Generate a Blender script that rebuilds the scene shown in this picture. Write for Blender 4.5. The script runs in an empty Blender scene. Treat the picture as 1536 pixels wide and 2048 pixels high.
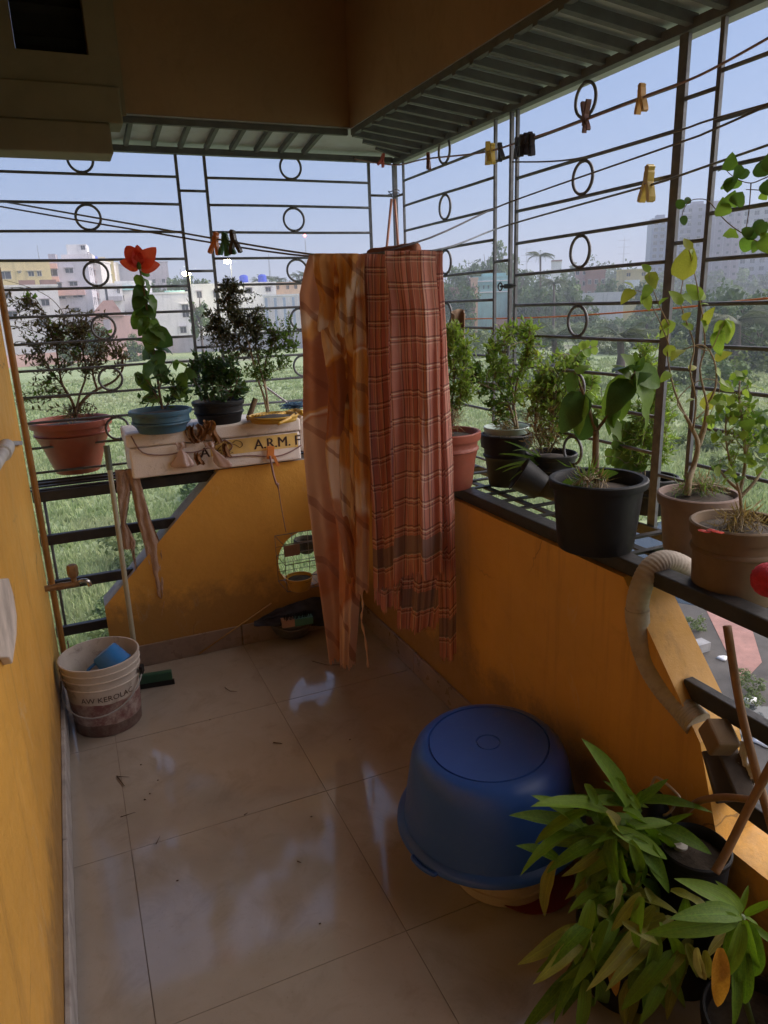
import bpy, bmesh, math, random
from mathutils import Vector as V, Matrix, Euler, noise as mnoise
rnd = random.Random(7)
PI = math.pi
scene = bpy.context.scene
col = scene.collection

# ---------------------------------------------------------------- camera
FPX, CX, CY = 1443.476, 768.0, 1024.0          # focal length and centre in pixels of the 1536 x 2048 photograph
CAM = V((-1.17965, -3.00605, 1.5))
CR = V((0.91495722, -0.40197203, -0.03566181))
CU = V((0.14257614, 0.23932245, 0.96041492))
CF = V((0.37752526, 0.88382309, -0.27628142))
cd = bpy.data.cameras.new('camera')
cam = bpy.data.objects.new('camera', cd)
col.objects.link(cam)
cd.sensor_fit = 'HORIZONTAL'
cd.sensor_width = 36.0
cd.lens = 36.0 * FPX / 1536.0
cd.clip_start = 0.02
cd.clip_end = 3000
cam.matrix_world = Matrix(((CR.x, CU.x, -CF.x, CAM.x), (CR.y, CU.y, -CF.y, CAM.y), (CR.z, CU.z, -CF.z, CAM.z), (0, 0, 0, 1)))
scene.camera = cam

# ---------------------------------------------------------------- light
SUN_EL, SUN_AZ = math.radians(30), math.radians(102)     # low veiled sun on the right, behind the viewer
w = bpy.data.worlds.new('World')
scene.world = w
w.use_nodes = True
nt = w.node_tree
nt.nodes.clear()
sky = nt.nodes.new('ShaderNodeTexSky')
sky.sky_type = 'NISHITA'
sky.sun_disc = False
sky.sun_elevation = SUN_EL
sky.sun_rotation = SUN_AZ
sky.altitude = 0
sky.air_density = 1.0
sky.dust_density = 1.5
sky.ozone_density = 1.5
bg = nt.nodes.new('ShaderNodeBackground')
bg.inputs['Strength'].default_value = 0.078
wo = nt.nodes.new('ShaderNodeOutputWorld')
veil = nt.nodes.new('ShaderNodeMix')               # thin even overcast over the clear sky
veil.data_type = 'RGBA'
veil.inputs[0].default_value = 0.80
veil.inputs[7].default_value = (0.95, 1.52, 2.95, 1)
nt.links.new(sky.outputs[0], veil.inputs[6])
nt.links.new(veil.outputs[2], bg.inputs[0])
nt.links.new(bg.outputs[0], wo.inputs[0])
sl = bpy.data.lights.new('sun', 'SUN')
sl.energy = 2.7
sl.angle = math.radians(90)
sl.color = (1.0, 0.89, 0.81)
so = bpy.data.objects.new('sun', sl)
col.objects.link(so)
sd = V((math.sin(SUN_AZ) * math.cos(SUN_EL), math.cos(SUN_AZ) * math.cos(SUN_EL), math.sin(SUN_EL)))
so.rotation_euler = sd.to_track_quat('Z', 'Y').to_euler()
vs = scene.view_settings
vs.view_transform = 'Standard'
vs.look = 'None'
vs.gamma = 1
vs.use_curve_mapping = False
vs.exposure = 1.55
cy = scene.cycles
cy.max_bounces = 8
cy.diffuse_bounces = 5
cy.transparent_max_bounces = 16
cy.volume_bounces = 0
cy.sample_clamp_indirect = 6
cy.use_denoising = True

# ---------------------------------------------------------------- measuring helpers
def ray(px, py):
    return CF + CR * ((px - CX) / FPX) - CU * ((py - CY) / FPX)
def at(px, py, ax, val):                       # where the sight line meets the plane x, y or z = val
    d = ray(px, py)
    return CAM + d * ((val - CAM[ax]) / d[ax])
def atp(px, py, p, n):                         # ... meets the plane through p with normal n
    d = ray(px, py)
    return CAM + d * ((p - CAM).dot(n) / d.dot(n))
FH = V((CF.x, CF.y, 0)).normalized()
def upr(px, py, p):                            # ... meets the upright plane through p that faces the viewer
    return atp(px, py, p, FH)
def mpp(p):                                    # metres per photograph pixel at p
    return (p - CAM).dot(CF) / FPX
def far(px, dist, py=592.0):                   # ground-plan point at a distance
    d = ray(px, py)
    h = math.hypot(d.x, d.y)
    return V((CAM.x + d.x / h * dist, CAM.y + d.y / h * dist, 0))
def zfar(px, py, dist):
    d = ray(px, py)
    return CAM.z + d.z / math.hypot(d.x, d.y) * dist

# ---------------------------------------------------------------- mesh builder
class MB:
    def __init__(s):
        s.v, s.f, s.m, s.uv = [], [], [], {}
    def add(s, vs, fs, mi=0, uvs=None):
        o = len(s.v)
        s.v += [V(p) for p in vs]
        for k, f in enumerate(fs):
            if uvs: s.uv[len(s.f)] = [uvs[i] for i in f]
            s.f.append(tuple(o + i for i in f))
            s.m.append(mi)
        return s
    def box(s, c, size, M=None, mi=0):
        x, y, z = size[0] / 2, size[1] / 2, size[2] / 2
        ps = [V((a * x, b * y, d * z)) for d in (-1, 1) for a, b in ((-1, -1), (1, -1), (1, 1), (-1, 1))]
        if M is not None: ps = [M @ p for p in ps]
        c = V(c)
        return s.add([p + c for p in ps], [(3, 2, 1, 0), (4, 5, 6, 7), (0, 1, 5, 4), (1, 2, 6, 5), (2, 3, 7, 6), (3, 0, 4, 7)], mi)
    def bx(s, a, b, mi=0):                     # box from corner to corner
        return s.box([(p + q) / 2 for p, q in zip(a, b)], [abs(q - p) for p, q in zip(a, b)], None, mi)
    def tube(s, path, r, n=8, mi=0, cap=True, closed=False):
        path = [V(p) for p in path]
        k = len(path)
        if not hasattr(r, '__len__'): r = [r] * k
        rings, N = [], None
        for i, p in enumerate(path):
            if closed: t = path[(i + 1) % k] - path[i - 1]
            else: t = path[min(i + 1, k - 1)] - path[max(i - 1, 0)]
            t = t.normalized() if t.length > 1e-9 else V((0, 0, 1))
            if N is None: N = t.orthogonal().normalized()
            N = (N - t * N.dot(t))
            N = N.normalized() if N.length > 1e-6 else t.orthogonal().normalized()
            B = t.cross(N)
            rings.append([p + (N * math.cos(2 * PI * j / n) + B * math.sin(2 * PI * j / n)) * r[i] for j in range(n)])
        vs = [p for q in rings for p in q]
        fs = [(i * n + j, i * n + (j + 1) % n, (i + 1) * n + (j + 1) % n, (i + 1) * n + j) for i in range(k - 1) for j in range(n)]
        if closed: fs += [((k - 1) * n + j, (k - 1) * n + (j + 1) % n, (j + 1) % n, j) for j in range(n)]
        elif cap:
            fs.append(tuple(range(n - 1, -1, -1)))
            fs.append(tuple((k - 1) * n + j for j in range(n)))
        return s.add(vs, fs, mi)
    def bar(s, a, b, w, h, up=(0, 0, 1), mi=0):  # rectangular bar
        a, b = V(a), V(b)
        t = (b - a).normalized()
        u = V(up)
        x = t.cross(u).normalized()
        u = x.cross(t)
        M = Matrix((x, t, u)).transposed()
        return s.box((a + b) / 2, (w, (b - a).length, h), M, mi)
    def lathe(s, prof, c=(0, 0, 0), n=32, mi=0, M=None, sx=1, sy=1, wob=None, cap=None):
        c = V(c)
        vs, fs = [], []
        k = len(prof)
        for (r, z) in prof:
            for j in range(n):
                a = 2 * PI * j / n
                rr = r * (wob(a, z) if wob else 1)
                p = V((rr * math.cos(a) * sx, rr * math.sin(a) * sy, z))
                vs.append((M @ p if M is not None else p) + c)
        fs = [(i * n + j, i * n + (j + 1) % n, (i + 1) * n + (j + 1) % n, (i + 1) * n + j) for i in range(k - 1) for j in range(n)]
        if cap: fs.append(tuple((k - 1) * n + j for j in range(n)))
        return s.add(vs, fs, mi)
    def grid(s, fn, nu, nv, mi=0, uvfn=None):
        vs = [fn(i / nu, j / nv) for j in range(nv + 1) for i in range(nu + 1)]
        uv = [uvfn(i / nu, j / nv) for j in range(nv + 1) for i in range(nu + 1)] if uvfn else None
        W = nu + 1
        return s.add(vs, [(j * W + i, j * W + i + 1, (j + 1) * W + i + 1, (j + 1) * W + i) for j in range(nv) for i in range(nu)], mi, uv)
    def prism(s, pts, a, b, ax, mi=0):         # outline pts (2-D) pushed along axis ax from a to b
        def mk(p, q):
            t = list(p); t.insert(ax, q); return t
        n = len(pts)
        vs = [mk(p, a) for p in pts] + [mk(p, b) for p in pts]
        return s.add(vs, [tuple(range(n)), tuple(range(2 * n - 1, n - 1, -1))] + [(i, i + n, (i + 1) % n + n, (i + 1) % n) for i in range(n)], mi)
    def mesh(s, name, mats, off=V((0, 0, 0)), smooth=False, fixn=False):
        me = bpy.data.meshes.new(name)
        me.from_pydata([p - off for p in s.v], [], s.f)
        for m in (mats if isinstance(mats, (list, tuple)) else [mats]): me.materials.append(m)
        me.polygons.foreach_set('material_index', s.m)
        if s.uv:
            ul = me.uv_layers.new(name='UVMap')
            for fi, us in s.uv.items():
                for li, u in zip(me.polygons[fi].loop_indices, us): ul.data[li].uv = u
        if fixn:
            bm = bmesh.new(); bm.from_mesh(me)
            bmesh.ops.remove_doubles(bm, verts=bm.verts, dist=1e-6)
            bmesh.ops.recalc_face_normals(bm, faces=bm.faces); bm.to_mesh(me); bm.free()
        if smooth:
            me.polygons.foreach_set('use_smooth', [True] * len(me.polygons))
            if smooth != 'all': me.set_sharp_from_angle(angle=math.radians(40))
        me.update()
        return me
    def build(s, name, mats, parent=None, smooth=False, stuff=False, fixn=False):
        o = bpy.data.objects.new(name, s.mesh(name, mats, worldloc(parent), smooth, fixn))
        col.objects.link(o)
        o.parent = parent
        if stuff: o['kind'] = 'stuff'
        return o

def worldloc(o):
    p = V((0, 0, 0))
    while o is not None:
        p = p + o.location
        o = o.parent
    return p
def thing(name, label, cat, loc=(0, 0, 0), group=None):
    o = bpy.data.objects.new(name, None)
    col.objects.link(o)
    o.location = loc
    o.empty_display_size = 0.05
    return tag(o, label, cat, group)
def tag(o, label, cat, group=None):
    o['label'] = label
    o['category'] = cat
    if group: o['group'] = group
    return o
def struct(o):
    o['kind'] = 'structure'
    return o
def put(me, name, parent, loc, M=None):        # one more object that shares a mesh
    o = bpy.data.objects.new(name, me)
    col.objects.link(o)
    o.parent = parent
    m = M.to_4x4() if M is not None else Matrix.Identity(4)
    o.matrix_basis = Matrix.Translation(V(loc) - worldloc(parent)) @ m
    return o
def bevel(o, w=0.004, seg=2):
    m = o.modifiers.new('bevel', 'BEVEL')
    m.width = w; m.segments = seg; m.limit_method = 'ANGLE'
    return o
def smoothpath(pts, k=4):
    pts = [V(p) for p in pts]
    out = []
    for i in range(len(pts) - 1):
        p0, p1, p2, p3 = pts[max(i - 1, 0)], pts[i], pts[i + 1], pts[min(i + 2, len(pts) - 1)]
        for j in range(k):
            t = j / k
            out.append(0.5 * ((2 * p1) + (p2 - p0) * t + (2 * p0 - 5 * p1 + 4 * p2 - p3) * t * t + (3 * p1 - p0 - 3 * p2 + p3) * t ** 3))
    return out + [pts[-1]]
def jit(s): return V((rnd.uniform(-s, s), rnd.uniform(-s, s), rnd.uniform(-s, s)))

# ---------------------------------------------------------------- materials
class NT:                                      # tiny node helper
    def __init__(s, name):
        s.m = bpy.data.materials.new(name)
        s.m.use_nodes = True
        s.t = s.m.node_tree
        s.b = s.t.nodes['Principled BSDF']
        s.out = s.t.nodes['Material Output']
    def n(s, typ, **kw):
        q = s.t.nodes.new(typ)
        for k, v in kw.items():
            if hasattr(q, k): setattr(q, k, v)
        return q
    def l(s, a, b): s.t.links.new(a, b)
    def setin(s, sock, v):
        if isinstance(v, bpy.types.NodeSocket): s.l(v, sock)
        else: sock.default_value = v
    def math(s, op, a, b=0.0, c=None):
        q = s.n('ShaderNodeMath', operation=op)
        s.setin(q.inputs[0], a); s.setin(q.inputs[1], b)
        if c is not None: s.setin(q.inputs[2], c)
        return q.outputs[0]
    def mix(s, f, a, b, mode='MIX'):
        q = s.n('ShaderNodeMix', data_type='RGBA', blend_type=mode)
        s.setin(q.inputs[0], f)
        s.setin(q.inputs[6], a if isinstance(a, bpy.types.NodeSocket) else (*a, 1)[:4])
        s.setin(q.inputs[7], b if isinstance(b, bpy.types.NodeSocket) else (*b, 1)[:4])
        return q.outputs[2]
    def coord(s, which='Object', scale=(1, 1, 1)):
        c = s.n('ShaderNodeTexCoord')
        if scale == (1, 1, 1): return c.outputs[which]
        mp = s.n('ShaderNodeMapping')
        mp.inputs['Scale'].default_value = scale
        s.l(c.outputs[which], mp.inputs[0])
        return mp.outputs[0]
    def noise(s, scale, detail=4, rough=0.6, vec=None, out=0, dist=0.0):
        q = s.n('ShaderNodeTexNoise')
        q.inputs['Scale'].default_value = scale
        q.inputs['Detail'].default_value = detail
        q.inputs['Roughness'].default_value = rough
        q.inputs['Distortion'].default_value = dist
        s.l(vec if vec is not None else s.coord(), q.inputs['Vector'])
        return q.outputs[out]
    def ramp(s, f, stops):
        q = s.n('ShaderNodeValToRGB')
        e = q.color_ramp.elements
        while len(e) < len(stops): e.new(0.5)
        for x, (p, c) in zip(e, stops):
            x.position = p
            x.color = (*c, 1) if hasattr(c, '__len__') else (c, c, c, 1)
        s.l(f, q.inputs[0])
        return q.outputs[0]
    def band(s, x, period, start, width):      # 1 inside a repeating stripe
        q = s.math('FRACT', s.math('DIVIDE', x, period))
        return s.math('MULTIPLY', s.math('GREATER_THAN', q, start / period), s.math('LESS_THAN', q, (start + width) / period))
    def bump(s, h, strength=0.3, dist=0.01):
        q = s.n('ShaderNodeBump')
        q.inputs['Strength'].default_value = strength
        q.inputs['Distance'].default_value = dist
        s.l(h, q.inputs['Height'])
        s.l(q.outputs[0], s.b.inputs['Normal'])
    def base(s, c, rough=0.6, **kw):
        s.setin(s.b.inputs['Base Color'], c if isinstance(c, bpy.types.NodeSocket) else (*c, 1)[:4])
        s.setin(s.b.inputs['Roughness'], rough)
        for k, v in kw.items(): s.setin(s.b.inputs[k], v)
        return s.m

def mat(name, c, rough=0.6, var=0.18, scale=6.0, dirt=0.0, dirtc=(0.05, 0.04, 0.03), bump=0.0, bscale=60.0, metal=0.0, spec=None, dscale=9.0):
    n = NT(name)
    f = n.noise(scale, 5, 0.6)
    lo = tuple(x * (1 - var) for x in c); hi = tuple(min(1, x * (1 + var)) for x in c)
    k = n.ramp(f, [(0.3, lo), (0.7, hi)])
    if dirt > 0:
        d = n.ramp(n.noise(dscale, 8, 0.7), [(0.5, 0.0), (0.75, dirt)])
        k = n.mix(d, k, dirtc)
    r = n.ramp(n.noise(scale * 3, 4), [(0.3, max(0.02, rough - 0.08)), (0.7, min(1, rough + 0.08))])
    if bump > 0: n.bump(n.noise(bscale, 4), bump, 0.003)
    kw = {'Metallic': metal}
    if spec is not None: kw['Specular IOR Level'] = spec
    return n.base(k, r, **kw)

def leafmat(name, a, b, trans=0.35, rough=0.45, tip=None, spots=0.0):
    n = NT(name)
    g = n.n('ShaderNodeNewGeometry')
    oi = n.n('ShaderNodeObjectInfo')
    f = n.math('FRACT', n.math('ADD', g.outputs['Random Per Island'], oi.outputs['Random']))
    k = n.mix(f, a, b)
    k = n.mix(n.ramp(n.noise(25, 3), [(0.35, 0.0), (0.7, 0.35)]), k, tuple(x * 1.5 for x in b))
    if tip:
        st_ = n.n('ShaderNodeMapping'); st_.inputs['Scale'].default_value = (26, 1.2, 1)
        uvn = n.n('ShaderNodeUVMap'); n.l(uvn.outputs[0], st_.inputs[0])
        vn = n.noise(1.0, 4, 0.6, vec=st_.outputs[0])
        k = n.mix(n.ramp(vn, [(0.35, 0.0), (0.7, 0.55)]), k, tuple(x * 0.45 for x in a))
        k = n.mix(n.ramp(n.noise(16, 5, 0.7), [(0.6, 0.0), (0.75, 0.5)]), k, (0.30, 0.24, 0.06))
        n.bump(vn, 0.35, 0.002)
        gen = n.n('ShaderNodeUVMap')
        sx = n.n('ShaderNodeSeparateXYZ'); n.l(gen.outputs[0], sx.inputs[0])
        k = n.mix(n.ramp(n.math('ADD', sx.outputs[1], n.math('MULTIPLY', n.noise(12, 3), 0.25)), [(1.01, 0.0), (1.10, 0.9)]), k, tip)
        mid = n.math('LESS_THAN', n.math('ABSOLUTE', n.math('SUBTRACT', sx.outputs[0], 0.5)), 0.035)
        k = n.mix(n.math('MULTIPLY', mid, 0.4), k, tuple(min(1, x * 2.2) for x in a))
    if spots > 0:
        k = n.mix(n.ramp(n.noise(70, 2), [(0.62, 0.0), (0.7, spots)]), k, (0.25, 0.16, 0.05))
    n.base(k, rough, **{'Specular IOR Level': 0.28})
    tr = n.n('ShaderNodeBsdfTranslucent')
    n.l(n.mix(1.0, k, (1.25, 1.3, 0.7), 'MULTIPLY'), tr.inputs[0])
    mx = n.n('ShaderNodeMixShader')
    mx.inputs[0].default_value = trans
    n.l(n.b.outputs[0], mx.inputs[1]); n.l(tr.outputs[0], mx.inputs[2])
    n.l(mx.outputs[0], n.out.inputs[0])
    return n.m

def emit(name, c, e):
    n = NT(name)
    n.base(c, 0.5)
    n.b.inputs['Emission Color'].default_value = (*c, 1)
    n.b.inputs['Emission Strength'].default_value = e
    return n.m

def lettering(txt, size, extrude=0.0):         # a mesh of letters, x to the right, y up
    cu = bpy.data.curves.new('lettering', 'FONT')
    cu.body = txt; cu.size = size; cu.extrude = extrude; cu.resolution_u = 2
    o = bpy.data.objects.new('lettering', cu)
    col.objects.link(o)
    dg = bpy.context.evaluated_depsgraph_get()
    dg.update()
    me = bpy.data.meshes.new_from_object(o.evaluated_get(dg))
    bpy.data.objects.remove(o)
    mb = MB()
    mb.add([v.co.copy() for v in me.vertices], [tuple(p.vertices) for p in me.polygons])
    return mb

# ================================================================ the balcony
def wallmat(name, c, stain=0.5):
    n = NT(name)
    k = n.ramp(n.noise(2.2, 6, 0.6), [(0.3, tuple(x * 0.86 for x in c)), (0.7, tuple(min(1, x * 1.1) for x in c))])
    k = n.mix(n.ramp(n.noise(7, 9, 0.75, dist=0.6), [(0.56, 0.0), (0.72, stain * 0.5)]), k, tuple(x * 0.5 for x in c))
    scr = n.noise(9, 6, 0.7, vec=n.coord('Object', (1, 1, 0.35)), dist=1.5)
    k = n.mix(n.math('MULTIPLY', n.ramp(scr, [(0.60, 0.0), (0.615, 1.0), (0.63, 1.0), (0.645, 0.0)]), n.ramp(n.noise(2.4, 2), [(0.52, 0.0), (0.66, 0.55)])), k, (0.62, 0.45, 0.26))
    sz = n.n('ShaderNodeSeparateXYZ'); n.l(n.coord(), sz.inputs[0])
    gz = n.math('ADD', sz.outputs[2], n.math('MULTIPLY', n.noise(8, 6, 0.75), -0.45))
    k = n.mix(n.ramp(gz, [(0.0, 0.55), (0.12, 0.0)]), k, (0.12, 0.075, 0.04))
    st = n.noise(11, 5, 0.7, vec=n.coord('Object', (1, 1, 0.06)))
    k = n.mix(n.math('MULTIPLY', n.ramp(st, [(0.56, 0.0), (0.70, 0.5)]), n.ramp(sz.outputs[2], [(0.3, 0.15), (0.85, 1.0)])), k, (0.20, 0.105, 0.03))
    cr = n.n('ShaderNodeTexVoronoi', feature='DISTANCE_TO_EDGE'); cr.inputs['Scale'].default_value = 1.7
    n.l(n.mix(0.12, n.coord(), n.noise(5, 4, out=1)), cr.inputs['Vector'])
    k = n.mix(n.math('MULTIPLY', n.math('LESS_THAN', cr.outputs[0], 0.003), n.ramp(n.noise(1.5, 2), [(0.5, 0.0), (0.6, 0.6)])), k, (0.15, 0.08, 0.03))
    n.bump(n.math('ADD', n.noise(45, 6, 0.7), n.math('MULTIPLY', n.noise(6, 3), 1.6)), 0.35, 0.005)
    return n.base(k, n.ramp(n.noise(20, 4), [(0.3, 0.42), (0.7, 0.6)]), **{'Specular IOR Level': 0.35})

M_wall = wallmat('orange_paint', (0.65, 0.34, 0.065))
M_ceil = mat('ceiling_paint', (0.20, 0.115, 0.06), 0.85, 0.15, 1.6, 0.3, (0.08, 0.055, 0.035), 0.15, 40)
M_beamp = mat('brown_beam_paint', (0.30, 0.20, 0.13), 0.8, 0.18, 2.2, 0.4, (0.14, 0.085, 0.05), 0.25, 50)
M_cem = mat('bare_cement', (0.36, 0.33, 0.32), 0.9, 0.25, 14, 0.5, (0.14, 0.11, 0.1), 0.5, 70)
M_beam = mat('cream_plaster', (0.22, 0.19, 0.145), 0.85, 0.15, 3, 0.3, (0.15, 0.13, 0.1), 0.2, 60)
M_skirt = mat('skirting_tile', (0.27, 0.20, 0.165), 0.32, 0.2, 5, 0.5, (0.09, 0.07, 0.06), 0.05)
M_dark = mat('dark_void', (0.012, 0.012, 0.014), 0.9)
M_iron = mat('black_iron', (0.13, 0.135, 0.15), 0.55, 0.3, 30, 0.45, (0.13, 0.085, 0.065), 0.15, 120, 0.2)
M_rail = mat('black_iron_flat', (0.022, 0.021, 0.022), 0.5, 0.3, 18, 0.3, (0.07, 0.05, 0.04), 0.2, 90, 0.1)
M_rib = mat('grey_iron_rib', (0.10, 0.11, 0.135), 0.6, 0.25, 18, 0.3, (0.05, 0.045, 0.045), 0.2, 90)
M_sheet = mat('roof_sheet', (0.50, 0.54, 0.66), 0.55, 0.14, 3, 0.3, (0.15, 0.16, 0.15), 0.1, 20)
M_house = mat('house_plaster', (0.45, 0.3, 0.15), 0.9, 0.15, 1.5)

nf = NT('floor_tile')
kf = nf.ramp(nf.noise(3.0, 6, 0.65), [(0.25, (0.31, 0.27, 0.235)), (0.75, (0.385, 0.34, 0.305))])
kf = nf.mix(nf.ramp(nf.noise(5, 9, 0.75, dist=0.8), [(0.5, 0.0), (0.72, 0.45)]), kf, (0.17, 0.135, 0.11))
kf = nf.mix(nf.ramp(nf.noise(120, 3), [(0.66, 0.0), (0.74, 0.5)]), kf, (0.16, 0.11, 0.08))
nf.bump(nf.noise(5.0, 3), 0.012, 0.02)
M_tile = nf.base(kf, nf.ramp(nf.noise(6, 6, 0.7), [(0.3, 0.055), (0.6, 0.11), (0.8, 0.3)]), **{'IOR': 1.75})
M_grout = mat('grout', (0.19, 0.155, 0.125), 0.9)

YB = 0.085                                     # inner face of the back parapet
floor = MB().bx((-1.62, -6.0, -0.15), (0.12, 0.205, -0.0016)).build('floor', M_grout)
struct(floor)
xs = [-1.37, -1.2, -0.6, 0.0]
ys = [YB, -0.49, -1.09, -1.69, -2.29, -2.89, -3.49]
tcache = {}
for i in range(3):
    for j in range(len(ys) - 1):
        g = 0.0011
        sx, sy = xs[i + 1] - xs[i] - 2 * g, ys[j] - ys[j + 1] - 2 * g
        k = (round(sx, 4), round(sy, 4))
        if k not in tcache:
            tcache[k] = MB().box((0, 0, -0.002), (sx, sy, 0.004)).mesh('tile', M_tile)
        o = put(tcache[k], 'tile', floor, ((xs[i] + xs[i + 1]) / 2, (ys[j] + ys[j + 1]) / 2, 0), Matrix.Rotation(rnd.uniform(-.0012, .0012), 3, 'X') @ Matrix.Rotation(rnd.uniform(-.0012, .0012), 3, 'Y'))

# back parapet with its slanted cut and round opening
def ray_poly(c, a, poly):
    d = (math.cos(a), math.sin(a)); best = 9
    for i in range(len(poly)):
        (x1, y1), (x2, y2) = poly[i], poly[(i + 1) % len(poly)]
        ex, ey = x2 - x1, y2 - y1
        den = d[0] * ey - d[1] * ex
        if abs(den) < 1e-9: continue
        t = ((x1 - c[0]) * ey - (y1 - c[1]) * ex) / den
        u = ((x1 - c[0]) * d[1] - (y1 - c[1]) * d[0]) / den
        if t > 0 and -1e-6 <= u <= 1 + 1e-6: best = min(best, t)
    return (c[0] + d[0] * best, c[1] + d[1] * best)
poly = [(-1.165, 0), (0.12, 0), (0.12, 0.838), (-0.628, 0.838), (-1.165, 0.308)]
HC, HR = (-0.262, 0.365), 0.138
angs = sorted([2 * PI * i / 64 for i in range(64)] + [math.atan2(p[1] - HC[1], p[0] - HC[0]) % (2 * PI) for p in poly])
mb = MB()
n = len(angs)
vs = []
for y in (YB, YB + 0.12):
    vs += [(HC[0] + HR * math.cos(a), y, HC[1] + HR * math.sin(a)) for a in angs]
    q = [ray_poly(HC, a, poly) for a in angs]
    vs += [(p[0], y, p[1]) for p in q]
fs, ms = [], []
for i in range(n):
    j = (i + 1) % n
    fs += [(i, j, n + j, n + i), (2 * n + i, 3 * n + i, 3 * n + j, 2 * n + j), (i, 2 * n + i, 2 * n + j, j), (n + i, n + j, 3 * n + j, 3 * n + i)]
    am = vs[n + i][0] + vs[n + j][0]
    cut = vs[n + i][0] < -0.63 and vs[n + i][2] > 0.3 and vs[n + j][2] > 0.3
    top = vs[n + i][2] > 0.83 and vs[n + j][2] > 0.83
    ms += [0, 0, 0, 1 if cut or top else 0]
mb.add(vs, fs)
mb.m = ms
pb = mb.build('back_parapet', [M_wall, M_cem], fixn=True)
tag(pb, 'low orange parapet at the back with a slanted end and a round hole', 'wall')
for k in range(2):
    x0, x1 = (-1.163, -0.602) if k == 0 else (-0.598, -0.012)
    bevel(MB().bx((x0, YB - 0.011, 0.001), (x1, YB - 0.0005, 0.10)).build('skirting_tile', M_skirt, pb), 0.002, 1)

py_ = [(YB - 0.001, 0), (YB - 0.001, 0.838), (-1.72, 0.838), (-1.99, 0.535), (-2.06, 0.33), (-6, 0.33), (-6, 0)]
pr = MB().prism(py_, 0.0, 0.12, 0).build('right_parapet', [M_wall], fixn=True)
tag(pr, 'low orange parapet along the right side behind the upturned blue tub', 'wall')
for a in range(5):
    y1 = YB - 0.012 - a * 0.6
    bevel(MB().bx((-0.0115, y1 - 0.597, 0.001), (-0.0005, y1, 0.10)).build('skirting_tile', M_skirt, pr), 0.002, 1)

# left house wall
lw = MB().bx((-1.6, -6.0, 0.0), (-1.37, 0.1, 2.775)).build('left_wall', [M_wall])
tag(lw, 'tall orange house wall along the left edge of the balcony', 'wall')
for a in range(6):
    y1 = 0.09 - a * 0.6
    bevel(MB().bx((-1.3695, y1 - 0.596, 0.001), (-1.356, y1, 0.115)).build('skirting_tile', M_cem, lw), 0.002, 1)
# house around and behind the balcony, with unseen walls added for shade
hb = thing('house_building', 'house walls with unseen end, side and upper walls added to shade the balcony', 'building')
MB().bx((-1.62, -6.2, 0.0), (0.3, -6.0, 2.94)).build('end_shade_wall', M_wall, hb)  # unseen wall added behind the camera to darken the balcony
MB().bx((0.0, -6.0, 0.885), (0.12, -3.25, 2.77)).build('side_shade_wall', M_wall, hb)  # unseen wall added to keep side light off the near floor
MB().bx((-9, -14, -5.5), (-1.62, 0.1, 9)).build('main_wall', M_house, hb)
MB().bx((-1.615, -14, 2.95), (0.17, 0.2, 9)).build('upper_shade_block', M_house, hb)  # unseen upper storeys added to block sky and sun
MB().bx((-1.615, -14, -5.5), (0.12, 0.2, -0.16)).build('lower_wall', M_house, hb)

# ceiling with beam steps and a dark opening
ZC = 2.78
ce = thing('ceiling', 'dim concrete ceiling slab above the dropped beams of the balcony', 'ceiling', (0, 0, ZC))
ce['kind'] = 'structure'
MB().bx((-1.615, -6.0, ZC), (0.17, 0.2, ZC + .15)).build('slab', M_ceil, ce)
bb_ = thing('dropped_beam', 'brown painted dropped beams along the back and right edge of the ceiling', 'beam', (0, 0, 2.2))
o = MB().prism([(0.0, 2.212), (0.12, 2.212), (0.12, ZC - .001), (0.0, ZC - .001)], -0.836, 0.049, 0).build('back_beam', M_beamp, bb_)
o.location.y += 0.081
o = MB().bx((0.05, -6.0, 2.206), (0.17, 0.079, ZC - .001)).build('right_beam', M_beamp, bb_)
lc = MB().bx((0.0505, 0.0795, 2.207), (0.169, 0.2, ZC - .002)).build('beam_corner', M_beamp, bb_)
# stepped wall head at the left with a dark vent hole
vh = thing('vent_wall', 'dim stepped wall head with a dark square vent at the top left corner', 'wall', (-1.1, .08, 2.06))
hx0, hx1, hz0 = -1.175, -0.94, 2.386
mb = MB()
for a, b_ in (((-1.6, 2.20), (-0.8365, hz0)), ((-1.599, hz0 + .0003), (hx0, ZC - .001)), ((hx1, hz0 + .0003), (-0.837, ZC - .001))):
    mb.bx((a[0], 0.062, a[1]), (b_[0], 0.2, b_[1]))
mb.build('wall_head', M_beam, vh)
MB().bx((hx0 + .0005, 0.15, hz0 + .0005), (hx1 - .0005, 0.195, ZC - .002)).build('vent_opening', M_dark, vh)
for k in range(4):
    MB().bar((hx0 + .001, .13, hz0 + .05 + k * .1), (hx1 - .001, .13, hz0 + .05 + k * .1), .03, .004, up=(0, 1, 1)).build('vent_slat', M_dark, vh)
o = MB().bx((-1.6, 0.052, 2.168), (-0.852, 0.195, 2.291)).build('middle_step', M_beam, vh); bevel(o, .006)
o = MB().bx((-1.6, 0.042, 2.064), (-0.90, 0.196, 2.167)).build('lower_step', M_beam, vh); bevel(o, .006)

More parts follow.
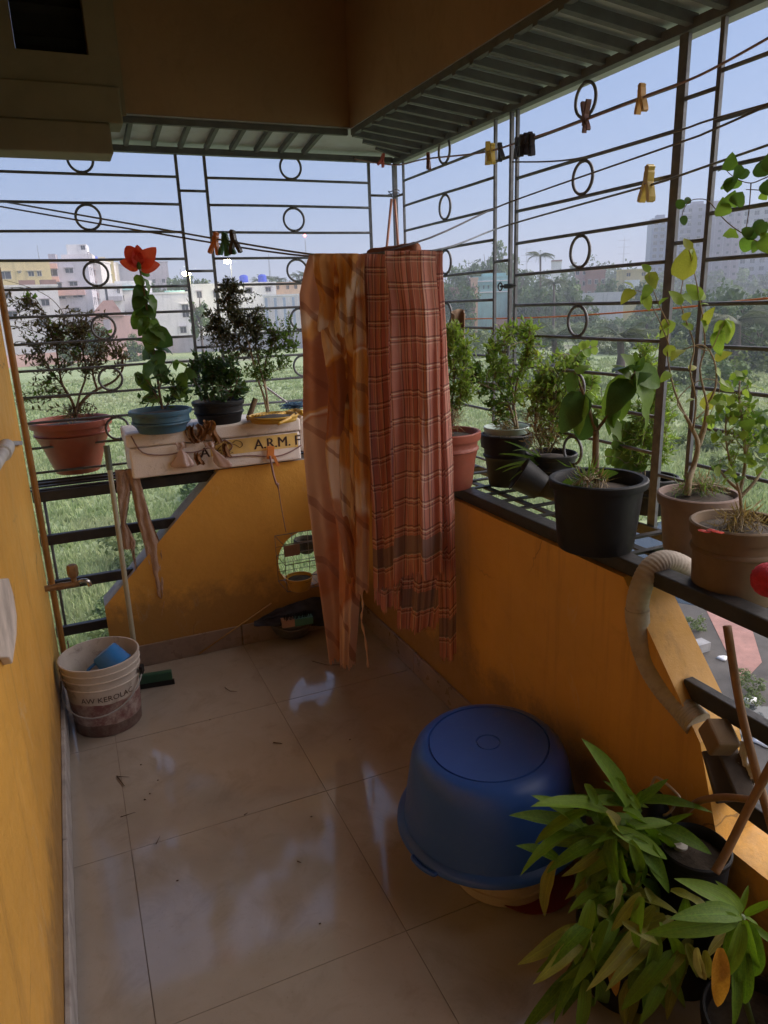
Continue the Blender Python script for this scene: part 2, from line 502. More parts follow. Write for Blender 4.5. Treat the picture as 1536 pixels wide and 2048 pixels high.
# ---------------------------------------------------------------- iron grilles
GX, GY = 0.375, 0.345
ZT = 2.128
ZR = [2.043, 1.936, 1.827, 1.719, 1.608, 1.502, 1.395, 1.288, 1.180, 1.074, 0.967, 0.862]
ring_me = None
def ring_mesh(rot):
    R = 0.0475
    pts = [(R * math.cos(t), 0, R * math.sin(t)) if not rot else (0, R * math.cos(t), R * math.sin(t)) for t in [2 * PI * i / 28 for i in range(28)]]
    mb = MB().tube(pts, 0.0052, 6, closed=True)
    for s in (-1, 1):                           # weld lumps where the ring meets the bars
        mb.lathe([(.001, -.006), (.0075, -.002), (.008, .002), (.001, .006)], (0, 0, s * R), 7, wob=lambda a, z: 1 + .3 * math.sin(3 * a))
    return mb.mesh('ring', M_iron, smooth='all')
def rod(a, b, r=0.0055):
    return MB().tube([a, b], r, 8)
gb = thing('window_grille', 'black iron window grille along the back of the balcony facing the pale houses', 'window grille', (0, GY, 0.8))
ringB, ringR = ring_mesh(False), ring_mesh(True)
def panel(root, a, b, zs, rx, mk, rme, bars=True):
    for z in zs:
        p0, p1 = mk(a, z), mk(b, z)
        MB().tube(smoothpath([p0, p0.lerp(p1, .35) + jit(.0016), p0.lerp(p1, .7) + jit(.0016), p1], 3), 0.0055, 8).build('bar', M_iron, root, 'all')
    for k in range(0, len(zs) + 1, 2):
        z = (zs[k - 1] + zs[k]) / 2 if 0 < k < len(zs) else (zs[0] + 0.0535 if k == 0 else None)
        if z: put(rme, 'ring', root, mk(rx, z))
mkB = lambda u, z: V((u, GY, z))
mkR = lambda u, z: V((GX, u, z))
panel(gb, -1.362, -0.632, ZR, -1.002, mkB, ringB)
panel(gb, -0.512, 0.238, ZR, -0.136, mkB, ringB)
for x, r in ((-1.362, .010), (-0.631, .006), (-0.513, .006), (0.238, .006)):
    MB().box((x, GY, (0.80 + ZT) / 2), (2 * r, 0.010, ZT - 0.80)).build('post', M_iron, gb)
for z in (1.990, 1.668, 1.345, 1.02):
    rod(mkB(-0.624, z), mkB(-0.520, z)).build('rung', M_iron, gb, 'all')
    rod(mkB(0.245, z), mkB(0.352, z)).build('rung', M_iron, gb, 'all')
MB().box((GX - 0.006, GY, (0.80 + ZT) / 2), (0.019, 0.019, ZT - 0.8)).build('corner_post', M_iron, gb)
# flat shelf bars of the back grille and the bars across the slanted gap
for y in (0.15, 0.215, 0.28):
    MB().bx((-1.375, y - .012, 0.826), (0.35, y + .012, 0.832)).build('shelf_bar', M_rail, gb)
MB().bx((-1.375, GY - .017, 0.80), (0.35, GY - .007, 0.832)).build('shelf_bar', M_rail, gb)
for z, x1 in ((0.806, -0.645), (0.622, -0.83), (0.424, -1.03), (0.216, -1.15)):
    b = MB().bx((-1.369, 0.118, z - .021), (x1, 0.146, z + .021)).build('rail', M_rail, gb); bevel(b, .003)
rod((-1.33, 0.16, 0.2), (-1.33, 0.16, 0.83), .006).build('upright_rod', M_iron, gb, 'all')

gr = thing('window_grille', 'black iron window grille along the right side above the pots', 'window grille', (GX, -1.0, 0.8))
panel(gr, 0.261, -0.525, ZR, -0.135, mkR, ringR)
ZB = [2.017, 1.909, 1.801, 1.693, 1.585, 1.479, 1.372, 1.264, 1.157, 1.05, 0.943]
panel(gr, -0.672, -1.404, ZB, -1.03, mkR, ringR)
ZCc = [2.013, 1.905, 1.795, 1.692, 1.581, 1.471, 1.364, 1.254, 1.150, 1.045, 0.94]
panel(gr, -1.540, -2.30, ZCc, -1.92, mkR, ringR)
panel(gr, -2.42, -3.18, ZCc, -2.8, mkR, ringR)
for y, r, d in ((0.261, .005, .009), (-0.526, .0055, .010), (-0.632, .006, .012), (-0.668, .006, .010), (-1.406, .005, .009), (-1.537, .0065, .011), (-2.304, .011, .016), (-2.418, .011, .016), (-3.19, .012, .016)):
    MB().box((GX, y, (0.8 + ZT) / 2), (d, 2 * r, ZT - 0.8)).build('post', M_iron, gr)
MB().box((GX, -1.422, (0.8 + ZT) / 2), (0.011, 0.020, ZT - 0.8)).build('heavy_post', M_iron, gr)
for z in (1.988, 1.640, 1.31, 1.0):
    rod(mkR(-0.533, z), mkR(-0.621, z)).build('rung', M_iron, gr, 'all')
    rod(mkR(0.27, z), mkR(0.33, z)).build('rung', M_iron, gr, 'all')
    rod(mkR(-1.43, z - .01), mkR(-1.533, z - .01)).build('rung', M_iron, gr, 'all')
    rod(mkR(-2.315, z), mkR(-2.407, z)).build('rung', M_iron, gr, 'all')
lt = MB().box((GX - .012, -0.648, 1.548), (0.016, 0.05, 0.016)).tube([(GX - .02, -0.60, 1.548), (GX - .02, -0.70, 1.548)], .004, 6).tube([(GX - .022, -0.60 + .014 * math.sin(t), 1.548 + .014 * math.cos(t)) for t in [i * .7 for i in range(10)]], .003, 5)
lt.build('latch', M_rail, gr)
# shelf of the right grille
for y in [0.10 - 0.105 * i for i in range(31)]:
    if -3.2 < y: MB().bx((0.072, y - .009, 0.826), (GX - .018, y + .009, 0.833)).build('shelf_bar', M_rail, gr)
MB().bx((GX - .017, -3.2, 0.80), (GX - .007, GY - .02, 0.832)).build('shelf_bar', M_rail, gr)
MB().bx((0.2, -3.2, 0.8195), (0.225, GY - .02, 0.8255)).build('shelf_bar', M_rail, gr)
bb = MB().bx((0.015, -5.99, 0.8385), (0.065, YB + .1, 0.876)).build('rail', M_rail, gr); bevel(bb, .004)
MB().bx((0.0665, -5.99, 0.826), (0.0715, YB + .1, 0.872)).build('rail', M_rail, gr)
for z, y0 in ((0.622, -1.90), (0.424, -2.02)):
    b = MB().bx((0.03, -3.29, z - .021), (0.058, y0, z + .021)).build('rail', M_rail, gr); bevel(b, .003)

# sheet roof on ribs over the grilles
rf = thing('sheet_roof', 'grey metal sheet roof on iron ribs above the grilles', 'roof', (0.2, 0.2, 2.14))
E = 0.505; EY = 0.475
def zs_(d): return 2.206 - 0.105 * d            # d = distance outwards from the slab edge
mb = MB()
mb.add([(0.05, -3.4, 2.206), (E, -3.4, zs_(E - .05)), (E, EY, zs_(E - .05)), (0.05, 0.08, 2.206)], [(0, 1, 2, 3)])
mb.add([(0.05, 0.08, 2.206), (E, EY, zs_(E - .05)), (-1.45, EY, zs_(E - .05)), (-1.45, 0.08, 2.206)], [(0, 1, 2, 3)])
ro = mb.build('sheet', M_sheet, rf, fixn=True)
m = ro.modifiers.new('thick', 'SOLIDIFY'); m.thickness = 0.004; m.offset = 1
for i in range(33):
    y = 0.27 - 0.107 * i
    if y < -3.2: break
    MB().bar((0.052 if y < .08 else y - 0.02, y, 2.185), (GX, y, 2.148), 0.022, 0.026).build('rib', M_rib, rf)
for i in range(11):
    x = -0.93 + 0.107 * i
    if x > 0.0: break
    MB().bar((x, 0.082, 2.19), (x, GY, 2.156), 0.016, 0.022).build('rib', M_rib, rf)
MB().bar((GX, GY, 2.139), (GX, -3.3, 2.139), 0.03, 0.024).build('edge_angle', M_rib, rf)
MB().bar((GX - .02, GY, 2.142), (-1.45, GY, 2.142), 0.03, 0.024).build('edge_angle', M_rib, rf)
MB().bar((0.062, 0.08, 2.192), (0.062, -3.3, 2.192), 0.02, 0.022).build('edge_angle', M_rib, rf)
MB().bar((0.04, 0.092, 2.192), (-0.94, 0.092, 2.192), 0.02, 0.022).build('edge_angle', M_rib, rf)

# ================================================================ the land and the town outside
import numpy as np
GZ = -5.5
n = NT('field_ground')
k = n.ramp(n.noise(0.16, 8, 0.7), [(0.28, (0.22, 0.29, 0.11)), (0.5, (0.34, 0.42, 0.19)), (0.72, (0.44, 0.47, 0.27))])
k = n.mix(n.ramp(n.noise(0.05, 5, 0.6), [(0.56, 0.0), (0.66, 0.7)]), k, (0.26, 0.22, 0.17))
k = n.mix(n.ramp(n.noise(1.6, 8, 0.75), [(0.45, 0.0), (0.7, 0.55)]), k, (0.08, 0.12, 0.045))
n.bump(n.noise(3.0, 8, 0.75), 0.6, 0.3)
M_field = n.base(k, 0.95)
ground = MB().add([(-1600, -1600, GZ), (1600, -1600, GZ), (1600, 1600, GZ), (-1600, 1600, GZ)], [(0, 1, 2, 3)]).build('ground', M_field)
struct(ground)
M_mud = mat('dark_mud', (0.07, 0.06, 0.05), 0.75, 0.35, 1.2, 0.5, (0.03, 0.03, 0.025), 0.5, 12)
M_water = NT('still_water')
M_water.bump(M_water.noise(1.5, 3), 0.05, 0.05)
M_water = M_water.base((0.03, 0.04, 0.045), 0.06, **{'IOR': 1.33})
M_brickpath = mat('red_brick_path', (0.38, 0.20, 0.16), 0.9, 0.25, 2.0, 0.4, (0.2, 0.13, 0.11), 0.4, 20)
M_conc = mat('old_concrete', (0.33, 0.32, 0.31), 0.9, 0.2, 2.0, 0.4, (0.16, 0.15, 0.14), 0.3, 20)
def blob(cx, cy, rx, ry, z, n=40, w=0.18, seed=0, rot=0.0):
    r = random.Random(seed)
    ph = [r.uniform(0, 6.28) for _ in range(4)]
    pts = []
    for i in range(n):
        a = 2 * PI * i / n
        q = 1 + w * sum(math.sin((j + 2) * a + ph[j]) / (j + 1) for j in range(4))
        x, y = rx * q * math.cos(a), ry * q * math.sin(a)
        pts.append((cx + x * math.cos(rot) - y * math.sin(rot), cy + x * math.sin(rot) + y * math.cos(rot), z))
    return MB().add(pts, [tuple(range(n))])
mud = blob(10.6, 6.0, 5.4, 4.4, GZ + 0.004, 60, 0.12, 3).build('mud_ground', M_mud); struct(mud)
pond = blob(15.2, 10.4, 4.3, 3.0, GZ + 0.008, 48, 0.12, 5, 0.6).build('pond_water', M_water); struct(pond)
pond2 = blob(8.9, 4.25, 0.95, 0.75, GZ + 0.008, 36, 0.2, 9).build('puddle_water', M_water); struct(pond2)
pa = MB().add([(9.5, 5.4, GZ + .012), (10.5, 5.8, GZ + .012), (13.8, 9.3, GZ + .012), (12.6, 9.6, GZ + .012)], [(0, 1, 2, 3)]).build('brick_path', M_brickpath); struct(pa)
pk = MB().bx((9.2, 6.6, GZ + .012), (10.0, 6.85, GZ + .2)).build('concrete_curb', M_conc)
tag(pk, 'broken grey concrete kerb lying beside the brick path below', 'kerb')
M_white = mat('white_litter', (0.75, 0.75, 0.74), 0.6)
for i, (x, y, s) in enumerate(((9.95, 6.25, .09), (9.1, 4.9, .13), (10.1, 5.0, .12), (8.3, 3.9, .16), (9.9, 6.9, .07))):
    o = MB().lathe([(0.001, 0.02), (s * .6, 0.05), (s, 0.02), (s * .9, 0.0)], (0, 0, 0), 10, sx=1.2, wob=lambda a, z: 1 + .25 * math.sin(3 * a + 1)).mesh('litter', M_white, smooth='all')
    q = put(o, 'litter', None, (x, y, GZ + .01))
    tag(q, 'crumpled white scrap of litter lying on the dark mud below', 'litter', 'litter on the mud below the balcony')

# grass: many tufts as one object
rg = np.random.default_rng(5)
def grass(name, cnt, d0, d1, a0, a1, h0, h1, mats, keep=None):
    a = np.radians(rg.uniform(a0, a1, cnt)); d = d0 * (d1 / d0) ** rg.uniform(0, 1, cnt)
    x, y = CAM.x + np.sin(a) * d, CAM.y + np.cos(a) * d
    if keep is not None:
        m = keep(x, y); x, y, d = x[m], y[m], d[m]
    cnt = len(x)
    B = 4
    x, y, d = np.repeat(x, B), np.repeat(y, B), np.repeat(d, B)
    N = cnt * B
    x = x + rg.normal(0, .12, N); y = y + rg.normal(0, .12, N)
    h = rg.uniform(h0, h1, N); th = rg.uniform(0, 2 * PI, N)
    wd = 0.012 + 0.0011 * d
    lx, ly = rg.normal(0, .35, N) * h, rg.normal(0, .35, N) * h
    v = np.zeros((N, 3, 3))
    v[:, 0] = np.stack([x - np.cos(th) * wd, y - np.sin(th) * wd, np.full(N, GZ)], 1)
    v[:, 1] = np.stack([x + np.cos(th) * wd, y + np.sin(th) * wd, np.full(N, GZ)], 1)
    v[:, 2] = np.stack([x + lx, y + ly, GZ + h], 1)
    me = bpy.data.meshes.new(name)
    me.vertices.add(N * 3); me.vertices.foreach_set('co', v.reshape(-1))
    me.loops.add(N * 3); me.loops.foreach_set('vertex_index', np.arange(N * 3, dtype=np.int32))
    me.polygons.add(N); me.polygons.foreach_set('loop_start', np.arange(0, N * 3, 3, dtype=np.int32))
    me.update(calc_edges=True)
    me.materials.append(mats)
    o = bpy.data.objects.new(name, me); col.objects.link(o)
    o['kind'] = 'stuff'; o['label'] = 'tall pale green grass covering the open field outside'
    return o
M_grass = NT('field_grass')
_g = M_grass.n('ShaderNodeNewGeometry')
_k = M_grass.mix(_g.outputs['Random Per Island'], (0.26, 0.36, 0.13), (0.40, 0.46, 0.22))
_k = M_grass.mix(M_grass.ramp(M_grass.noise(0.11, 6, 0.7), [(0.46, 0.0), (0.66, 0.7)]), _k, (0.46, 0.46, 0.28))
_k = M_grass.mix(M_grass.ramp(M_grass.noise(0.3, 5, 0.7), [(0.52, 0.0), (0.66, 0.7)]), _k, (0.16, 0.24, 0.09))
M_grass.base(_k, 0.8)
_t = M_grass.n('ShaderNodeBsdfTranslucent'); M_grass.l(_k, _t.inputs[0])
_m = M_grass.n('ShaderNodeMixShader'); _m.inputs[0].default_value = 0.4
M_grass.l(M_grass.b.outputs[0], _m.inputs[1]); M_grass.l(_t.outputs[0], _m.inputs[2]); M_grass.l(_m.outputs[0], M_grass.out.inputs[0])
M_grass = M_grass.m
def dry(x, y): return ~(((x - 10.6) / 5.6) ** 2 + ((y - 6.0) / 4.6) ** 2 < 1) & ~(((x - 15.2) / 4.6) ** 2 + ((y - 10.4) / 3.6) ** 2 < 1)
grass('grass', 58000, 12, 90, -12, 82, 0.08, 0.34, M_grass, dry)

# leaf masses for trees and bushes
def crown_mesh(name, n_cl, per, rad, size, m, seed, flat=0.75, hollow=0.0):
    r = random.Random(seed)
    vs, fs = [], []
    cl = []
    for i in range(n_cl):
        while True:
            p = V((r.uniform(-1, 1), r.uniform(-1, 1), r.uniform(-0.8, 1)))
            if hollow < p.length < 1: break
        cl.append((V((p.x * rad, p.y * rad, p.z * rad * flat)), r.uniform(.22, .42) * rad))
    for c, q in cl:
        for j in range(per):
            d = V((r.gauss(0, 1), r.gauss(0, 1), r.gauss(0, 1))).normalized()
            p = c + d * q * r.uniform(.5, 1.0) * V((1, 1, .75)).length / 1.6
            u = V((r.gauss(0, 1), r.gauss(0, 1), r.gauss(0, .6))).normalized()
            w2 = u.cross(d + V((.1, .2, .3))).normalized()
            s = size * r.uniform(.6, 1.3)
            o = len(vs)
            vs += [p - u * s * .5, p + w2 * s * .32, p + u * s * .5, p - w2 * s * .32]
            fs.append((o, o + 1, o + 2, o + 3))
    mb = MB(); mb.v = vs; mb.f = fs; mb.m = [0] * len(fs)
    return mb.mesh(name, m)
M_t1 = leafmat('tree_leaves_dark', (0.05, 0.09, 0.035), (0.09, 0.145, 0.05), 0.25, 0.6)
M_t2 = leafmat('tree_leaves_mid', (0.075, 0.125, 0.04), (0.14, 0.20, 0.07), 0.25, 0.6)
M_t3 = leafmat('bush_leaves', (0.08, 0.12, 0.045), (0.17, 0.21, 0.085), 0.3, 0.6)
M_bark = mat('bark', (0.12, 0.09, 0.07), 0.95, 0.3, 3)
crowns = [crown_mesh('crown', 34, 62, 4.2, 0.75, M_t1, 1), crown_mesh('crown', 30, 62, 4.0, 0.8, M_t2, 2, 0.95), crown_mesh('crown', 40, 52, 4.6, 0.7, M_t1, 3, 0.65, .3), crown_mesh('crown', 26, 60, 3.4, 0.7, M_t2, 4, 1.35)]
def trunk_mesh(seed):
    r = random.Random(seed)
    mb = MB()
    top = V((r.uniform(-.3, .3), r.uniform(-.3, .3), 5.0))
    mb.tube(smoothpath([(0, 0, 0), (r.uniform(-.2, .2), .1, 2.0), top, top + V((.2, 0, 2.0))], 3), [.32, .3, .27, .25, .22, .2, .18, .15, .12, .05], 7)
    for i in range(5):
        a = r.uniform(0, 6.28); z = r.uniform(2.6, 5.0)
        mb.tube([(0, 0, z), (math.cos(a) * 1.2, math.sin(a) * 1.2, z + 1.2), (math.cos(a) * 2.4, math.sin(a) * 2.4, z + 2.4)], [.14, .1, .04], 5)
    return mb.mesh('trunk', M_bark, smooth='all')
trunks = [trunk_mesh(i) for i in range(3)]
def tree(px, dist, ytop, wpx, label, kind=0, group='trees standing beyond the field', base=GZ):
    p = far(px, dist); zt = zfar(px, ytop, dist)
    H = zt - base
    me = crowns[kind]
    wid = wpx / FPX * dist * 1.05
    t = thing('tree', label, 'tree', (p.x, p.y, base), group)
    cr = 4.4 if kind != 3 else 3.7
    sxy = wid / 2 / cr
    flat = (0.75, 0.95, 0.65, 1.35)[kind] * (4.4 if kind != 3 else 3.5)
    sz = min(H * 0.5 / flat, sxy * 1.5)
    c = put(me, 'crown', t, (p.x, p.y, zt - flat * sz * 1.32), Matrix.Rotation(rnd.uniform(0, 6.28), 3, 'Z') @ Matrix.Diagonal((sxy, sxy, sz)))
    put(trunks[kind % 3], 'trunk', t, (p.x, p.y, base), Matrix.Diagonal((.8, .8, max(.2, (H - flat * sz) / 5.5))))
    return t
# palms
M_palm = leafmat('palm_leaves', (0.04, 0.06, 0.02), (0.09, 0.11, 0.04), 0.25, 0.55)
def frond_mesh(L, droop, lw, nl=16):
    mb = MB()
    pts = [V((0, L * t * (1 - .25 * droop * t), L * (.42 * t - .75 * droop * t * t))) for t in [i / 8 for i in range(9)]]
    mb.tube(pts, [.035 * L / 3 * (1 - .8 * i / 8) for i in range(9)], 4)
    for i in range(1, nl):
        t = i / nl; q = pts[int(t * 8)].lerp(pts[min(8, int(t * 8) + 1)], t * 8 % 1)
        l = lw * math.sin(PI * min(1, t * .85 + .15))
        for s in (-1, 1):
            mb.add([q, q + V((s * l * .75, l * .45, -l * .35)) + V((0, .05 * L / 3, 0)), q + V((0, .09 * L / 3, 0))], [(0, 1, 2)])
    return mb.mesh('frond', M_palm)
fm = [frond_mesh(3.0, 0.7, 1.2, 22), frond_mesh(3.0, 1.05, 1.2, 22), frond_mesh(2.8, .35, 1.1, 22)]
def palm(px, dist, ytop, label, s=1.0, base=GZ, group='palms beyond the field', nfr=17, stout=1.0):
    p = far(px, dist); zt = zfar(px, ytop, dist)
    zc = max(base + .6, zt - 1.3 * s)
    t = thing('palm_tree', label, 'palm', (p.x, p.y, base), group)
    MB().tube(smoothpath([(p.x, p.y, base), (p.x + .2, p.y, base + (zc - base) * .5), (p.x, p.y, zc)], 4), [.2 * s * stout] * 5 + [.16 * s * stout] * 4, 7).build('trunk', M_bark, t, 'all')
    for i in range(nfr):
        k = i % 3
        put(fm[k], 'frond', t, (p.x, p.y, zc), Matrix.Rotation(i * 2.4 + rnd.uniform(-.2, .2), 3, 'Z') @ Matrix.Rotation(rnd.uniform(-.25, .35), 3, 'X') * s)
    return t

# ---- buildings
M_glass = mat('window_dark', (0.06, 0.065, 0.075), 0.15, 0.2, 1.0)
def paint(name, c):
    n = NT(name)
    k = n.ramp(n.noise(0.25, 5), [(0.3, tuple(x * .88 for x in c)), (0.7, tuple(min(1, x * 1.08) for x in c))])
    k = n.mix(n.ramp(n.noise(0.9, 7, 0.7, vec=n.coord('Object', (1, 1, 0.12))), [(0.50, 0.0), (0.72, 0.55)]), k, tuple(x * .45 for x in c))
    k = n.mix(n.ramp(n.noise(0.35, 8, 0.75), [(0.56, 0.0), (0.7, 0.4)]), k, tuple(x * .6 for x in c))
    return n.base(k, 0.9)
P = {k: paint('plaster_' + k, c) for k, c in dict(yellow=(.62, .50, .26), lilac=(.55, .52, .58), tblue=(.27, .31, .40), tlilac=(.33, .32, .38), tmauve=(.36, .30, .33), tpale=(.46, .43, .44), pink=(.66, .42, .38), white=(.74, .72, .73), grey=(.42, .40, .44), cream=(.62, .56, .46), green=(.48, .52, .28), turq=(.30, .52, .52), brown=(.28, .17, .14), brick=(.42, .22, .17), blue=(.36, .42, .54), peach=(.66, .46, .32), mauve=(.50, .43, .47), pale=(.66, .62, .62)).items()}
winc = {}
def window_mesh(w, h, key):
    k = (round(w, 2), round(h, 2), key)
    if k not in winc:
        mb = MB()
        t = 0.09
        mb.bx((-w / 2 + t, -.03, -h / 2 + t), (w / 2 - t, 0.02, h / 2 - t), 1)
        for a, b in (((-w / 2, -.08, -h / 2), (-w / 2 + t, .02, h / 2)), ((w / 2 - t, -.08, -h / 2), (w / 2, .02, h / 2)), ((-w / 2 + t, -.08, h / 2 - t), (w / 2 - t, .02, h / 2)), ((-w / 2 + t, -.08, -h / 2), (w / 2 - t, .02, -h / 2 + t)), ((-.03, -.06, -h / 2 + t), (.03, -.031, h / 2 - t))):
            mb.bx(a, b)
        mb.bx((-w / 2 - .15, -.5, h / 2 + .05), (w / 2 + .15, .02, h / 2 + .13))
        winc[k] = mb.mesh('window', [P[key], M_glass])
    return winc[k]
class Bld:
    """An upright block: local x across its front, y away from the viewer, z up."""
    def __init__(s, name, label, px0, px1, ytop, dist, depth, key, yaw=0.0, group=None, base=GZ, parapet=0.9):
        pm = (px0 + px1) / 2
        s.p = far(pm, dist)
        s.w = abs(px1 - px0) / FPX * dist * 1.03
        s.zt = zfar(pm, ytop, dist)
        s.base = base
        s.d = depth
        dv = (s.p - V((CAM.x, CAM.y, 0))).normalized()
        a = math.atan2(dv.x, dv.y)
        s.R = Matrix.Rotation(-a + yaw, 3, 'Z')
        s.t = thing(name, label, 'building', (s.p.x, s.p.y, base), group)
        s.key = key
        s.dist = dist; s.pm = pm
        s.box('wall', key, -s.w / 2, s.w / 2, 0, depth, 0, s.zt - base)
        if parapet:
            s.box('roof_edge', key, -s.w / 2 - .15, s.w / 2 + .15, -.15, depth, s.zt - base, s.zt - base + parapet * .35)
    def box(s, name, key, x0, x1, y0, y1, z0, z1):
        mb = MB().bx((x0, y0, z0), (x1, y1, z1))
        mb.v = [s.R @ v + V((s.p.x, s.p.y, s.base)) for v in mb.v]
        return mb.build(name, P[key] if isinstance(key, str) else key, s.t)
    def xof(s, px): return (px - s.pm) / FPX * s.dist
    def zof(s, py): return zfar(s.pm, py, s.dist) - s.base
    def win(s, x, z, w, h, key='pale', side=False):
        me = window_mesh(w, h, key)
        if not side: o = put(me, 'window', s.t, s.R @ V((x, 0, z)) + V((s.p.x, s.p.y, s.base)), s.R)
        else: o = put(me, 'window', s.t, s.R @ V((s.w / 2 * side, x, z)) + V((s.p.x, s.p.y, s.base)), s.R @ Matrix.Rotation(PI / 2 * side, 3, 'Z'))
        return o
    def winpx(s, px0, px1, y0, y1, key='pale'):
        return s.win(s.xof((px0 + px1) / 2), s.zof((y0 + y1) / 2), s.xof(px1) - s.xof(px0), s.zof(y0) - s.zof(y1), key)
    def winrows(s, xs, z0, z1, dz, w, h, key='pale', side=False):
        z = z1
        while z > z0:
            for x in xs: s.win(x, z, w, h, key, side)
            z -= dz
    def boxpx(s, name, key, px0, px1, y0, y1, out=0.6, back=0.0):
        return s.box(name, key, s.xof(px0), s.xof(px1), -out, -0.01 + back, s.zof(y1), s.zof(y0))
    def roofbox(s, name, key, px0, px1, ytop, back0, back1):
        return s.box(name, key, s.xof(px0), s.xof(px1), back0, back1, s.zt - s.base + .02, s.zof(ytop))

# left row
b = Bld('apartment_building', 'pale yellow flat roofed apartment block at the far left edge of the view', -90, 82, 523, 168, 14, 'yellow')
for a in ((-60, -35, 545, 559), (2, 22, 543, 559), (33, 38, 543, 547), (48, 58, 543, 554), (62, 70, 543, 554), (2, 22, 585, 600), (48, 58, 585, 598)): b.winpx(*a, 'cream')
b = Bld('house_building', 'thin cream house squeezed between the yellow block and the lilac block', 80, 97, 531, 188, 12, 'cream')
b.winrows([-.2, .8], 6, 14, 3.1, .7, 1.1, 'cream')
b = Bld('apartment_building', 'lilac apartment block with pink balcony bands and a square stair tower on its roof', 95, 175, 522, 172, 16, 'lilac', yaw=-.12)
for y0, y1 in ((527, 537), (553, 563), (578, 591)): b.boxpx('balcony', 'pink', 105, 126, y0, y1, 1.0)
b.boxpx('balcony', 'pink', 112, 165, 580, 591, .9)
for a in ((107, 125, 538, 552), (137, 151, 536, 547), (103, 129, 565, 577), (141, 155, 563, 573), (118, 132, 592, 598), (144, 160, 591, 596), (100, 112, 616, 628), (140, 152, 616, 626), (110, 122, 642, 654), (150, 162, 642, 654)): b.winpx(*a, 'lilac')
b.winrows([2.2, 6.0, 10.5], 7, 19, 3.05, 1.2, 1.4, 'lilac', side=1)
b.roofbox('stair_tower', 'white', 140, 174, 485, 5, 10); b.roofbox('roof_room', 'pale', 130, 182, 506, 4, 11); b.roofbox('water_tank', 'grey', 111, 123, 506, 2, 5)
o = b.win(b.xof(168), b.zof(492), 1.0, 1.0, 'white'); o.location += b.R @ V((0, 4.97, 0))
b = Bld('apartment_building', 'narrow pale block with pink shutters right of the lilac block', 175, 206, 524, 183, 12, 'pale', yaw=-.3)
for i in range(4): b.winpx(182, 196, 538 + i * 25, 552 + i * 25, 'pink')
b.roofbox('water_tank', mat('tank_blue', (.08, .12, .5), .5), 183, 192, 510, 3, 5)
b = Bld('apartment_building', 'yellow apartment block with green window bands behind the red flower', 200, 232, 520, 190, 12, 'yellow')
for px in (201, 219):
    for i in range(3): b.winpx(px, px + 9, 531 + i * 19, 542 + i * 19, 'green')
b.roofbox('roof_room', 'cream', 208, 220, 512, 3, 7)
b = Bld('house_building', 'slim white house just left of the grey building', 232, 243, 527, 200, 12, 'white'); b.winrows([0], 5, 13, 3.1, .9, 1.2, 'white')
b = Bld('apartment_building', 'grey apartment block standing behind the red flower', 242, 268, 530, 215, 12, 'grey'); b.winrows([-1, 1], 5, 14, 3.1, 1.0, 1.2, 'grey')
b = Bld('apartment_building', 'faded pink block rising over the trees right of the red flower', 262, 336, 525, 260, 14, 'mauve'); b.winrows([-4, -1, 2, 5], 4, 17, 3.1, 1.1, 1.3, 'mauve')
b = Bld('house_building', 'low grey house with brown roof sheds at the left', -30, 98, 574, 138, 10, 'pale')
for a in ((15, 26, 585, 597), (42, 58, 600, 616), (70, 84, 600, 614), (15, 30, 622, 640), (60, 75, 640, 655)): b.winpx(*a, 'mauve')
b.roofbox('shed', 'brown', 40, 66, 560, 1, 4); b.roofbox('shed', 'brown', 74, 100, 560, 1, 4)
b = Bld('house_building', 'white house with a tall strip of dark panes and a small balcony', 204, 242, 570, 152, 9, 'white')
b.boxpx('glass_strip', M_glass, 213, 217, 575, 602, .03)
b.winpx(233, 239, 577, 588, 'white'); b.boxpx('balcony', 'grey', 217, 241, 593, 602, 1.0)
b = Bld('house_building', 'long white house with a green awning behind the hibiscus leaves', 240, 300, 565, 158, 10, 'white'); b.winrows([-2.5, 0.5], 4, 10, 3, 1.0, 1.2, 'white'); b.boxpx('awning', 'turq', 250, 268, 571, 580, .9)
b = Bld('house_building', 'pink low house with a brown pitched roof', 186, 282, 632, 132, 9, 'pink', parapet=0)
b.boxpx('door', 'mauve', 205, 217, 638, 660, .05)
mb = MB()
w2, zt = b.w / 2, b.zt - GZ
for x0, x1, hh in ((-w2 - .2, -w2 + 5.2, 2.6),):
    mb.add([(x0, -.5, zt), (x1, -.5, zt), (x1 - 1.4, 4, zt + hh), (x0 + 2.4, 4, zt + hh), (x0, 8.5, zt), (x1, 8.5, zt)], [(0, 1, 2, 3), (0, 3, 4), (1, 5, 2), (3, 2, 5, 4)])
mb.v = [b.R @ v + V((b.p.x, b.p.y, GZ)) for v in mb.v]
mb.build('roof', P['brown'], b.t)
b = Bld('house_building', 'white factory shed at the edge of the field left of the tall narrow tree', 284, 374, 588, 150, 12, 'white')
b.winpx(357, 370, 610, 637, 'pale'); b.winpx(350, 362, 655, 668, 'grey'); b.winpx(300, 312, 612, 626, 'pale')
b.roofbox('roof_sheet', 'turq', 330, 366, 581, 2, 8)
b = Bld('factory_building', 'white factory block with two blue water tanks on its roof', 392, 545, 569, 160, 14, 'white')
M_tank = mat('blue_tank', (0.05, 0.09, 0.55), .45)
for px in (489, 524):
    c = b.R @ V((b.xof(px), 3, b.zt - GZ + .3)) + V((b.p.x, b.p.y, GZ))
    MB().lathe([(0.01, 0), (.9, 0), (.92, .2), (.9, 1.35), (.6, 1.62), (.25, 1.66), (0.01, 1.72)], c, 16).build('water_tank', M_tank, b.t, True)
for a in ((490, 503, 576, 588), (527, 538, 576, 586), (400, 410, 580, 594), (430, 442, 580, 594)): b.winpx(*a, 'mauve')
b = Bld('factory_building', 'long low white shed with ribbed sheet walls beside the cloth', 532, 660, 591, 146, 9, 'white')
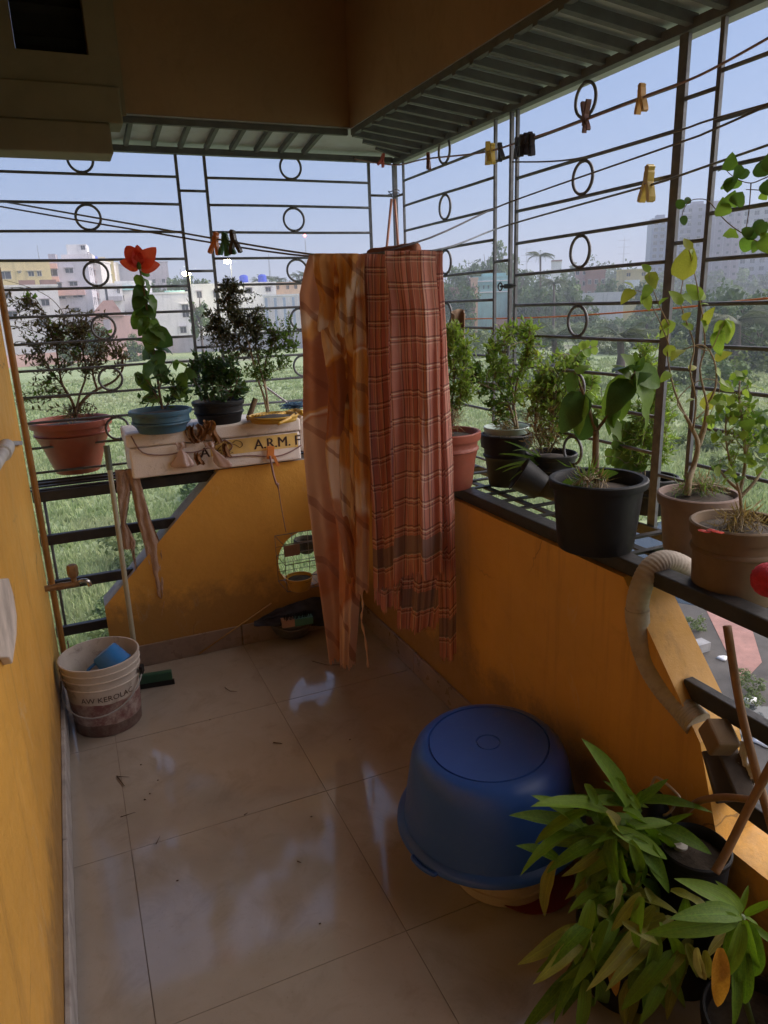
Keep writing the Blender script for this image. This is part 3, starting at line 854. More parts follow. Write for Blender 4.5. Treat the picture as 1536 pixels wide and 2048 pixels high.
for i in range(22): b.boxpx('wall_sheet', 'pale' if i % 3 else 'blue', 533 + i * 5.7, 537.6 + i * 5.7, 594, 655, .05)
b = Bld('house_building', 'small peach house beyond the white shed', 548, 602, 567, 172, 8, 'peach'); b.winrows([-2, 0.2, 2], 10, 11.5, 3, .8, 1.0, 'peach')
# boundary wall along the field
A, B_ = far(300, 138), far(680, 132)
wl = thing('boundary_wall', 'long grey boundary wall with a white top along the far edge of the field', 'wall', (A.x, A.y, GZ))
MB().bar((A.x, A.y, GZ + 1.35), (B_.x, B_.y, GZ + 1.35), .25, 2.7).build('wall_face', P['grey'], wl)
MB().bar((A.x, A.y, GZ + 2.8), (B_.x, B_.y, GZ + 2.8), .35, .2).build('coping', P['white'], wl)
A2, B2 = far(-60, 120), far(290, 128)
wl2 = thing('boundary_wall', 'pinkish boundary wall in front of the houses at the left', 'wall', (A2.x, A2.y, GZ))
MB().bar((A2.x, A2.y, GZ + .9), (B2.x, B2.y, GZ + .9), .25, 1.8).build('wall_face', P['pink'], wl2)
# street lamps, masts
M_pole = mat('galvanised_pole', (.3, .3, .32), .5)
M_lamp = emit('lamp_glow', (1.0, .93, .5), 25)
for px, py, d, lab in ((384, 548, 150, 'lit street lamp above the tall narrow tree left of the factory'), (467, 524, 155, 'lit street lamp rising behind the tip of the dark bush')):
    p = far(px, d); z = zfar(px, py, d)
    t = thing('street_lamp', lab, 'street lamp', (p.x, p.y, GZ), 'street lamps')
    MB().tube([(p.x, p.y, GZ), (p.x, p.y, z), (p.x - .6, p.y - .4, z + .25)], [.1, .07, .05], 6).build('pole', M_pole, t)
    MB().lathe([(0.01, -.45), (.7, -.3), (.8, 0), (.45, .35), (0.01, .45)], (p.x - .7, p.y - .45, z + .1), 10).build('lamp_head', M_lamp, t)
M_red = emit('red_beacon', (1.0, .12, .12), 5)
for px, ytop, d, lab, red in ((617, 471, 420, 'thin lattice phone mast with a red light left of the cloth', True), (543, 508, 400, 'thin bare mast left of the phone mast', False), (90, 490, 260, 'thin roof antenna above the yellow block', False), (1243, 474, 700, 'far grey power pylon above the distant trees', False), (1052, 492, 700, 'far grey power pylon left of the tall palm', False)):
    p = far(px, d); z = zfar(px, ytop, d)
    t = thing('radio_mast', lab, 'mast', (p.x, p.y, GZ))
    mb = MB(); r0 = 1.6 if d > 300 else .3
    for k in range(3):
        a = k * 2.1
        mb.tube([(p.x + r0 * math.cos(a), p.y + r0 * math.sin(a), GZ), (p.x, p.y, z)], [.16, .1], 4)
    for q in range(8): 
        zz = GZ + (z - GZ) * q / 8; rr = r0 * (1 - q / 8)
        mb.tube([(p.x + rr * math.cos(k * 2.1), p.y + rr * math.sin(k * 2.1), zz) for k in range(3)], .08, 4, closed=True)
    if d > 500:
        dv = CR
        for f in (.75, .85, .95):
            zz = GZ + (z - GZ) * f
            mb.tube([(p.x - dv.x * 5, p.y - dv.y * 5, zz), (p.x + dv.x * 5, p.y + dv.y * 5, zz)], .18, 4)
    mb.build('lattice', M_pole, t)
    if red: MB().lathe([(0.01, -.9), (.9, 0), (0.01, .9)], (p.x, p.y, z), 8).build('beacon', M_red, t)
# right side houses
b = Bld('house_building', 'turquoise two storey house between the trees', 951, 1012, 555, 170, 9, 'turq', yaw=.1)
for y in (570,):
    for i in range(6): b.winpx(957 + i * 9, 961 + i * 9, y, y + 8, 'turq')
b.boxpx('floor_band', 'white', 950, 1013, 561, 563, .3); b.boxpx('floor_band', 'white', 950, 1013, 583, 585, .3)
b.roofbox('roof_room', 'turq', 968, 1012, 546, 2, 6)
b = Bld('house_building', 'weathered peach house left of the turquoise house', 942, 955, 558, 160, 7, 'peach')
b = Bld('house_building', 'low ruined brown house under the trees beside the cloth', 903, 948, 577, 158, 6, 'brown'); b.winrows([-1.5, 1], 1.5, 3, 3, .8, .9, 'peach')
b = Bld('house_building', 'small white roof top above the far trees right of the tall palm', 1102, 1120, 523, 240, 6, 'white'); b.boxpx('roof_slab', 'brown', 1102, 1121, 520, 523, .3)
b = Bld('house_building', 'pale pink four storey house beside the brick house', 1150, 1171, 542, 200, 9, 'pink')
b.winrows([-.9, .9], 4, 13, 2.7, .9, 1.1, 'pale')
b = Bld('house_building', 'unpainted brick house in the middle distance', 1172, 1206, 543, 195, 9, 'brick'); b.winrows([-1.3, .3, 1.9], 6, 10.5, 2.8, .8, 1.1, 'pale'); b.roofbox('roof_room', 'brick', 1178, 1200, 538, 2, 6)
b = Bld('house_building', 'yellow house with a white porch left of the heavy iron post', 1236, 1292, 541, 190, 9, 'yellow'); b.boxpx('porch', 'white', 1250, 1276, 560, 590, 1.2); b.winpx(1252, 1260, 545, 553, 'yellow'); b.winpx(1278, 1286, 545, 553, 'yellow')
b = Bld('house_building', 'low pale wall house in front of the brick house', 1150, 1240, 585, 170, 4, 'pale', parapet=0)
A, B_ = far(985, 165), far(1075, 165)
wl = MB().bar((A.x, A.y, GZ + 1.6), (B_.x, B_.y, GZ + 1.6), .3, 3.2).build('brick_wall', P['brick'])
tag(wl, 'long red brick wall right of the turquoise house', 'wall')
# towers
def tower(label, px0, px1, ytop, dist, key, cols, wkey, yaw, ww=1.2, hh=1.3, depth=16, side=0, sidecols=()):
    b = Bld('apartment_tower', label, px0, px1, ytop, dist, depth, key, yaw)
    H = b.zt - GZ
    z = H - 2.0
    while z > 9:
        for u in cols: b.win(u * b.w / 2, z, ww, hh, wkey)
        for u in sidecols: b.win(u, z, ww, hh, wkey, side)
        z -= 3.05
    return b
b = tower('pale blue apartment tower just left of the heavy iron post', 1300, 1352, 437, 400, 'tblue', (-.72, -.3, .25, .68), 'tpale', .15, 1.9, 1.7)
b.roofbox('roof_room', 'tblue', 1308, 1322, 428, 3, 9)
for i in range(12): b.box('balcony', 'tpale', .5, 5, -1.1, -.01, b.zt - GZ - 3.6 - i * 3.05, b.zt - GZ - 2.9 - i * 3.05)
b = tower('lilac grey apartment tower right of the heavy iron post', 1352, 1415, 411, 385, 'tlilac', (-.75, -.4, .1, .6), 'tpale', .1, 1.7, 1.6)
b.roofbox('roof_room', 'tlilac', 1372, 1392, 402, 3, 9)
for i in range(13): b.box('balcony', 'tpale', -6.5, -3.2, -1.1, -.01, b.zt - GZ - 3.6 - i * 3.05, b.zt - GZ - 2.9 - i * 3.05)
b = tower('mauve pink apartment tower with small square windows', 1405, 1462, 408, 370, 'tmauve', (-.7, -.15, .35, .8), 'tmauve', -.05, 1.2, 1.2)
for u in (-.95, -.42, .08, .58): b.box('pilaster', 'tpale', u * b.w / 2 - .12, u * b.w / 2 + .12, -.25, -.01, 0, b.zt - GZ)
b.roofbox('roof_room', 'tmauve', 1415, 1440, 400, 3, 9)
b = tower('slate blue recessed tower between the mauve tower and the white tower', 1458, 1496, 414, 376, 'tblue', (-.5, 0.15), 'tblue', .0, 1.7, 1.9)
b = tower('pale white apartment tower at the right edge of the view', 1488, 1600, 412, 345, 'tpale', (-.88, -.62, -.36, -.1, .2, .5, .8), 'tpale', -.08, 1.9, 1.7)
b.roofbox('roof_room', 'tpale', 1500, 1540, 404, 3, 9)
# trees
TL = [(395, 120, 575, 40, 'tall narrow dark tree in front of the factory', 3), (340, 210, 541, 70, 'tree behind the white factory shed', 1), (378, 200, 535, 55, 'round tree behind the street lamp', 0), (412, 190, 545, 60, 'tree left of the blue water tanks', 1), (300, 230, 552, 50, 'tree rising behind the white houses', 0), (455, 240, 553, 60, 'low tree behind the factory roof', 1), (575, 220, 548, 60, 'tree behind the peach house', 0), (620, 230, 545, 60, 'tree behind the cloth', 1), (545, 260, 551, 50, 'far tree between the palms', 0),
      (120, 116, 640, 45, 'small tree before the pinkish wall', 1), (175, 118, 632, 55, 'dense tree left of the pink house', 0), (255, 119, 660, 40, 'low tree by the pink house', 1),
      (905, 190, 517, 70, 'tree right of the plaid cloth', 1), (945, 180, 512, 70, 'wide tree above the peach house', 0), (998, 200, 466, 75, 'tallest tree behind the iron posts', 1), (975, 190, 498, 70, 'tree left of the tallest tree', 0), (1040, 185, 527, 80, 'dark tree right of the turquoise house', 2), (1062, 170, 545, 90, 'deep blue green tree below the palm', 0), (920, 150, 548, 70, 'tree in front of the ruined house', 0), (1110, 165, 542, 90, 'leafy tree in front of the pink house', 2), (1142, 160, 555, 70, 'tree beside the pink house', 1), (1085, 150, 560, 70, 'low tree under the palm', 0), (1222, 175, 545, 55, 'dark tree between brick house and yellow house', 0), (1175, 150, 580, 60, 'low tree before the brick house', 1), (1300, 175, 545, 70, 'tree left of the towers', 0), (1340, 165, 550, 70, 'tree at the foot of the blue tower', 1),
      (1375, 120, 556, 90, 'tree below the lilac tower', 0), (1425, 110, 560, 110, 'broad tree below the mauve tower', 2), (1490, 92, 543, 130, 'large tree at the right edge of the view', 0), (1550, 88, 560, 120, 'tree beyond the right edge', 2), (1455, 84, 590, 100, 'low tree before the towers', 1), (1530, 78, 620, 110, 'bushy tree at the right edge above the field', 0), (1395, 90, 605, 80, 'rounded tree right of the heavy post', 0), (1300, 110, 590, 80, 'rounded low tree left of the heavy post', 1)]
for px, d, yt, wp, lab, kd in TL: tree(px, d, yt, wp, lab, kd)
for i in range(26):                             # the far line of trees
    px = 640 + i * 38 + rnd.uniform(-8, 8)
    tree(px, rnd.uniform(300, 380), 528 - 12 * math.exp(-((px - 1210) / 90) ** 2) + rnd.uniform(-6, 6), rnd.uniform(60, 95), 'hazy tree in the far tree line behind the houses', rnd.choice([0, 1, 2]), 'trees of the far tree line')
for i in range(20):
    px = -40 + i * 34 + rnd.uniform(-8, 8)
    tree(px, rnd.uniform(300, 340), 556 - (px - 200) * .018 + rnd.uniform(-4, 4), rnd.uniform(50, 80), 'hazy tree far behind the buildings at the left', rnd.choice([0, 1, 2]), 'far trees behind the left buildings')
palm(1079, 160, 494, 'tall palm standing above the trees right of the iron posts', 1.25)
palm(1107, 135, 548, 'shorter palm with hanging dry fronds below the tall palm', 1.2)
palm(519, 190, 551, 'palm left of the second blue tank', .85); palm(535, 195, 545, 'palm right of the blue tanks', 1.0); palm(560, 200, 549, 'palm above the peach house', .9); palm(600, 205, 540, 'palm seen through the ring beside the cloth', 1.1); palm(612, 215, 538, 'palm partly behind the cloth', 1.0)
palm(1245, 62, 634, 'bushy date palm low in the green field', 1.25, nfr=26, stout=1.4); palm(1110, 70, 640, 'date palm clump in the field behind the iron ring', 1.2, nfr=24, stout=1.4)
palm(1480, 75, 600, 'date palm at the right among the dark trees', 1.4, nfr=22, stout=1.3)
# bushes scattered over the field
bushes = [crown_mesh('bush', 12, 46, 1.0, .2, M_t3, 11, .7), crown_mesh('bush', 14, 46, 1.0, .19, M_t2, 12, .6), crown_mesh('bush', 10, 50, 1.0, .17, M_t3, 13, .9)]
def bush(x, y, s, k):
    o = put(bushes[k], 'bush', None, (x, y, GZ + s * .45), Matrix.Rotation(rnd.uniform(0, 6.28), 3, 'Z') * s)
    tag(o, 'low leafy bush growing in the open green field', 'bush', 'bushes scattered over the field')
def bush2(x, y, s, k, lab, grp):
    o = put(bushes[k], 'bush', None, (x, y, GZ + s * .45), Matrix.Rotation(rnd.uniform(0, 6.28), 3, 'Z') * s)
    tag(o, lab, 'bush', grp)
for i in range(46):
    d = 60 + 75 * rnd.random(); p = far(rnd.uniform(880, 1560), d)
    bush2(p.x, p.y, rnd.uniform(1.0, 2.6), rnd.randrange(3), 'small bush in the open field behind the right grille', 'bushes in the field behind the right grille')
for i in range(52):
    d = rnd.uniform(95, 165); p = far(rnd.uniform(1040, 1580) if i < 36 else rnd.uniform(890, 1200), d)
    bush2(p.x, p.y, rnd.uniform(1.6, 3.4), rnd.choice([1, 1, 2]), 'dense thicket bush at the foot of the trees at the right', 'thicket bushes under the right hand trees')
for px, d, s in ((400, 26, 1.3), (430, 24, 1.2), (370, 28, 1.0), (230, 20.5, 1.0), (280, 20, .9), (180, 21, .9), (330, 21, .8), (150, 17, .7), (210, 16, .9), (260, 15.5, .8), (180, 14.2, .7), (120, 15, .8), (300, 17, .7), (420, 18, .9), (1330, 40, 1.2), (1420, 36, 1.3), (1500, 40, 1.6), (1530, 30, 1.4), (1050, 45, 1.2)):
    p = far(px, d); bush(p.x, p.y, s, rnd.randrange(3))
for x, y, s in ((9.35, 5.15, .3), (9.0, 4.75, .22), (9.6, 5.5, .2), (8.6, 4.7, .22), (8.4, 4.4, .2), (12.9, 7.7, .3), (9.2, 3.6, .3), (10.4, 7.4, .3)): bush2(x, y, s, 2, 'small leafy weed sprouting from the dark mud below the right rails', 'weeds on the mud below the balcony')

# air
hz = NT('air')
hz.t.nodes.remove(hz.b)
vol = hz.n('ShaderNodeVolumePrincipled')
vol.inputs['Color'].default_value = (0.86, 0.92, 1.0, 1)
vol.inputs['Density'].default_value = 0.0012
vol.inputs['Anisotropy'].default_value = 0.1
hz.l(vol.outputs[0], hz.out.inputs['Volume'])
haze = MB().bx((-1650, -1650, GZ - 1.2), (1650, 1650, 75)).build('haze', hz.m)
haze['kind'] = 'stuff'

# ================================================================ pots and plants
M_terra = mat('red_plastic', (0.34, 0.085, 0.05), 0.5, 0.15, 12, 0.25, (0.22, 0.12, 0.09), 0.05, 50, dscale=14)
M_bluep = mat('blue_plastic_pot', (0.045, 0.125, 0.20), 0.45, 0.12, 12, 0.35, (0.12, 0.12, 0.12), 0.05, 50)
M_blackp = mat('black_plastic', (0.009, 0.009, 0.011), 0.55, 0.25, 12, 0.35, (0.022, 0.02, 0.018), 0.06, 60, spec=.3)
M_pinkp = mat('clay_grey_pink', (0.22, 0.15, 0.125), 0.75, 0.15, 14, 0.4, (0.15, 0.10, 0.08), 0.2, 70)
M_tanp = mat('clay_tan', (0.15, 0.095, 0.05), 0.75, 0.18, 14, 0.5, (0.09, 0.065, 0.05), 0.2, 70)
M_soil = mat('soil', (0.06, 0.045, 0.033), 0.95, 0.4, 40, 0.5, (0.02, 0.016, 0.012), 0.9, 90)
M_straw = leafmat('dry_straw', (0.22, 0.16, 0.08), (0.36, 0.28, 0.15), 0.2, 0.8)
M_stem = mat('brown_stem', (0.16, 0.105, 0.06), 0.85, 0.3, 40, 0.3, (0.06, 0.045, 0.03), 0.5, 150)
M_stemg = mat('pale_stem', (0.30, 0.235, 0.15), 0.8, 0.3, 40, 0.3, (0.12, 0.09, 0.05), 0.4, 150)
M_lf_dark = leafmat('leaf_dark', (0.036, 0.082, 0.022), (0.068, 0.13, 0.036), 0.3, 0.4)
M_lf_purp = leafmat('leaf_purple_green', (0.11, 0.062, 0.055), (0.13, 0.13, 0.06), 0.3, 0.5)
M_lf_mid = leafmat('leaf_mid', (0.07, 0.15, 0.03), (0.15, 0.24, 0.05), 0.4, 0.4)
M_lf_light = leafmat('leaf_light', (0.14, 0.25, 0.045), (0.28, 0.37, 0.085), 0.45, 0.45)
M_lf_yel = leafmat('leaf_yellow_green', (0.20, 0.26, 0.05), (0.38, 0.38, 0.09), 0.45, 0.45, spots=.5)
M_lf_grey = leafmat('leaf_grey_green', (0.055, 0.065, 0.04), (0.095, 0.10, 0.06), 0.3, 0.55)
M_petal = leafmat('red_petal', (0.55, 0.045, 0.03), (0.68, 0.09, 0.05), 0.45, 0.5)
M_drac = leafmat('dracaena_leaf', (0.07, 0.155, 0.010), (0.185, 0.29, 0.024), 0.38, 0.55, tip=(0.45, 0.33, 0.18))
M_dracy = leafmat('dracaena_leaf_yellowing', (0.17, 0.19, 0.022), (0.28, 0.25, 0.04), 0.3, 0.4, tip=(0.42, 0.28, 0.12))
M_dracp = leafmat('dracaena_leaf_faded', (0.30, 0.30, 0.10), (0.38, 0.34, 0.13), 0.35, 0.45, tip=(0.4, 0.25, 0.12))
M_gold = leafmat('leaf_golden', (0.55, 0.26, 0.03), (0.62, 0.33, 0.06), 0.35, 0.45, spots=.4)

def lmesh(name, wf, m, fold=0.18, curl=0.25, seg=7, wav=0.0, twist=0.0):
    mb = MB()
    vs, uv = [], []
    for i in range(seg + 1):
        t = i / seg
        w2 = wf(t)
        a = curl * t
        y = math.sin(a) / curl if curl else t
        z = -(1 - math.cos(a)) / curl if curl else 0
        for s in (-1, 0, 1):
            ww = wav * math.sin(t * 17 + s * 1.3) * w2 if s else 0
            x, dz = s * w2, fold * w2 * abs(s) + ww
            c, q = math.cos(twist * t), math.sin(twist * t)
            vs.append((x * c - dz * q, y, z + x * q + dz * c)); uv.append((0.5 + s * .5, t))
    fs = [(i * 3 + j, i * 3 + j + 1, i * 3 + j + 4, i * 3 + j + 3) for i in range(seg) for j in (0, 1)]
    mb.add(vs, fs, 0, uv)
    return mb.mesh(name, m, smooth='all')
lance = lambda w: (lambda t: w * 2.45 * (t + .03) ** .55 * max(0.0, 1 - t) ** .85 + .001)
ovate = lambda w: (lambda t: w * max(0.0, math.sin(PI * min(1, t ** .62 * .98 + .02))) ** .75 + .002)
roundl = lambda w: (lambda t: w * max(0.0, math.sin(PI * min(1, t ** .8 * .98 + .02))) ** .55 + .002)
lobed = lambda w: (lambda t: w * max(0.0, math.sin(PI * min(1, t ** .6 * .98 + .02))) ** .8 * (1 + .14 * math.sin(t * 15)) + .002)
blade = lambda w: (lambda t: w * (1 - t) ** .6 * min(1, t * 6 + .3) + .0008)

def frame(dirv, up, roll=0.0):
    y = V(dirv).normalized()
    z = V(up) - y * V(up).dot(y)
    z = z.normalized() if z.length > 1e-4 else y.orthogonal().normalized()
    x = y.cross(z)
    M = Matrix((x, y, z)).transposed()
    return M @ Matrix.Rotation(roll, 3, 'Y')
def leaf(me, root, a, b, up=None, roll=None, name='leaf', wide=1.0):
    a, b = V(a), V(b)
    L = (b - a).length
    u = up if up is not None else ((CAM - a).normalized() * .7 + V((0, 0, .8)) + jit(.35))
    M = frame(b - a, u, rnd.uniform(-.3, .3) if roll is None else roll) @ Matrix.Diagonal((L * wide, L, L))
    return put(me, name, root, a, M)

def pot(root, B, h, r0, r1, m, lip=0.012, liph=0.03, soil=0.03, ring=True, seg=40, name='pot', sm=None):
    q = [(0.001, 0), (r0 * .97, 0), (r0, .006)]
    q += [(r0 + (r1 - lip * .6 - r0) * t, h * t) for t in (.25, .5, .75)]
    zl = h - liph
    rl = r0 + (r1 - lip * .6 - r0) * zl / h
    if ring: q += [(rl - .001, zl - .035), (rl + .0035, zl - .032), (rl + .003, zl - .027), (rl - .001, zl - .023)]
    q = sorted(q, key=lambda p: p[1]) if not ring else q
    q = [p for p in q if p[1] < zl - .0001] if not ring else [p for p in q if p[1] < zl]
    q.sort(key=lambda p: p[1])
    q += [(rl, zl), (r1 - .002, zl + .002), (r1, zl + liph * .5), (r1, h - .003), (r1 - .004, h), (r1 - lip * .9, h - .001), (r1 - lip - .003, h - .012), (r1 - lip - .006, h - soil - .01)]
    o = MB().lathe(q, B, seg).build(name, m, root, True)
    s = MB().lathe([(0.001, 0.012), (r1 * .3, 0.010), (r1 * .6, 0.004), (r1 - lip - .004, 0)], V(B) + V((0, 0, h - soil)), 24, wob=lambda a, z: 1 + .0 * a).build('soil', sm or M_soil, root, 'all')
    return o
def potpx(name, label, base, z, rim, rimpx, basepx, m, cat='potted plant', group=None, **kw):
    B = at(base[0], base[1], 2, z)
    T = upr(rim[0], rim[1], B)
    h = T.z - z
    r1, r0 = rimpx / 2 * mpp(T), basepx / 2 * mpp(B)
    t = thing(name, label, cat, B, group)
    pot(t, B, h, r0, r1, m, **kw)
    return t, B, V((B.x, B.y, z + h))

def stems(root, paths, r0, r1, m, name='stem', k=4, n=6):
    for pts in paths:
        q = smoothpath(pts, k)
        N = len(q)
        MB().tube(q, [r0 + (r1 - r0) * i / (N - 1) for i in range(N)], n).build(name, m, root, 'all')
def foliage(root, src, clusters, ls, m, tm, twr=.0012, per=9, lw=.42, droop=.2, name='foliage', seed=1, upbias=.5, quad=True, dens=1.0):
    """twigs from the stems in src to points spread in ellipsoids, with small leaves along each twig"""
    r = random.Random(seed)
    L, T = MB(), MB()
    allp = [p for q in src for p in smoothpath(q, 4)]
    for (c, rad, nt_) in clusters:
        for i in range(int(nt_ * dens)):
            while True:
                u = V((r.uniform(-1, 1), r.uniform(-1, 1), r.uniform(-1, 1)))
                if u.length < 1: break
            e = V(c) + V((u.x * rad[0], u.y * rad[1], u.z * rad[2]))
            cand = sorted(allp, key=lambda p: (p - e).length + max(0, p.z - e.z) * .6)[:5]
            s = r.choice(cand)
            if (s - e).length > .22: s = s.lerp(e, 1 - .22 / (s - e).length)
            mid = s.lerp(e, .5) + V((r.uniform(-.012, .012), r.uniform(-.012, .012), .012))
            pts = smoothpath([s, mid, e], 3)
            T.tube(pts, [twr * 1.4] * 3 + [twr] * 3 + [twr * .6], 3, cap=False)
            for j in range(per):
                t = .25 + .75 * (j + r.random() * .6) / per
                p = s.lerp(mid, t * 2) if t < .5 else mid.lerp(e, t * 2 - 1)
                ax = (e - s).normalized()
                sd = ax.cross(V((r.gauss(0, 1), r.gauss(0, 1), r.gauss(0, 1)))).normalized()
                d = (ax * r.uniform(.2, .9) + sd + V((0, 0, upbias * r.uniform(-.3, 1) - droop))).normalized()
                l = ls * r.uniform(.6, 1.25)
                nn = d.cross(V((r.gauss(0, .5), r.gauss(0, .5), 1))).normalized()
                k = d.cross(nn)
                a, b2 = p, p + d * l - k * l * .12
                mm = p + d * l * .45 + k * l * .06
                L.add([a, mm - nn * l * lw * .5, b2, mm + nn * l * lw * .5], [(0, 1, 2, 3)])
    f = L.build(name, m, root, False, True)
    T.build('twigs', tm, root, False, True)
    return f
def LY(y): return lambda px, py, dy=0.0: at(px, py, 1, y + dy)
def LX(x): return lambda px, py, dx=0.0: at(px, py, 0, x + dx)
def ell(P, px, py, rx, ry, dep, nt_):
    c = P(px, py); s = mpp(c)
    if P in (Pleft,): return (c, (rx * s / .92, dep, ry * s), nt_)
    return (c, (dep, rx * s * 1.6, ry * s), nt_)
Pleft = LY(0.22)
def pick(P, pts, rng=0.0): return [P(*p) + V((0, rnd.uniform(-rng, rng), 0)) for p in pts]

# ---- left shelf
t, B, T = potpx('potted_plant', 'large terracotta red plastic pot with a twisted brown shrub on the left shelf', (157, 941), 0.833, (140, 838), 156, 84, M_terra)
Pleft = LY(B.y)
S1 = [pick(Pleft, p, .03) for p in ([(150, 838), (150, 822), (143, 800), (125, 770), (118, 735), (112, 690)], [(150, 830), (168, 800), (195, 780), (230, 762), (245, 735), (242, 715)], [(150, 828), (160, 790), (172, 750), (165, 700), (150, 660)], [(143, 800), (128, 775), (100, 740), (80, 700)], [(195, 780), (185, 740), (200, 700)], [(112, 690), (85, 620), (55, 580), (20, 575)], [(112, 690), (130, 640), (105, 600), (60, 575), (8, 560)])]
stems(t, S1[:2], .009, .003, M_stem); stems(t, S1[2:5], .006, .002, M_stem); stems(t, S1[5:], .0022, .0009, M_stem)
foliage(t, S1, [ell(Pleft, *e) for e in ((105, 700, 65, 55, .10, 80), (175, 695, 70, 55, .10, 90), (60, 650, 32, 48, .06, 24), (150, 640, 66, 34, .08, 32), (230, 715, 38, 34, .07, 26), (75, 780, 25, 26, .05, 9), (22, 615, 22, 45, .05, 9), (150, 820, 60, 14, .08, 12), (45, 810, 16, 20, .04, 5))], .025, M_lf_purp, M_stem, per=8, seed=3)
foliage(t, S1, [ell(Pleft, *e) for e in ((85, 775, 30, 25, .05, 6), (45, 590, 18, 16, .03, 3), (30, 800, 15, 20, .03, 3), (150, 690, 90, 60, .1, 12))], .03, M_lf_mid, M_stem, per=5, seed=4, lw=.55)
foliage(t, [[T, T + V((0, 0, .02))]], [(T + V((0, 0, .01)), (.11, .11, .03), 20)], .03, M_straw, M_stemg, per=4, seed=5, lw=.12)

t, B, T = potpx('potted_plant', 'blue plastic bowl pot with a tall red flowering hibiscus', (325, 862), 1.034, (327, 818), 123, 92, M_bluep, lip=.009, liph=.02, soil=.02)
Pleft = LY(B.y)
S2 = [pick(Pleft, p, .01) for p in ([(325, 818), (318, 780), (312, 730), (304, 680), (296, 640), (291, 600), (284, 560), (279, 535)], [(318, 780), (330, 750), (345, 725)], [(322, 810), (300, 770), (285, 748)], [(330, 818), (350, 780), (368, 745)])]
stems(t, S2[:1], .0055, .003, M_stem); stems(t, S2[1:], .0028, .0012, M_stem)
hl = [lmesh('leaf', ovate(.36), M_lf_mid, .2, .9, 12, .08), lmesh('leaf', ovate(.38), M_lf_mid, .3, 1.3, 12, .1), lmesh('leaf', roundl(.36), M_lf_mid, .25, .6, 12, .1), lmesh('leaf', ovate(.42), M_lf_dark, .15, 1.1, 9, .15)]
for a, b in (((284, 552), (268, 582)), ((286, 556), (310, 585)), ((281, 545), (303, 548)), ((290, 590), (262, 610)), ((290, 592), (325, 612)), ((293, 605), (276, 640)), ((296, 620), (262, 655)), ((298, 640), (322, 665)), ((300, 645), (262, 672)), ((302, 655), (338, 668)), ((303, 660), (345, 700)), ((303, 662), (300, 705)), ((306, 690), (275, 672)), ((308, 695), (352, 690)), ((308, 700), (270, 712)), ((311, 720), (285, 750)), ((313, 730), (335, 765)), ((312, 700), (322, 735)), ((345, 725), (368, 742)), ((345, 725), (378, 722)), ((285, 748), (262, 772)), ((285, 748), (295, 785)), ((368, 745), (392, 752)), ((368, 745), (360, 785)), ((330, 750), (318, 775)), ((291, 612), (310, 632)), ((292, 640), (285, 668)), ((320, 800), (282, 792)), ((345, 790), (380, 775)), ((297, 628), (276, 622)), ((288, 575), (272, 600))):
    leaf(hl[rnd.randrange(4)], t, Pleft(*a, rnd.uniform(-.01, .01)), Pleft(*b, rnd.uniform(-.05, .03)), roll=rnd.uniform(-.7, .7))
pm_ = [lmesh('petal', ovate(.30), M_petal, .25, .5, 14, .10), lmesh('petal', roundl(.30), M_petal, .3, .9, 14, .12)]
fl = thing_part = MB().lathe([(0.001, 0), (.009, .004), (.010, .02), (.004, .03)], Pleft(279, 540), 8).build('calyx', M_lf_mid, t, 'all')
fc = Pleft(279, 533)
for a in ((252, 489), (277, 487), (311, 493), (238, 522), (322, 529), (262, 500)):
    leaf(pm_[rnd.randrange(2)], t, fc, Pleft(*a, rnd.uniform(-.03, .02)), name='petal', up=CAM - fc + jit(.3), roll=rnd.uniform(-.3, .3), wide=1.15)
foliage(t, S2[1:] + [[T, T + V((0, 0, .03))]], [ell(Pleft, *e) for e in ((335, 770, 45, 32, .06, 16), (290, 800, 30, 14, .05, 6), (360, 800, 30, 16, .05, 8))], .035, M_lf_dark, M_stem, per=5, seed=6, lw=.5)

t, B, T = potpx('potted_plant', 'black round pot with a dense dark green bush on the white foam box', (440, 844), 1.034, (437, 800), 104, 84, M_blackp, lip=.008, liph=.02, soil=.015)
Pleft = LY(B.y)
S3 = [[T + V((x, 0, -.01)), T + V((x * 1.5, rnd.uniform(-.03, .03), .05)), T + V((x * 2.2, rnd.uniform(-.05, .05), .13))] for x in (-.05, -.03, -.01, .015, .035, .05)]
stems(t, S3, .003, .0015, M_stem)
foliage(t, S3, [ell(Pleft, *e) for e in ((432, 735, 60, 35, .09, 60), (440, 775, 62, 32, .09, 60), (395, 720, 25, 22, .05, 12))], .032, M_lf_dark, M_stem, per=7, seed=8, lw=.62)

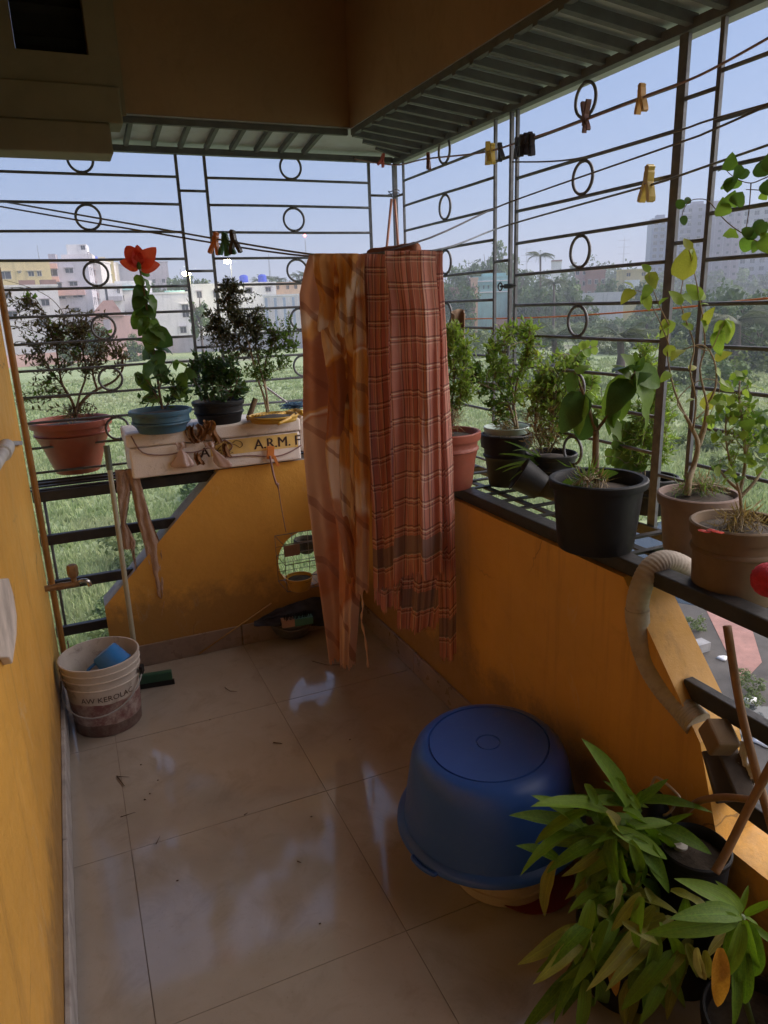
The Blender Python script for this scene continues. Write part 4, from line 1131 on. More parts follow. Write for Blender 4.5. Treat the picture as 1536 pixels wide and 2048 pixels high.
t, B, T = potpx('potted_plant', 'yellow plastic tub with a bushy grey green conifer leaning left', (548, 842), 1.034, (548, 829), 100, 92, mat('yellow_plastic', (.50, .30, .04), .5, .15, 14, .3), lip=.006, liph=.012, soil=.012, ring=False)
Pleft = LY(B.y)
S4 = [pick(Pleft, p, .015) for p in ([(533, 824), (526, 790), (512, 745), (500, 700), (484, 660), (468, 640)], [(535, 824), (530, 780), (520, 735), (512, 690), (505, 650)], [(538, 824), (532, 790), (530, 740), (540, 700), (552, 680)], [(468, 650), (455, 620), (460, 575)], [(500, 700), (480, 690), (440, 660), (428, 640)], [(540, 700), (570, 690), (588, 688)], [(530, 750), (555, 740), (575, 735)])]
stems(t, S4[:3], .005, .002, M_stemg); stems(t, S4[3:], .002, .001, M_stemg)
foliage(t, S4, [ell(Pleft, *e) for e in ((466, 562, 18, 24, .03, 14), (460, 590, 30, 40, .05, 34), (446, 636, 46, 42, .07, 50), (436, 680, 38, 38, .06, 40), (496, 626, 46, 42, .06, 50), (480, 680, 48, 42, .07, 50), (512, 672, 42, 42, .06, 40))], .0155, M_lf_grey, M_stem, twr=.0009, per=16, seed=9, lw=.45, dens=1.25)
foliage(t, S4, [ell(Pleft, *e) for e in ((540, 655, 34, 40, .05, 26), (560, 690, 30, 34, .05, 26), (545, 730, 40, 30, .05, 26), (580, 700, 18, 22, .03, 9), (510, 740, 30, 34, .05, 20), (585, 640, 14, 22, .03, 6))], .017, M_lf_mid, M_stem, twr=.0008, per=10, seed=10, lw=.5, dens=1.7)

# ---- right shelf
t, B, T = potpx('potted_plant', 'terracotta red pot with dry stalks and a feathery shrub beside the plaid cloth', (896, 972), 0.876, (896, 862), 134, 96, M_terra, soil=.02)
P1 = lambda px, py, d=0.0: upr(px, py, B + V((d * .38, d * .88, 0)))
def ellu(P, px, py, rx, ry, dep, nt_):
    c = P(px, py); s = mpp(c)
    q = max(rx * s, dep * .6)
    return (c, (q, q, ry * s), nt_)
def make_P(B): return lambda px, py, d=0.0: upr(px, py, B + FH * d)
P1 = make_P(B)
S = [[P1(*q, rnd.uniform(-.02, .02)) for q in p] for p in ([(900, 865), (905, 800), (908, 740), (905, 680)], [(900, 865), (915, 810), (928, 760), (925, 700)], [(895, 865), (895, 800), (890, 750), (893, 700)])]
stems(t, S, .003, .0012, M_stemg)
foliage(t, S, [ellu(P1, *e) for e in ((925, 690, 34, 40, .05, 24), (950, 770, 28, 40, .05, 16), (905, 665, 26, 32, .05, 26), (900, 720, 32, 44, .05, 34), (930, 735, 30, 48, .05, 30), (910, 790, 36, 34, .05, 30))], .024, M_lf_light, M_stemg, twr=.0008, per=8, seed=20, lw=.42, dens=1.0)
foliage(t, S, [ellu(P1, 905, 790, 32, 45, .05, 20)], .024, M_lf_mid, M_stem, per=6, seed=21, dens=1.0)
foliage(t, [[T, T + V((0, 0, .05))]], [(T + V((0, 0, .05)), (.07, .07, .05), 46)], .05, M_straw, M_stemg, twr=.001, per=4, seed=22, lw=.08)

t, B, T = potpx('potted_plant', 'tall black pot with a woody yellow green shrub second from the plaid cloth', (1012, 968), 0.835, (1010, 866), 104, 68, M_blackp, lip=.01, liph=.05, soil=.02)
P2 = make_P(B)
MB().lathe([(0.07, 0), (.077, .02), (.082, .024), (.084, .022), (.08, .0)], T + V((.005, .01, .0)), 32).build('inner_rim', mat('pale_green_plastic', (.42, .55, .50), .45), t, True)
S = [[P2(*q, rnd.uniform(-.03, .03)) for q in p] for p in ([(1036, 862), (1028, 810), (1022, 770), (1012, 720), (1008, 670)], [(1032, 862), (1022, 820), (1000, 780), (985, 740), (975, 700)], [(1028, 810), (1035, 760), (1052, 715), (1058, 670)], [(1000, 780), (965, 770), (945, 750)])]
stems(t, S, .005, .0018, M_stemg)
foliage(t, S, [ellu(P2, *e) for e in ((1010, 690, 48, 44, .05, 50), (1055, 668, 32, 32, .05, 34), (1068, 715, 26, 36, .05, 26), (1035, 770, 40, 40, .05, 30), (985, 735, 34, 34, .05, 30), (1010, 750, 40, 34, .05, 26))], .028, M_lf_light, M_stemg, per=6, seed=23, lw=.42, dens=.85)
foliage(t, S, [ellu(P2, *e) for e in ((945, 755, 30, 40, .04, 20), (990, 800, 38, 26, .05, 22), (1000, 830, 30, 16, .05, 10))], .03, M_lf_mid, M_stem, per=6, seed=24, lw=.55, dens=.9)
foliage(t, S, [ellu(P2, *e) for e in ((1070, 700, 14, 26, .03, 8), (985, 825, 14, 14, .03, 4))], .022, M_lf_yel, M_stem, per=7, seed=25, lw=.5)
foliage(t, [[T, T + V((0, 0, .03))]], [(T + V((-.02, 0, .02)), (.05, .05, .03), 20)], .04, M_straw, M_stemg, per=4, seed=26, lw=.1)

t, B, T = potpx('potted_plant', 'small black pot with dry grass and feathery curry leaf stems in shade', (1100, 985), 0.835, (1090, 905), 104, 84, M_blackp, lip=.008, liph=.02, soil=.02)
P3 = make_P(B)
S = [[P3(*q, rnd.uniform(-.03, .03)) for q in p] for p in ([(1095, 905), (1105, 850), (1110, 800), (1120, 750)], [(1100, 905), (1130, 840), (1160, 790), (1150, 740), (1145, 715)], [(1085, 905), (1070, 850), (1085, 800)], [(1130, 840), (1185, 830), (1210, 820)])]
stems(t, S, .003, .0012, M_stemg)
foliage(t, S, [ellu(P3, *e) for e in ((1090, 870, 45, 36, .05, 46), (1080, 830, 36, 30, .05, 20))], .045, M_straw, M_stem, twr=.0009, per=5, seed=27, lw=.08, dens=1.4)
foliage(t, S, [ellu(P3, *e) for e in ((1110, 770, 44, 44, .05, 40), (1085, 805, 38, 36, .05, 34), (1145, 800, 44, 40, .05, 40), (1165, 745, 34, 34, .05, 24), (1205, 830, 34, 36, .05, 24), (1060, 770, 30, 40, .05, 24), (1105, 735, 36, 30, .05, 26), (1180, 800, 36, 40, .05, 26), (1150, 860, 40, 36, .05, 24), (1090, 860, 44, 36, .05, 26))], .028, M_lf_light, M_stem, per=6, seed=28, lw=.45, dens=.8)
def pinnate(root, pts, n_, ll, m, stem, wide=.42):
    q = smoothpath(pts, 5)
    MB().tube(q, [.0014] * (len(q) - 1) + [.0006], 4).build('leaf_stalk', stem, root, 'all')
    me = lmesh('leaflet', roundl(wide), m, .15, .4, 5)
    N = len(q)
    for i in range(n_):
        f = .18 + .8 * i / n_
        p = q[int(f * (N - 1))]; tdir = (q[min(N - 1, int(f * (N - 1)) + 1)] - q[max(0, int(f * (N - 1)) - 1)]).normalized()
        sd = tdir.cross(CAM - p).normalized()
        for s in (-1, 1):
            d = (sd * s + tdir * .55 + V((0, 0, -.25))).normalized()
            leaf(me, root, p, p + d * ll * (1 - .35 * abs(f - .5)), name='leaflet')
pinnate(t, [P3(1150, 745), P3(1148, 722), P3(1165, 700), P3(1195, 692)], 8, .036, M_lf_light, M_stemg)
pinnate(t, [P3(1160, 800), P3(1150, 770), P3(1140, 740), P3(1128, 722)], 8, .034, M_lf_light, M_stemg)
pinnate(t, [P3(1120, 800), P3(1100, 780), P3(1085, 765), P3(1070, 762)], 7, .034, M_lf_mid, M_stemg)
pinnate(t, [P3(1130, 840), P3(1115, 815), P3(1095, 805), P3(1078, 812)], 7, .034, M_lf_mid, M_stemg)
pinnate(t, [P3(1150, 820), P3(1175, 790), P3(1185, 765), P3(1182, 742)], 8, .034, M_lf_light, M_stemg)
bl = lmesh('leaf', blade(.045), M_lf_mid, .4, 1.1, 9)
for b in ((1000, 912), (1012, 890), (1035, 868), (1052, 862), (1020, 935), (1050, 935), (1005, 925), (1068, 880)):
    leaf(bl, t, P3(1085, 925, -.05), P3(*b, -.10 + rnd.uniform(-.02, .02)), name='leaf')
tb = thing('tilted_pot', 'empty black plastic pot lying tilted against the big black pot', 'plant pot', at(1090, 1000, 2, .87))
Bt = at(1092, 985, 2, .87)
MB().lathe([(0.02, 0), (.045, 0), (.058, .085), (.063, .087), (.06, .09), (.052, .08), (.04, .01), (.001, .008)], Bt + V((-.02, 0, .02)), 28, M=Matrix.Rotation(-.9, 3, 'Y') @ Matrix.Rotation(-.5, 3, 'X')).build('pot_shell', M_blackp, tb, True)

t, B, T = potpx('potted_plant', 'largest black pot with a forked stem and big broad leaves on the right shelf', (1190, 1092), 0.876, (1183, 955), 194, 146, M_blackp, lip=.016, liph=.022, soil=.035, ring=False)
P4 = make_P(B)
S = [[P4(*q) for q in p] for p in ([(1192, 965), (1191, 910), (1192, 862)], [(1192, 862), (1178, 820), (1166, 785), (1150, 745)], [(1192, 862), (1225, 820), (1252, 780), (1270, 742)])]
stems(t, S[:1], .009, .0075, M_stem, n=8); stems(t, S[1:], .005, .0026, M_stem)
gl = [lmesh('leaf', ovate(.27), M_lf_mid, .2, .7, 10, .1), lmesh('leaf', ovate(.30), M_lf_dark, .15, .9, 10, .12), lmesh('leaf', lobed(.27), M_lf_mid, .2, .5, 10, .08)]
for a, b, k in (((1166, 785), (1122, 868), 1), ((1168, 790), (1140, 870), 0), ((1262, 755), (1190, 828), 0), ((1260, 760), (1212, 820), 1), ((1270, 742), (1345, 770), 0), ((1272, 745), (1322, 860), 2), ((1270, 745), (1296, 800), 0), ((1268, 742), (1226, 712), 1), ((1250, 785), (1232, 850), 0), ((1150, 745), (1128, 800), 1), ((1270, 742), (1268, 700), 2), ((1272, 742), (1290, 712), 0), ((1268, 740), (1255, 706), 2), ((1200, 955), (1228, 940), 0), ((1150, 960), (1110, 1010), 0), ((1180, 825), (1152, 900), 1), ((1240, 800), (1200, 868), 0), ((1262, 758), (1236, 722), 0), ((1258, 770), (1300, 735), 1), ((1152, 748), (1180, 722), 0), ((1215, 832), (1252, 880), 2)):
    leaf(gl[k], t, P4(*a), P4(*b, rnd.uniform(-.05, .03)), roll=rnd.uniform(-.4, .4))
foliage(t, [[T, T + V((0, 0, .01))]], [(T + V((-.04, -.02, -.015)), (.07, .05, .02), 22)], .045, M_straw, M_stemg, per=3, seed=30, lw=.08)
foliage(t, [[T + V((-.07, -.05, 0)), T + V((-.07, -.05, .01))]], [(T + V((-.07, -.03, .02)), (.04, .04, .03), 14)], .05, M_lf_mid, M_stemg, per=3, seed=31, lw=.1)

t, B, T = potpx('potted_plant', 'black pot with thin fern like stems behind the largest black pot', (1300, 1022), 0.835, (1300, 952), 104, 80, M_blackp, lip=.01, liph=.02)
P5 = make_P(B)
S = [[P5(*q) for q in p] for p in ([(1290, 955), (1287, 880), (1292, 800), (1288, 700)], [(1302, 955), (1305, 880), (1302, 800)], [(1310, 955), (1325, 900), (1335, 850)])]
stems(t, S, .003, .0014, M_stemg)
foliage(t, S, [ellu(P5, *e) for e in ((1300, 830, 40, 54, .05, 60), (1320, 895, 34, 44, .05, 44), (1290, 740, 24, 50, .04, 26), (1270, 890, 36, 40, .05, 34), (1335, 800, 20, 50, .04, 20), (1300, 700, 26, 40, .04, 20), (1260, 840, 26, 40, .04, 20))], .024, M_lf_light, M_stemg, twr=.0008, per=10, seed=32, lw=.3, dens=1.1)
for pts in ([(1285, 950), (1262, 905), (1245, 885), (1222, 880)], [(1285, 950), (1250, 925), (1235, 915), (1205, 912)], [(1285, 950), (1270, 930), (1255, 925), (1232, 940)], [(1287, 880), (1262, 870), (1248, 860), (1230, 862)]):
    pinnate(t, [P5(*p) for p in pts], 6, .035, M_lf_mid, M_stemg, .5)

t, B, T = potpx('potted_plant', 'pinkish grey clay pot with a twisted bare trunk and yellow green leaves', (1388, 1100), 0.835, (1387, 985), 158, 118, M_pinkp, lip=.012, liph=.03, soil=.015, ring=False)
P6 = make_P(B)
pp = [[(1375, 990), (1378, 960), (1388, 930), (1396, 890), (1386, 860), (1370, 830)], [(1396, 890), (1410, 850), (1415, 810)], [(1370, 830), (1352, 790), (1340, 745), (1335, 700), (1338, 640)], [(1386, 860), (1392, 800), (1380, 740), (1388, 690), (1362, 610), (1366, 560)], [(1415, 810), (1400, 740), (1410, 690), (1400, 600), (1378, 500)], [(1415, 810), (1432, 770), (1428, 720), (1405, 690), (1365, 700)], [(1370, 830), (1355, 800), (1400, 760), (1440, 770), (1420, 830)], [(1388, 690), (1420, 700), (1440, 660), (1450, 640)], [(1338, 690), (1318, 640), (1290, 590), (1268, 580)], [(1338, 650), (1318, 610), (1300, 560), (1298, 545)], [(1390, 840), (1440, 800), (1458, 845)]]
S = [[P6(*q, rnd.uniform(-.015, .015)) for q in p] for p in pp]
stems(t, S[:2], .009, .004, M_stemg, n=8); stems(t, S[2:6], .0032, .0013, M_stemg); stems(t, S[6:], .0018, .0008, M_stemg)
yl = [lmesh('leaf', ovate(.34), M_lf_yel, .25, .6, 7, .06), lmesh('leaf', ovate(.30), M_lf_light, .25, .9, 7, .06)]
for a, b in (((1366, 560), (1376, 482)), ((1378, 500), (1400, 520)), ((1378, 500), (1372, 470)), ((1400, 600), (1375, 560)), ((1362, 610), (1345, 572)), ((1364, 590), (1392, 602)), ((1400, 600), (1412, 570)), ((1400, 610), (1418, 602)), ((1410, 650), (1422, 612)), ((1405, 640), (1420, 660)), ((1338, 640), (1332, 690)), ((1335, 690), (1345, 720)), ((1338, 640), (1318, 660)), ((1298, 545), (1286, 520)), ((1298, 545), (1312, 575)), ((1268, 580), (1240, 602)), ((1268, 580), (1258, 556)), ((1290, 590), (1300, 620)), ((1290, 590), (1272, 612)), ((1300, 560), (1325, 552)), ((1300, 570), (1288, 596)), ((1450, 640), (1478, 672)), ((1450, 640), (1462, 690)), ((1450, 642), (1420, 668)), ((1450, 640), (1470, 648)), ((1440, 660), (1428, 712)), ((1430, 720), (1462, 700)), ((1430, 740), (1456, 760)), ((1410, 820), (1425, 780)), ((1420, 830), (1412, 870)), ((1366, 700), (1340, 712)), ((1392, 800), (1372, 795)), ((1440, 770), (1470, 780)), ((1385, 660), (1368, 640)), ((1365, 640), (1382, 622)), ((1318, 610), (1330, 590)), ((1340, 745), (1322, 760)), ((1378, 740), (1395, 728))):
    leaf(yl[rnd.randrange(2)], t, P6(*a), P6(*b, rnd.uniform(-.03, .02)), roll=rnd.uniform(-.6, .6))
foliage(t, [[T, T + V((0, 0, .02))]], [(T + V((0.0, -.0, .005)), (.085, .085, .02), 50)], .03, M_lf_mid, M_stemg, twr=.0006, per=4, seed=34, lw=.1)
foliage(t, [[T, T + V((0, 0, .02))]], [(T + V((0.02, -.0, .012)), (.08, .08, .03), 26)], .03, M_straw, M_stemg, twr=.0006, per=4, seed=35, lw=.1)

t, B, T = potpx('potted_plant', 'tan clay pot with a bright green leafy shrub at the right edge', (1462, 1192), 0.842, (1466, 1042), 184, 150, M_tanp, lip=.012, liph=.03, soil=.02)
P7 = make_P(B)
pp = [[(1484, 1050), (1482, 1010), (1478, 980), (1462, 930), (1452, 880), (1452, 830)], [(1480, 985), (1490, 930), (1488, 870), (1478, 800), (1480, 760)], [(1480, 995), (1508, 965), (1530, 930), (1545, 900)], [(1478, 980), (1455, 960), (1440, 940)]]
S = [[P7(*q, rnd.uniform(-.015, .015)) for q in p] for p in pp]
stems(t, S, .0045, .0016, M_stemg)
rl = [lmesh('leaf', lobed(.42), M_lf_light, .2, .5, 8, .08), lmesh('leaf', lobed(.46), M_lf_mid, .15, .8, 8, .08), lmesh('leaf', ovate(.40), M_lf_light, .25, .6, 7, .06)]
r7 = random.Random(77)
for cx, cy_, rx, ry, k in ((1470, 790, 36, 34, 22), (1490, 845, 42, 36, 24), (1445, 850, 30, 36, 18), (1450, 930, 34, 26, 14), (1520, 905, 26, 40, 14), (1475, 745, 20, 16, 6), (1525, 840, 20, 40, 10)):
    for i in range(k):
        x, y = cx + r7.uniform(-rx, rx), cy_ + r7.uniform(-ry, ry)
        a = r7.uniform(0, 6.28); l = r7.uniform(16, 30); d = r7.uniform(-.06, .06)
        p0, p1 = P7(x, y, d), P7(x + l * math.cos(a), y + l * abs(math.sin(a)) * .9 - 4, d + r7.uniform(-.02, .02))
        leaf(rl[r7.randrange(3)], t, p0, p1, roll=r7.uniform(-.6, .6))
foliage(t, S, [ellu(P7, *e) for e in ((1480, 810, 36, 50, .05, 16), (1470, 900, 40, 50, .05, 16), (1520, 900, 24, 40, .05, 8))], .016, M_lf_light, M_stemg, twr=.0008, per=5, seed=36, lw=.45)
foliage(t, [[T, T + V((0, 0, .02))]], [(T + V((-.03, -.03, .0)), (.07, .06, .03), 50)], .035, M_straw, M_stemg, twr=.0006, per=4, seed=37, lw=.1)
mb = MB()
for i in range(5): mb.lathe([(0.001, .002), (.009, .001), (.001, -.001)], P7(1404 + i * 9, 1064 + rnd.uniform(-4, 4), -.095), 6)
mb.build('fallen_petal', M_petal, t)

# vine from a pot above the frame's right edge
Pv = lambda px, py, d=0.0: at(px, py, 0, .33 + d)
t = thing('hanging_vine', 'dark green round leaved vine hanging in from the right over the iron bars', 'vine', Pv(1560, 420))
S = [[Pv(*q) for q in p] for p in ([(1600, 300), (1560, 340), (1523, 359), (1502, 366), (1480, 361), (1460, 348), (1446, 332)], [(1600, 520), (1536, 493), (1499, 475), (1466, 454), (1441, 431), (1418, 403), (1399, 398), (1380, 402), (1368, 418), (1362, 440)], [(1502, 366), (1498, 420), (1490, 470)], [(1600, 400), (1540, 384), (1515, 380), (1492, 379)])]
stems(t, S, .0016, .0009, M_stem, 'vine_stem')
vl = [lmesh('leaf', roundl(.42), M_lf_dark, .18, .5, 8, .05), lmesh('leaf', ovate(.40), M_lf_mid, .2, .9, 8, .05)]
for a, b in (((1456, 342), (1468, 308)), ((1475, 350), (1502, 345)), ((1470, 356), (1448, 398)), ((1466, 354), (1452, 382)), ((1446, 432), (1447, 402)), ((1455, 412), (1466, 395)), ((1470, 410), (1480, 390)), ((1536, 350), (1518, 312)), ((1540, 345), (1545, 300)), ((1530, 362), (1545, 385)), ((1525, 400), (1528, 385)), ((1500, 474), (1482, 512)), ((1514, 482), (1508, 505)), ((1510, 478), (1500, 448)), ((1515, 470), (1532, 445)), ((1505, 470), (1484, 458)), ((1520, 475), (1538, 470)), ((1512, 460), (1525, 435)), ((1372, 408), (1380, 392)), ((1368, 415), (1352, 400)), ((1364, 432), (1372, 450)), ((1446, 336), (1442, 346)), ((1530, 470), (1545, 500)), ((1466, 352), (1482, 340))):
    leaf(vl[rnd.randrange(2)], t, Pv(*a), Pv(*b, rnd.uniform(-.03, .02)), up=(CAM - Pv(*a)) + jit(.6), roll=rnd.uniform(-.4, .4))
leaf(lmesh('leaf', lobed(.36), M_lf_light, .2, .5, 8), t, Pv(1450, 465), Pv(1476, 470))

# ---- floor plants at the right
def dplant(label, B, h, r0, r1, potm, leaves, P, canes):
    t = thing('potted_plant', label, 'potted plant', B)
    pot(t, B, h, r0, r1, potm, lip=.01, liph=.03)
    for pts in canes:
        MB().tube(smoothpath(pts, 4), .006, 8).build('cane', M_canes, t, 'all')
    for a, b, wpx, k, da, db in leaves:
        p, q = P(*a, da), P(*b, db)
        w_ = wpx * mpp(p) / 2 / max(.02, (q - p).length)
        leaf(DL[k], t, p, q, roll=rnd.uniform(-.35, .35), wide=min(w_, .105) / .17)
    return t
M_canes = mat('green_cane', (.10, .15, .04), .5, .2, 30)
DL = [lmesh('leaf', lance(.17), M_drac, .35, .55, 14, .05, .2), lmesh('leaf', lance(.17), M_drac, .3, 1.15, 14, .06, -.3), lmesh('leaf', lance(.17), M_dracy, .4, .9, 14, .10, .4), lmesh('leaf', lance(.17), M_dracp, .5, .7, 14, .14, .6), lmesh('leaf', lance(.17), M_gold, .3, .4, 12, .06)]
B1 = V((-.215, -2.03, 0))
Pd = make_P(B1)
L1 = [((1252, 1615), (1208, 1478), 44, 0, 0, -.02), ((1232, 1640), (1085, 1560), 40, 0, -.02, -.06), ((1166, 1662), (1098, 1572), 40, 0, -.02, -.05), ((1170, 1672), (1045, 1598), 36, 0, 0, -.03), ((1205, 1682), (1096, 1714), 34, 1, -.04, -.1), ((1228, 1655), (1204, 1838), 46, 1, -.05, -.12), ((1256, 1640), (1276, 1585), 30, 0, .03, .02), ((1264, 1655), (1362, 1806), 58, 0, -.03, -.1), ((1308, 1668), (1374, 1618), 40, 0, .02, 0), ((1118, 1722), (1056, 1678), 24, 0, -.02, -.06), ((1114, 1722), (1058, 1835), 38, 2, -.02, -.08), ((1196, 1765), (1140, 1935), 46, 1, -.06, -.12), ((1238, 1760), (1230, 1848), 42, 3, -.09, -.13), ((1290, 1775), (1338, 1856), 58, 2, -.06, -.1), ((1222, 1885), (1234, 2012), 40, 4, -.1, -.14), ((1262, 1905), (1300, 2040), 46, 2, -.1, -.16), ((1330, 1830), (1290, 1905), 44, 3, -.06, -.1), ((1272, 1690), (1350, 1772), 40, 0, -.05, -.08), ((1260, 1680), (1310, 1790), 44, 1, -.07, -.11), ((1240, 1650), (1160, 1610), 34, 0, .03, .05), ((1260, 1670), (1330, 1650), 34, 0, .03, .05), ((1200, 1700), (1130, 1760), 36, 2, -.03, -.08), ((1240, 1700), (1250, 1800), 44, 1, -.07, -.12), ((1280, 1860), (1350, 1960), 44, 2, -.1, -.13), ((1340, 1900), (1352, 1975), 30, 3, -.08, -.12), ((1350, 1905), (1378, 1970), 26, 3, -.08, -.1), ((1260, 1960), (1225, 2060), 46, 2, -.12, -.17), ((1190, 1880), (1150, 1990), 40, 1, -.06, -.1), ((1300, 1930), (1330, 2050), 40, 2, -.1, -.14), ((1180, 1690), (1150, 1650), 30, 0, .05, .07), ((1290, 1690), (1350, 1720), 36, 0, .05, .08)]
r8 = random.Random(5)
for i in range(120):                             # whorls of narrow leaves down the canes
    a = r8.uniform(0, 6.28); y0 = r8.uniform(1600, 1960)
    x0 = 1238 + r8.uniform(-62, 62) + (y0 - 1640) * .12
    l = r8.uniform(110, 190); sy = math.sin(a)
    low = (y0 - 1600) / 360
    k = r8.choice([0, 0, 1, 1]) if r8.random() > low * .75 else r8.choice([1, 1, 2, 2, 2, 3])
    L1.append(((x0, y0), (x0 + math.cos(a) * l * .85, y0 + (sy * l * .55 if sy < 0 else sy * l * .9) * (1 - .4 * low) + 34 * low + 14), r8.uniform(24, 36), k, r8.uniform(-.06, .08), r8.uniform(-.12, .12)))
for i in range(46):                             # low front whorls that hide the pot and fill the corner
    a = r8.uniform(.1, 3.0); x0 = r8.uniform(1150, 1400); y0 = r8.uniform(1760, 1960)
    l = r8.uniform(110, 180)
    L1.append(((x0, y0), (x0 + math.cos(a) * l * .8, y0 + math.sin(a) * l * .85 + 20), r8.uniform(26, 38), r8.choice([1, 1, 0, 2, 2]), r8.uniform(-.16, -.04), r8.uniform(-.24, -.10)))
dplant('large bushy dracaena with yellowing lower leaves in front of the blue tub', B1, .17, .085, .11, M_blackp, L1, Pd, [[B1 + V((0, 0, .12)), Pd(1245, 1800), Pd(1245, 1640)], [B1 + V((.02, .02, .12)), Pd(1280, 1850), Pd(1270, 1700)], [B1 + V((-.03, .02, .12)), Pd(1190, 1850), Pd(1170, 1690)], [B1 + V((.04, -.02, .12)), Pd(1310, 1900), Pd(1310, 1790)]])
B2 = V((-.13, -2.30, 0))
Pe = make_P(B2)
L2 = [((1482, 1830), (1392, 1745), 44, 0, 0, -.03), ((1478, 1832), (1372, 1812), 46, 0, -.02, -.08), ((1472, 1838), (1312, 1866), 46, 0, -.03, -.08), ((1486, 1822), (1446, 1762), 34, 0, .02, .03), ((1490, 1830), (1556, 1795), 44, 0, 0, -.02), ((1490, 1840), (1510, 1985), 56, 1, -.04, -.1), ((1484, 1845), (1462, 2000), 54, 1, -.04, -.12), ((1495, 1845), (1570, 1900), 46, 0, -.02, -.06), ((1470, 1850), (1436, 1960), 46, 1, -.03, -.09), ((1490, 1836), (1540, 1860), 40, 0, .03, .03), ((1500, 1850), (1545, 2010), 50, 1, -.03, -.1), ((1462, 1860), (1405, 1905), 40, 3, .0, -.03), ((1440, 1895), (1442, 2045), 56, 4, -.06, -.08), ((1395, 1895), (1402, 1985), 34, 3, -.03, -.05), ((1410, 1900), (1420, 2000), 40, 2, -.03, -.05), ((1490, 1900), (1500, 2060), 56, 1, -.05, -.12), ((1470, 1930), (1480, 2070), 50, 0, -.05, -.12), ((1478, 1826), (1500, 1770), 34, 0, .04, .06), ((1478, 1830), (1420, 1790), 40, 0, .04, .05)]
dplant('smaller green dracaena with one golden leaf in the bottom right corner', B2, .15, .08, .105, M_blackp, L2, Pe, [[B2 + V((0, 0, .1)), Pe(1480, 1950), Pe(1484, 1832)]])

# ================================================================ cloths, cords and pegs
CP = atp(750, 510, V((-.33, -.72, 1.6)), V((.714, .70, 0)))      # the hanging place under the cord
CN = V((.714, .70, 0)).normalized()
Pc = lambda px, py, d=0.0: atp(px, py, CP, CN) - CN * d       # d = towards the viewer
def plaid():
    n = NT('plaid_cotton')
    uv = n.n('ShaderNodeUVMap')
    s = n.n('ShaderNodeSeparateXYZ'); n.l(uv.outputs[0], s.inputs[0])
    wv = n.noise(6, 3, vec=uv.outputs[0])
    u = n.math('ADD', s.outputs[0], n.math('MULTIPLY', wv, .006)); v = n.math('ADD', s.outputs[1], n.math('MULTIPLY', wv, .012))
    k = n.ramp(n.noise(5, 5, 0.6, vec=uv.outputs[0]), [(0.3, (0.62, 0.255, 0.205)), (0.7, (0.73, 0.36, 0.28))])
    D, Lc, G = (0.17, 0.08, 0.085), (0.85, 0.70, 0.55), (0.28, 0.21, 0.20)
    for st, wd, c, f in ((.010, .0035, D, .6), (.022, .003, D, .6), (.016, .003, Lc, .5), (.050, .004, Lc, .45), (.054, .004, D, .6)):
        k = n.mix(n.math('MULTIPLY', n.band(u, .062, st, wd), f), k, c)
    for st, wd, c, f in ((.012, .004, D, .7), (.0185, .0035, Lc, .9), (.028, .0035, D, .65), (.034, .003, Lc, .5)):
        k = n.mix(n.math('MULTIPLY', n.band(v, .085, st, wd), f), k, c)
    hem = n.math('MULTIPLY', n.math('GREATER_THAN', v, 2.0), n.math('LESS_THAN', v, 2.06))
    k = n.mix(n.math('MULTIPLY', hem, .8), k, G)
    wave = n.math('MULTIPLY', n.math('SINE', n.math('MULTIPLY', u, 2600)), n.math('SINE', n.math('MULTIPLY', v, 2600)))
    n.bump(n.math('ADD', wave, n.math('MULTIPLY', n.noise(60, 4, vec=uv.outputs[0]), 2.5)), .25, .002)
    n.base(k, 0.9, **{'Specular IOR Level': 0.15})
    tr = n.n('ShaderNodeBsdfTranslucent'); n.l(k, tr.inputs[0])
    mx = n.n('ShaderNodeMixShader'); mx.inputs[0].default_value = .25
    n.l(n.b.outputs[0], mx.inputs[1]); n.l(tr.outputs[0], mx.inputs[2]); n.l(mx.outputs[0], n.out.inputs[0])
    return n.m
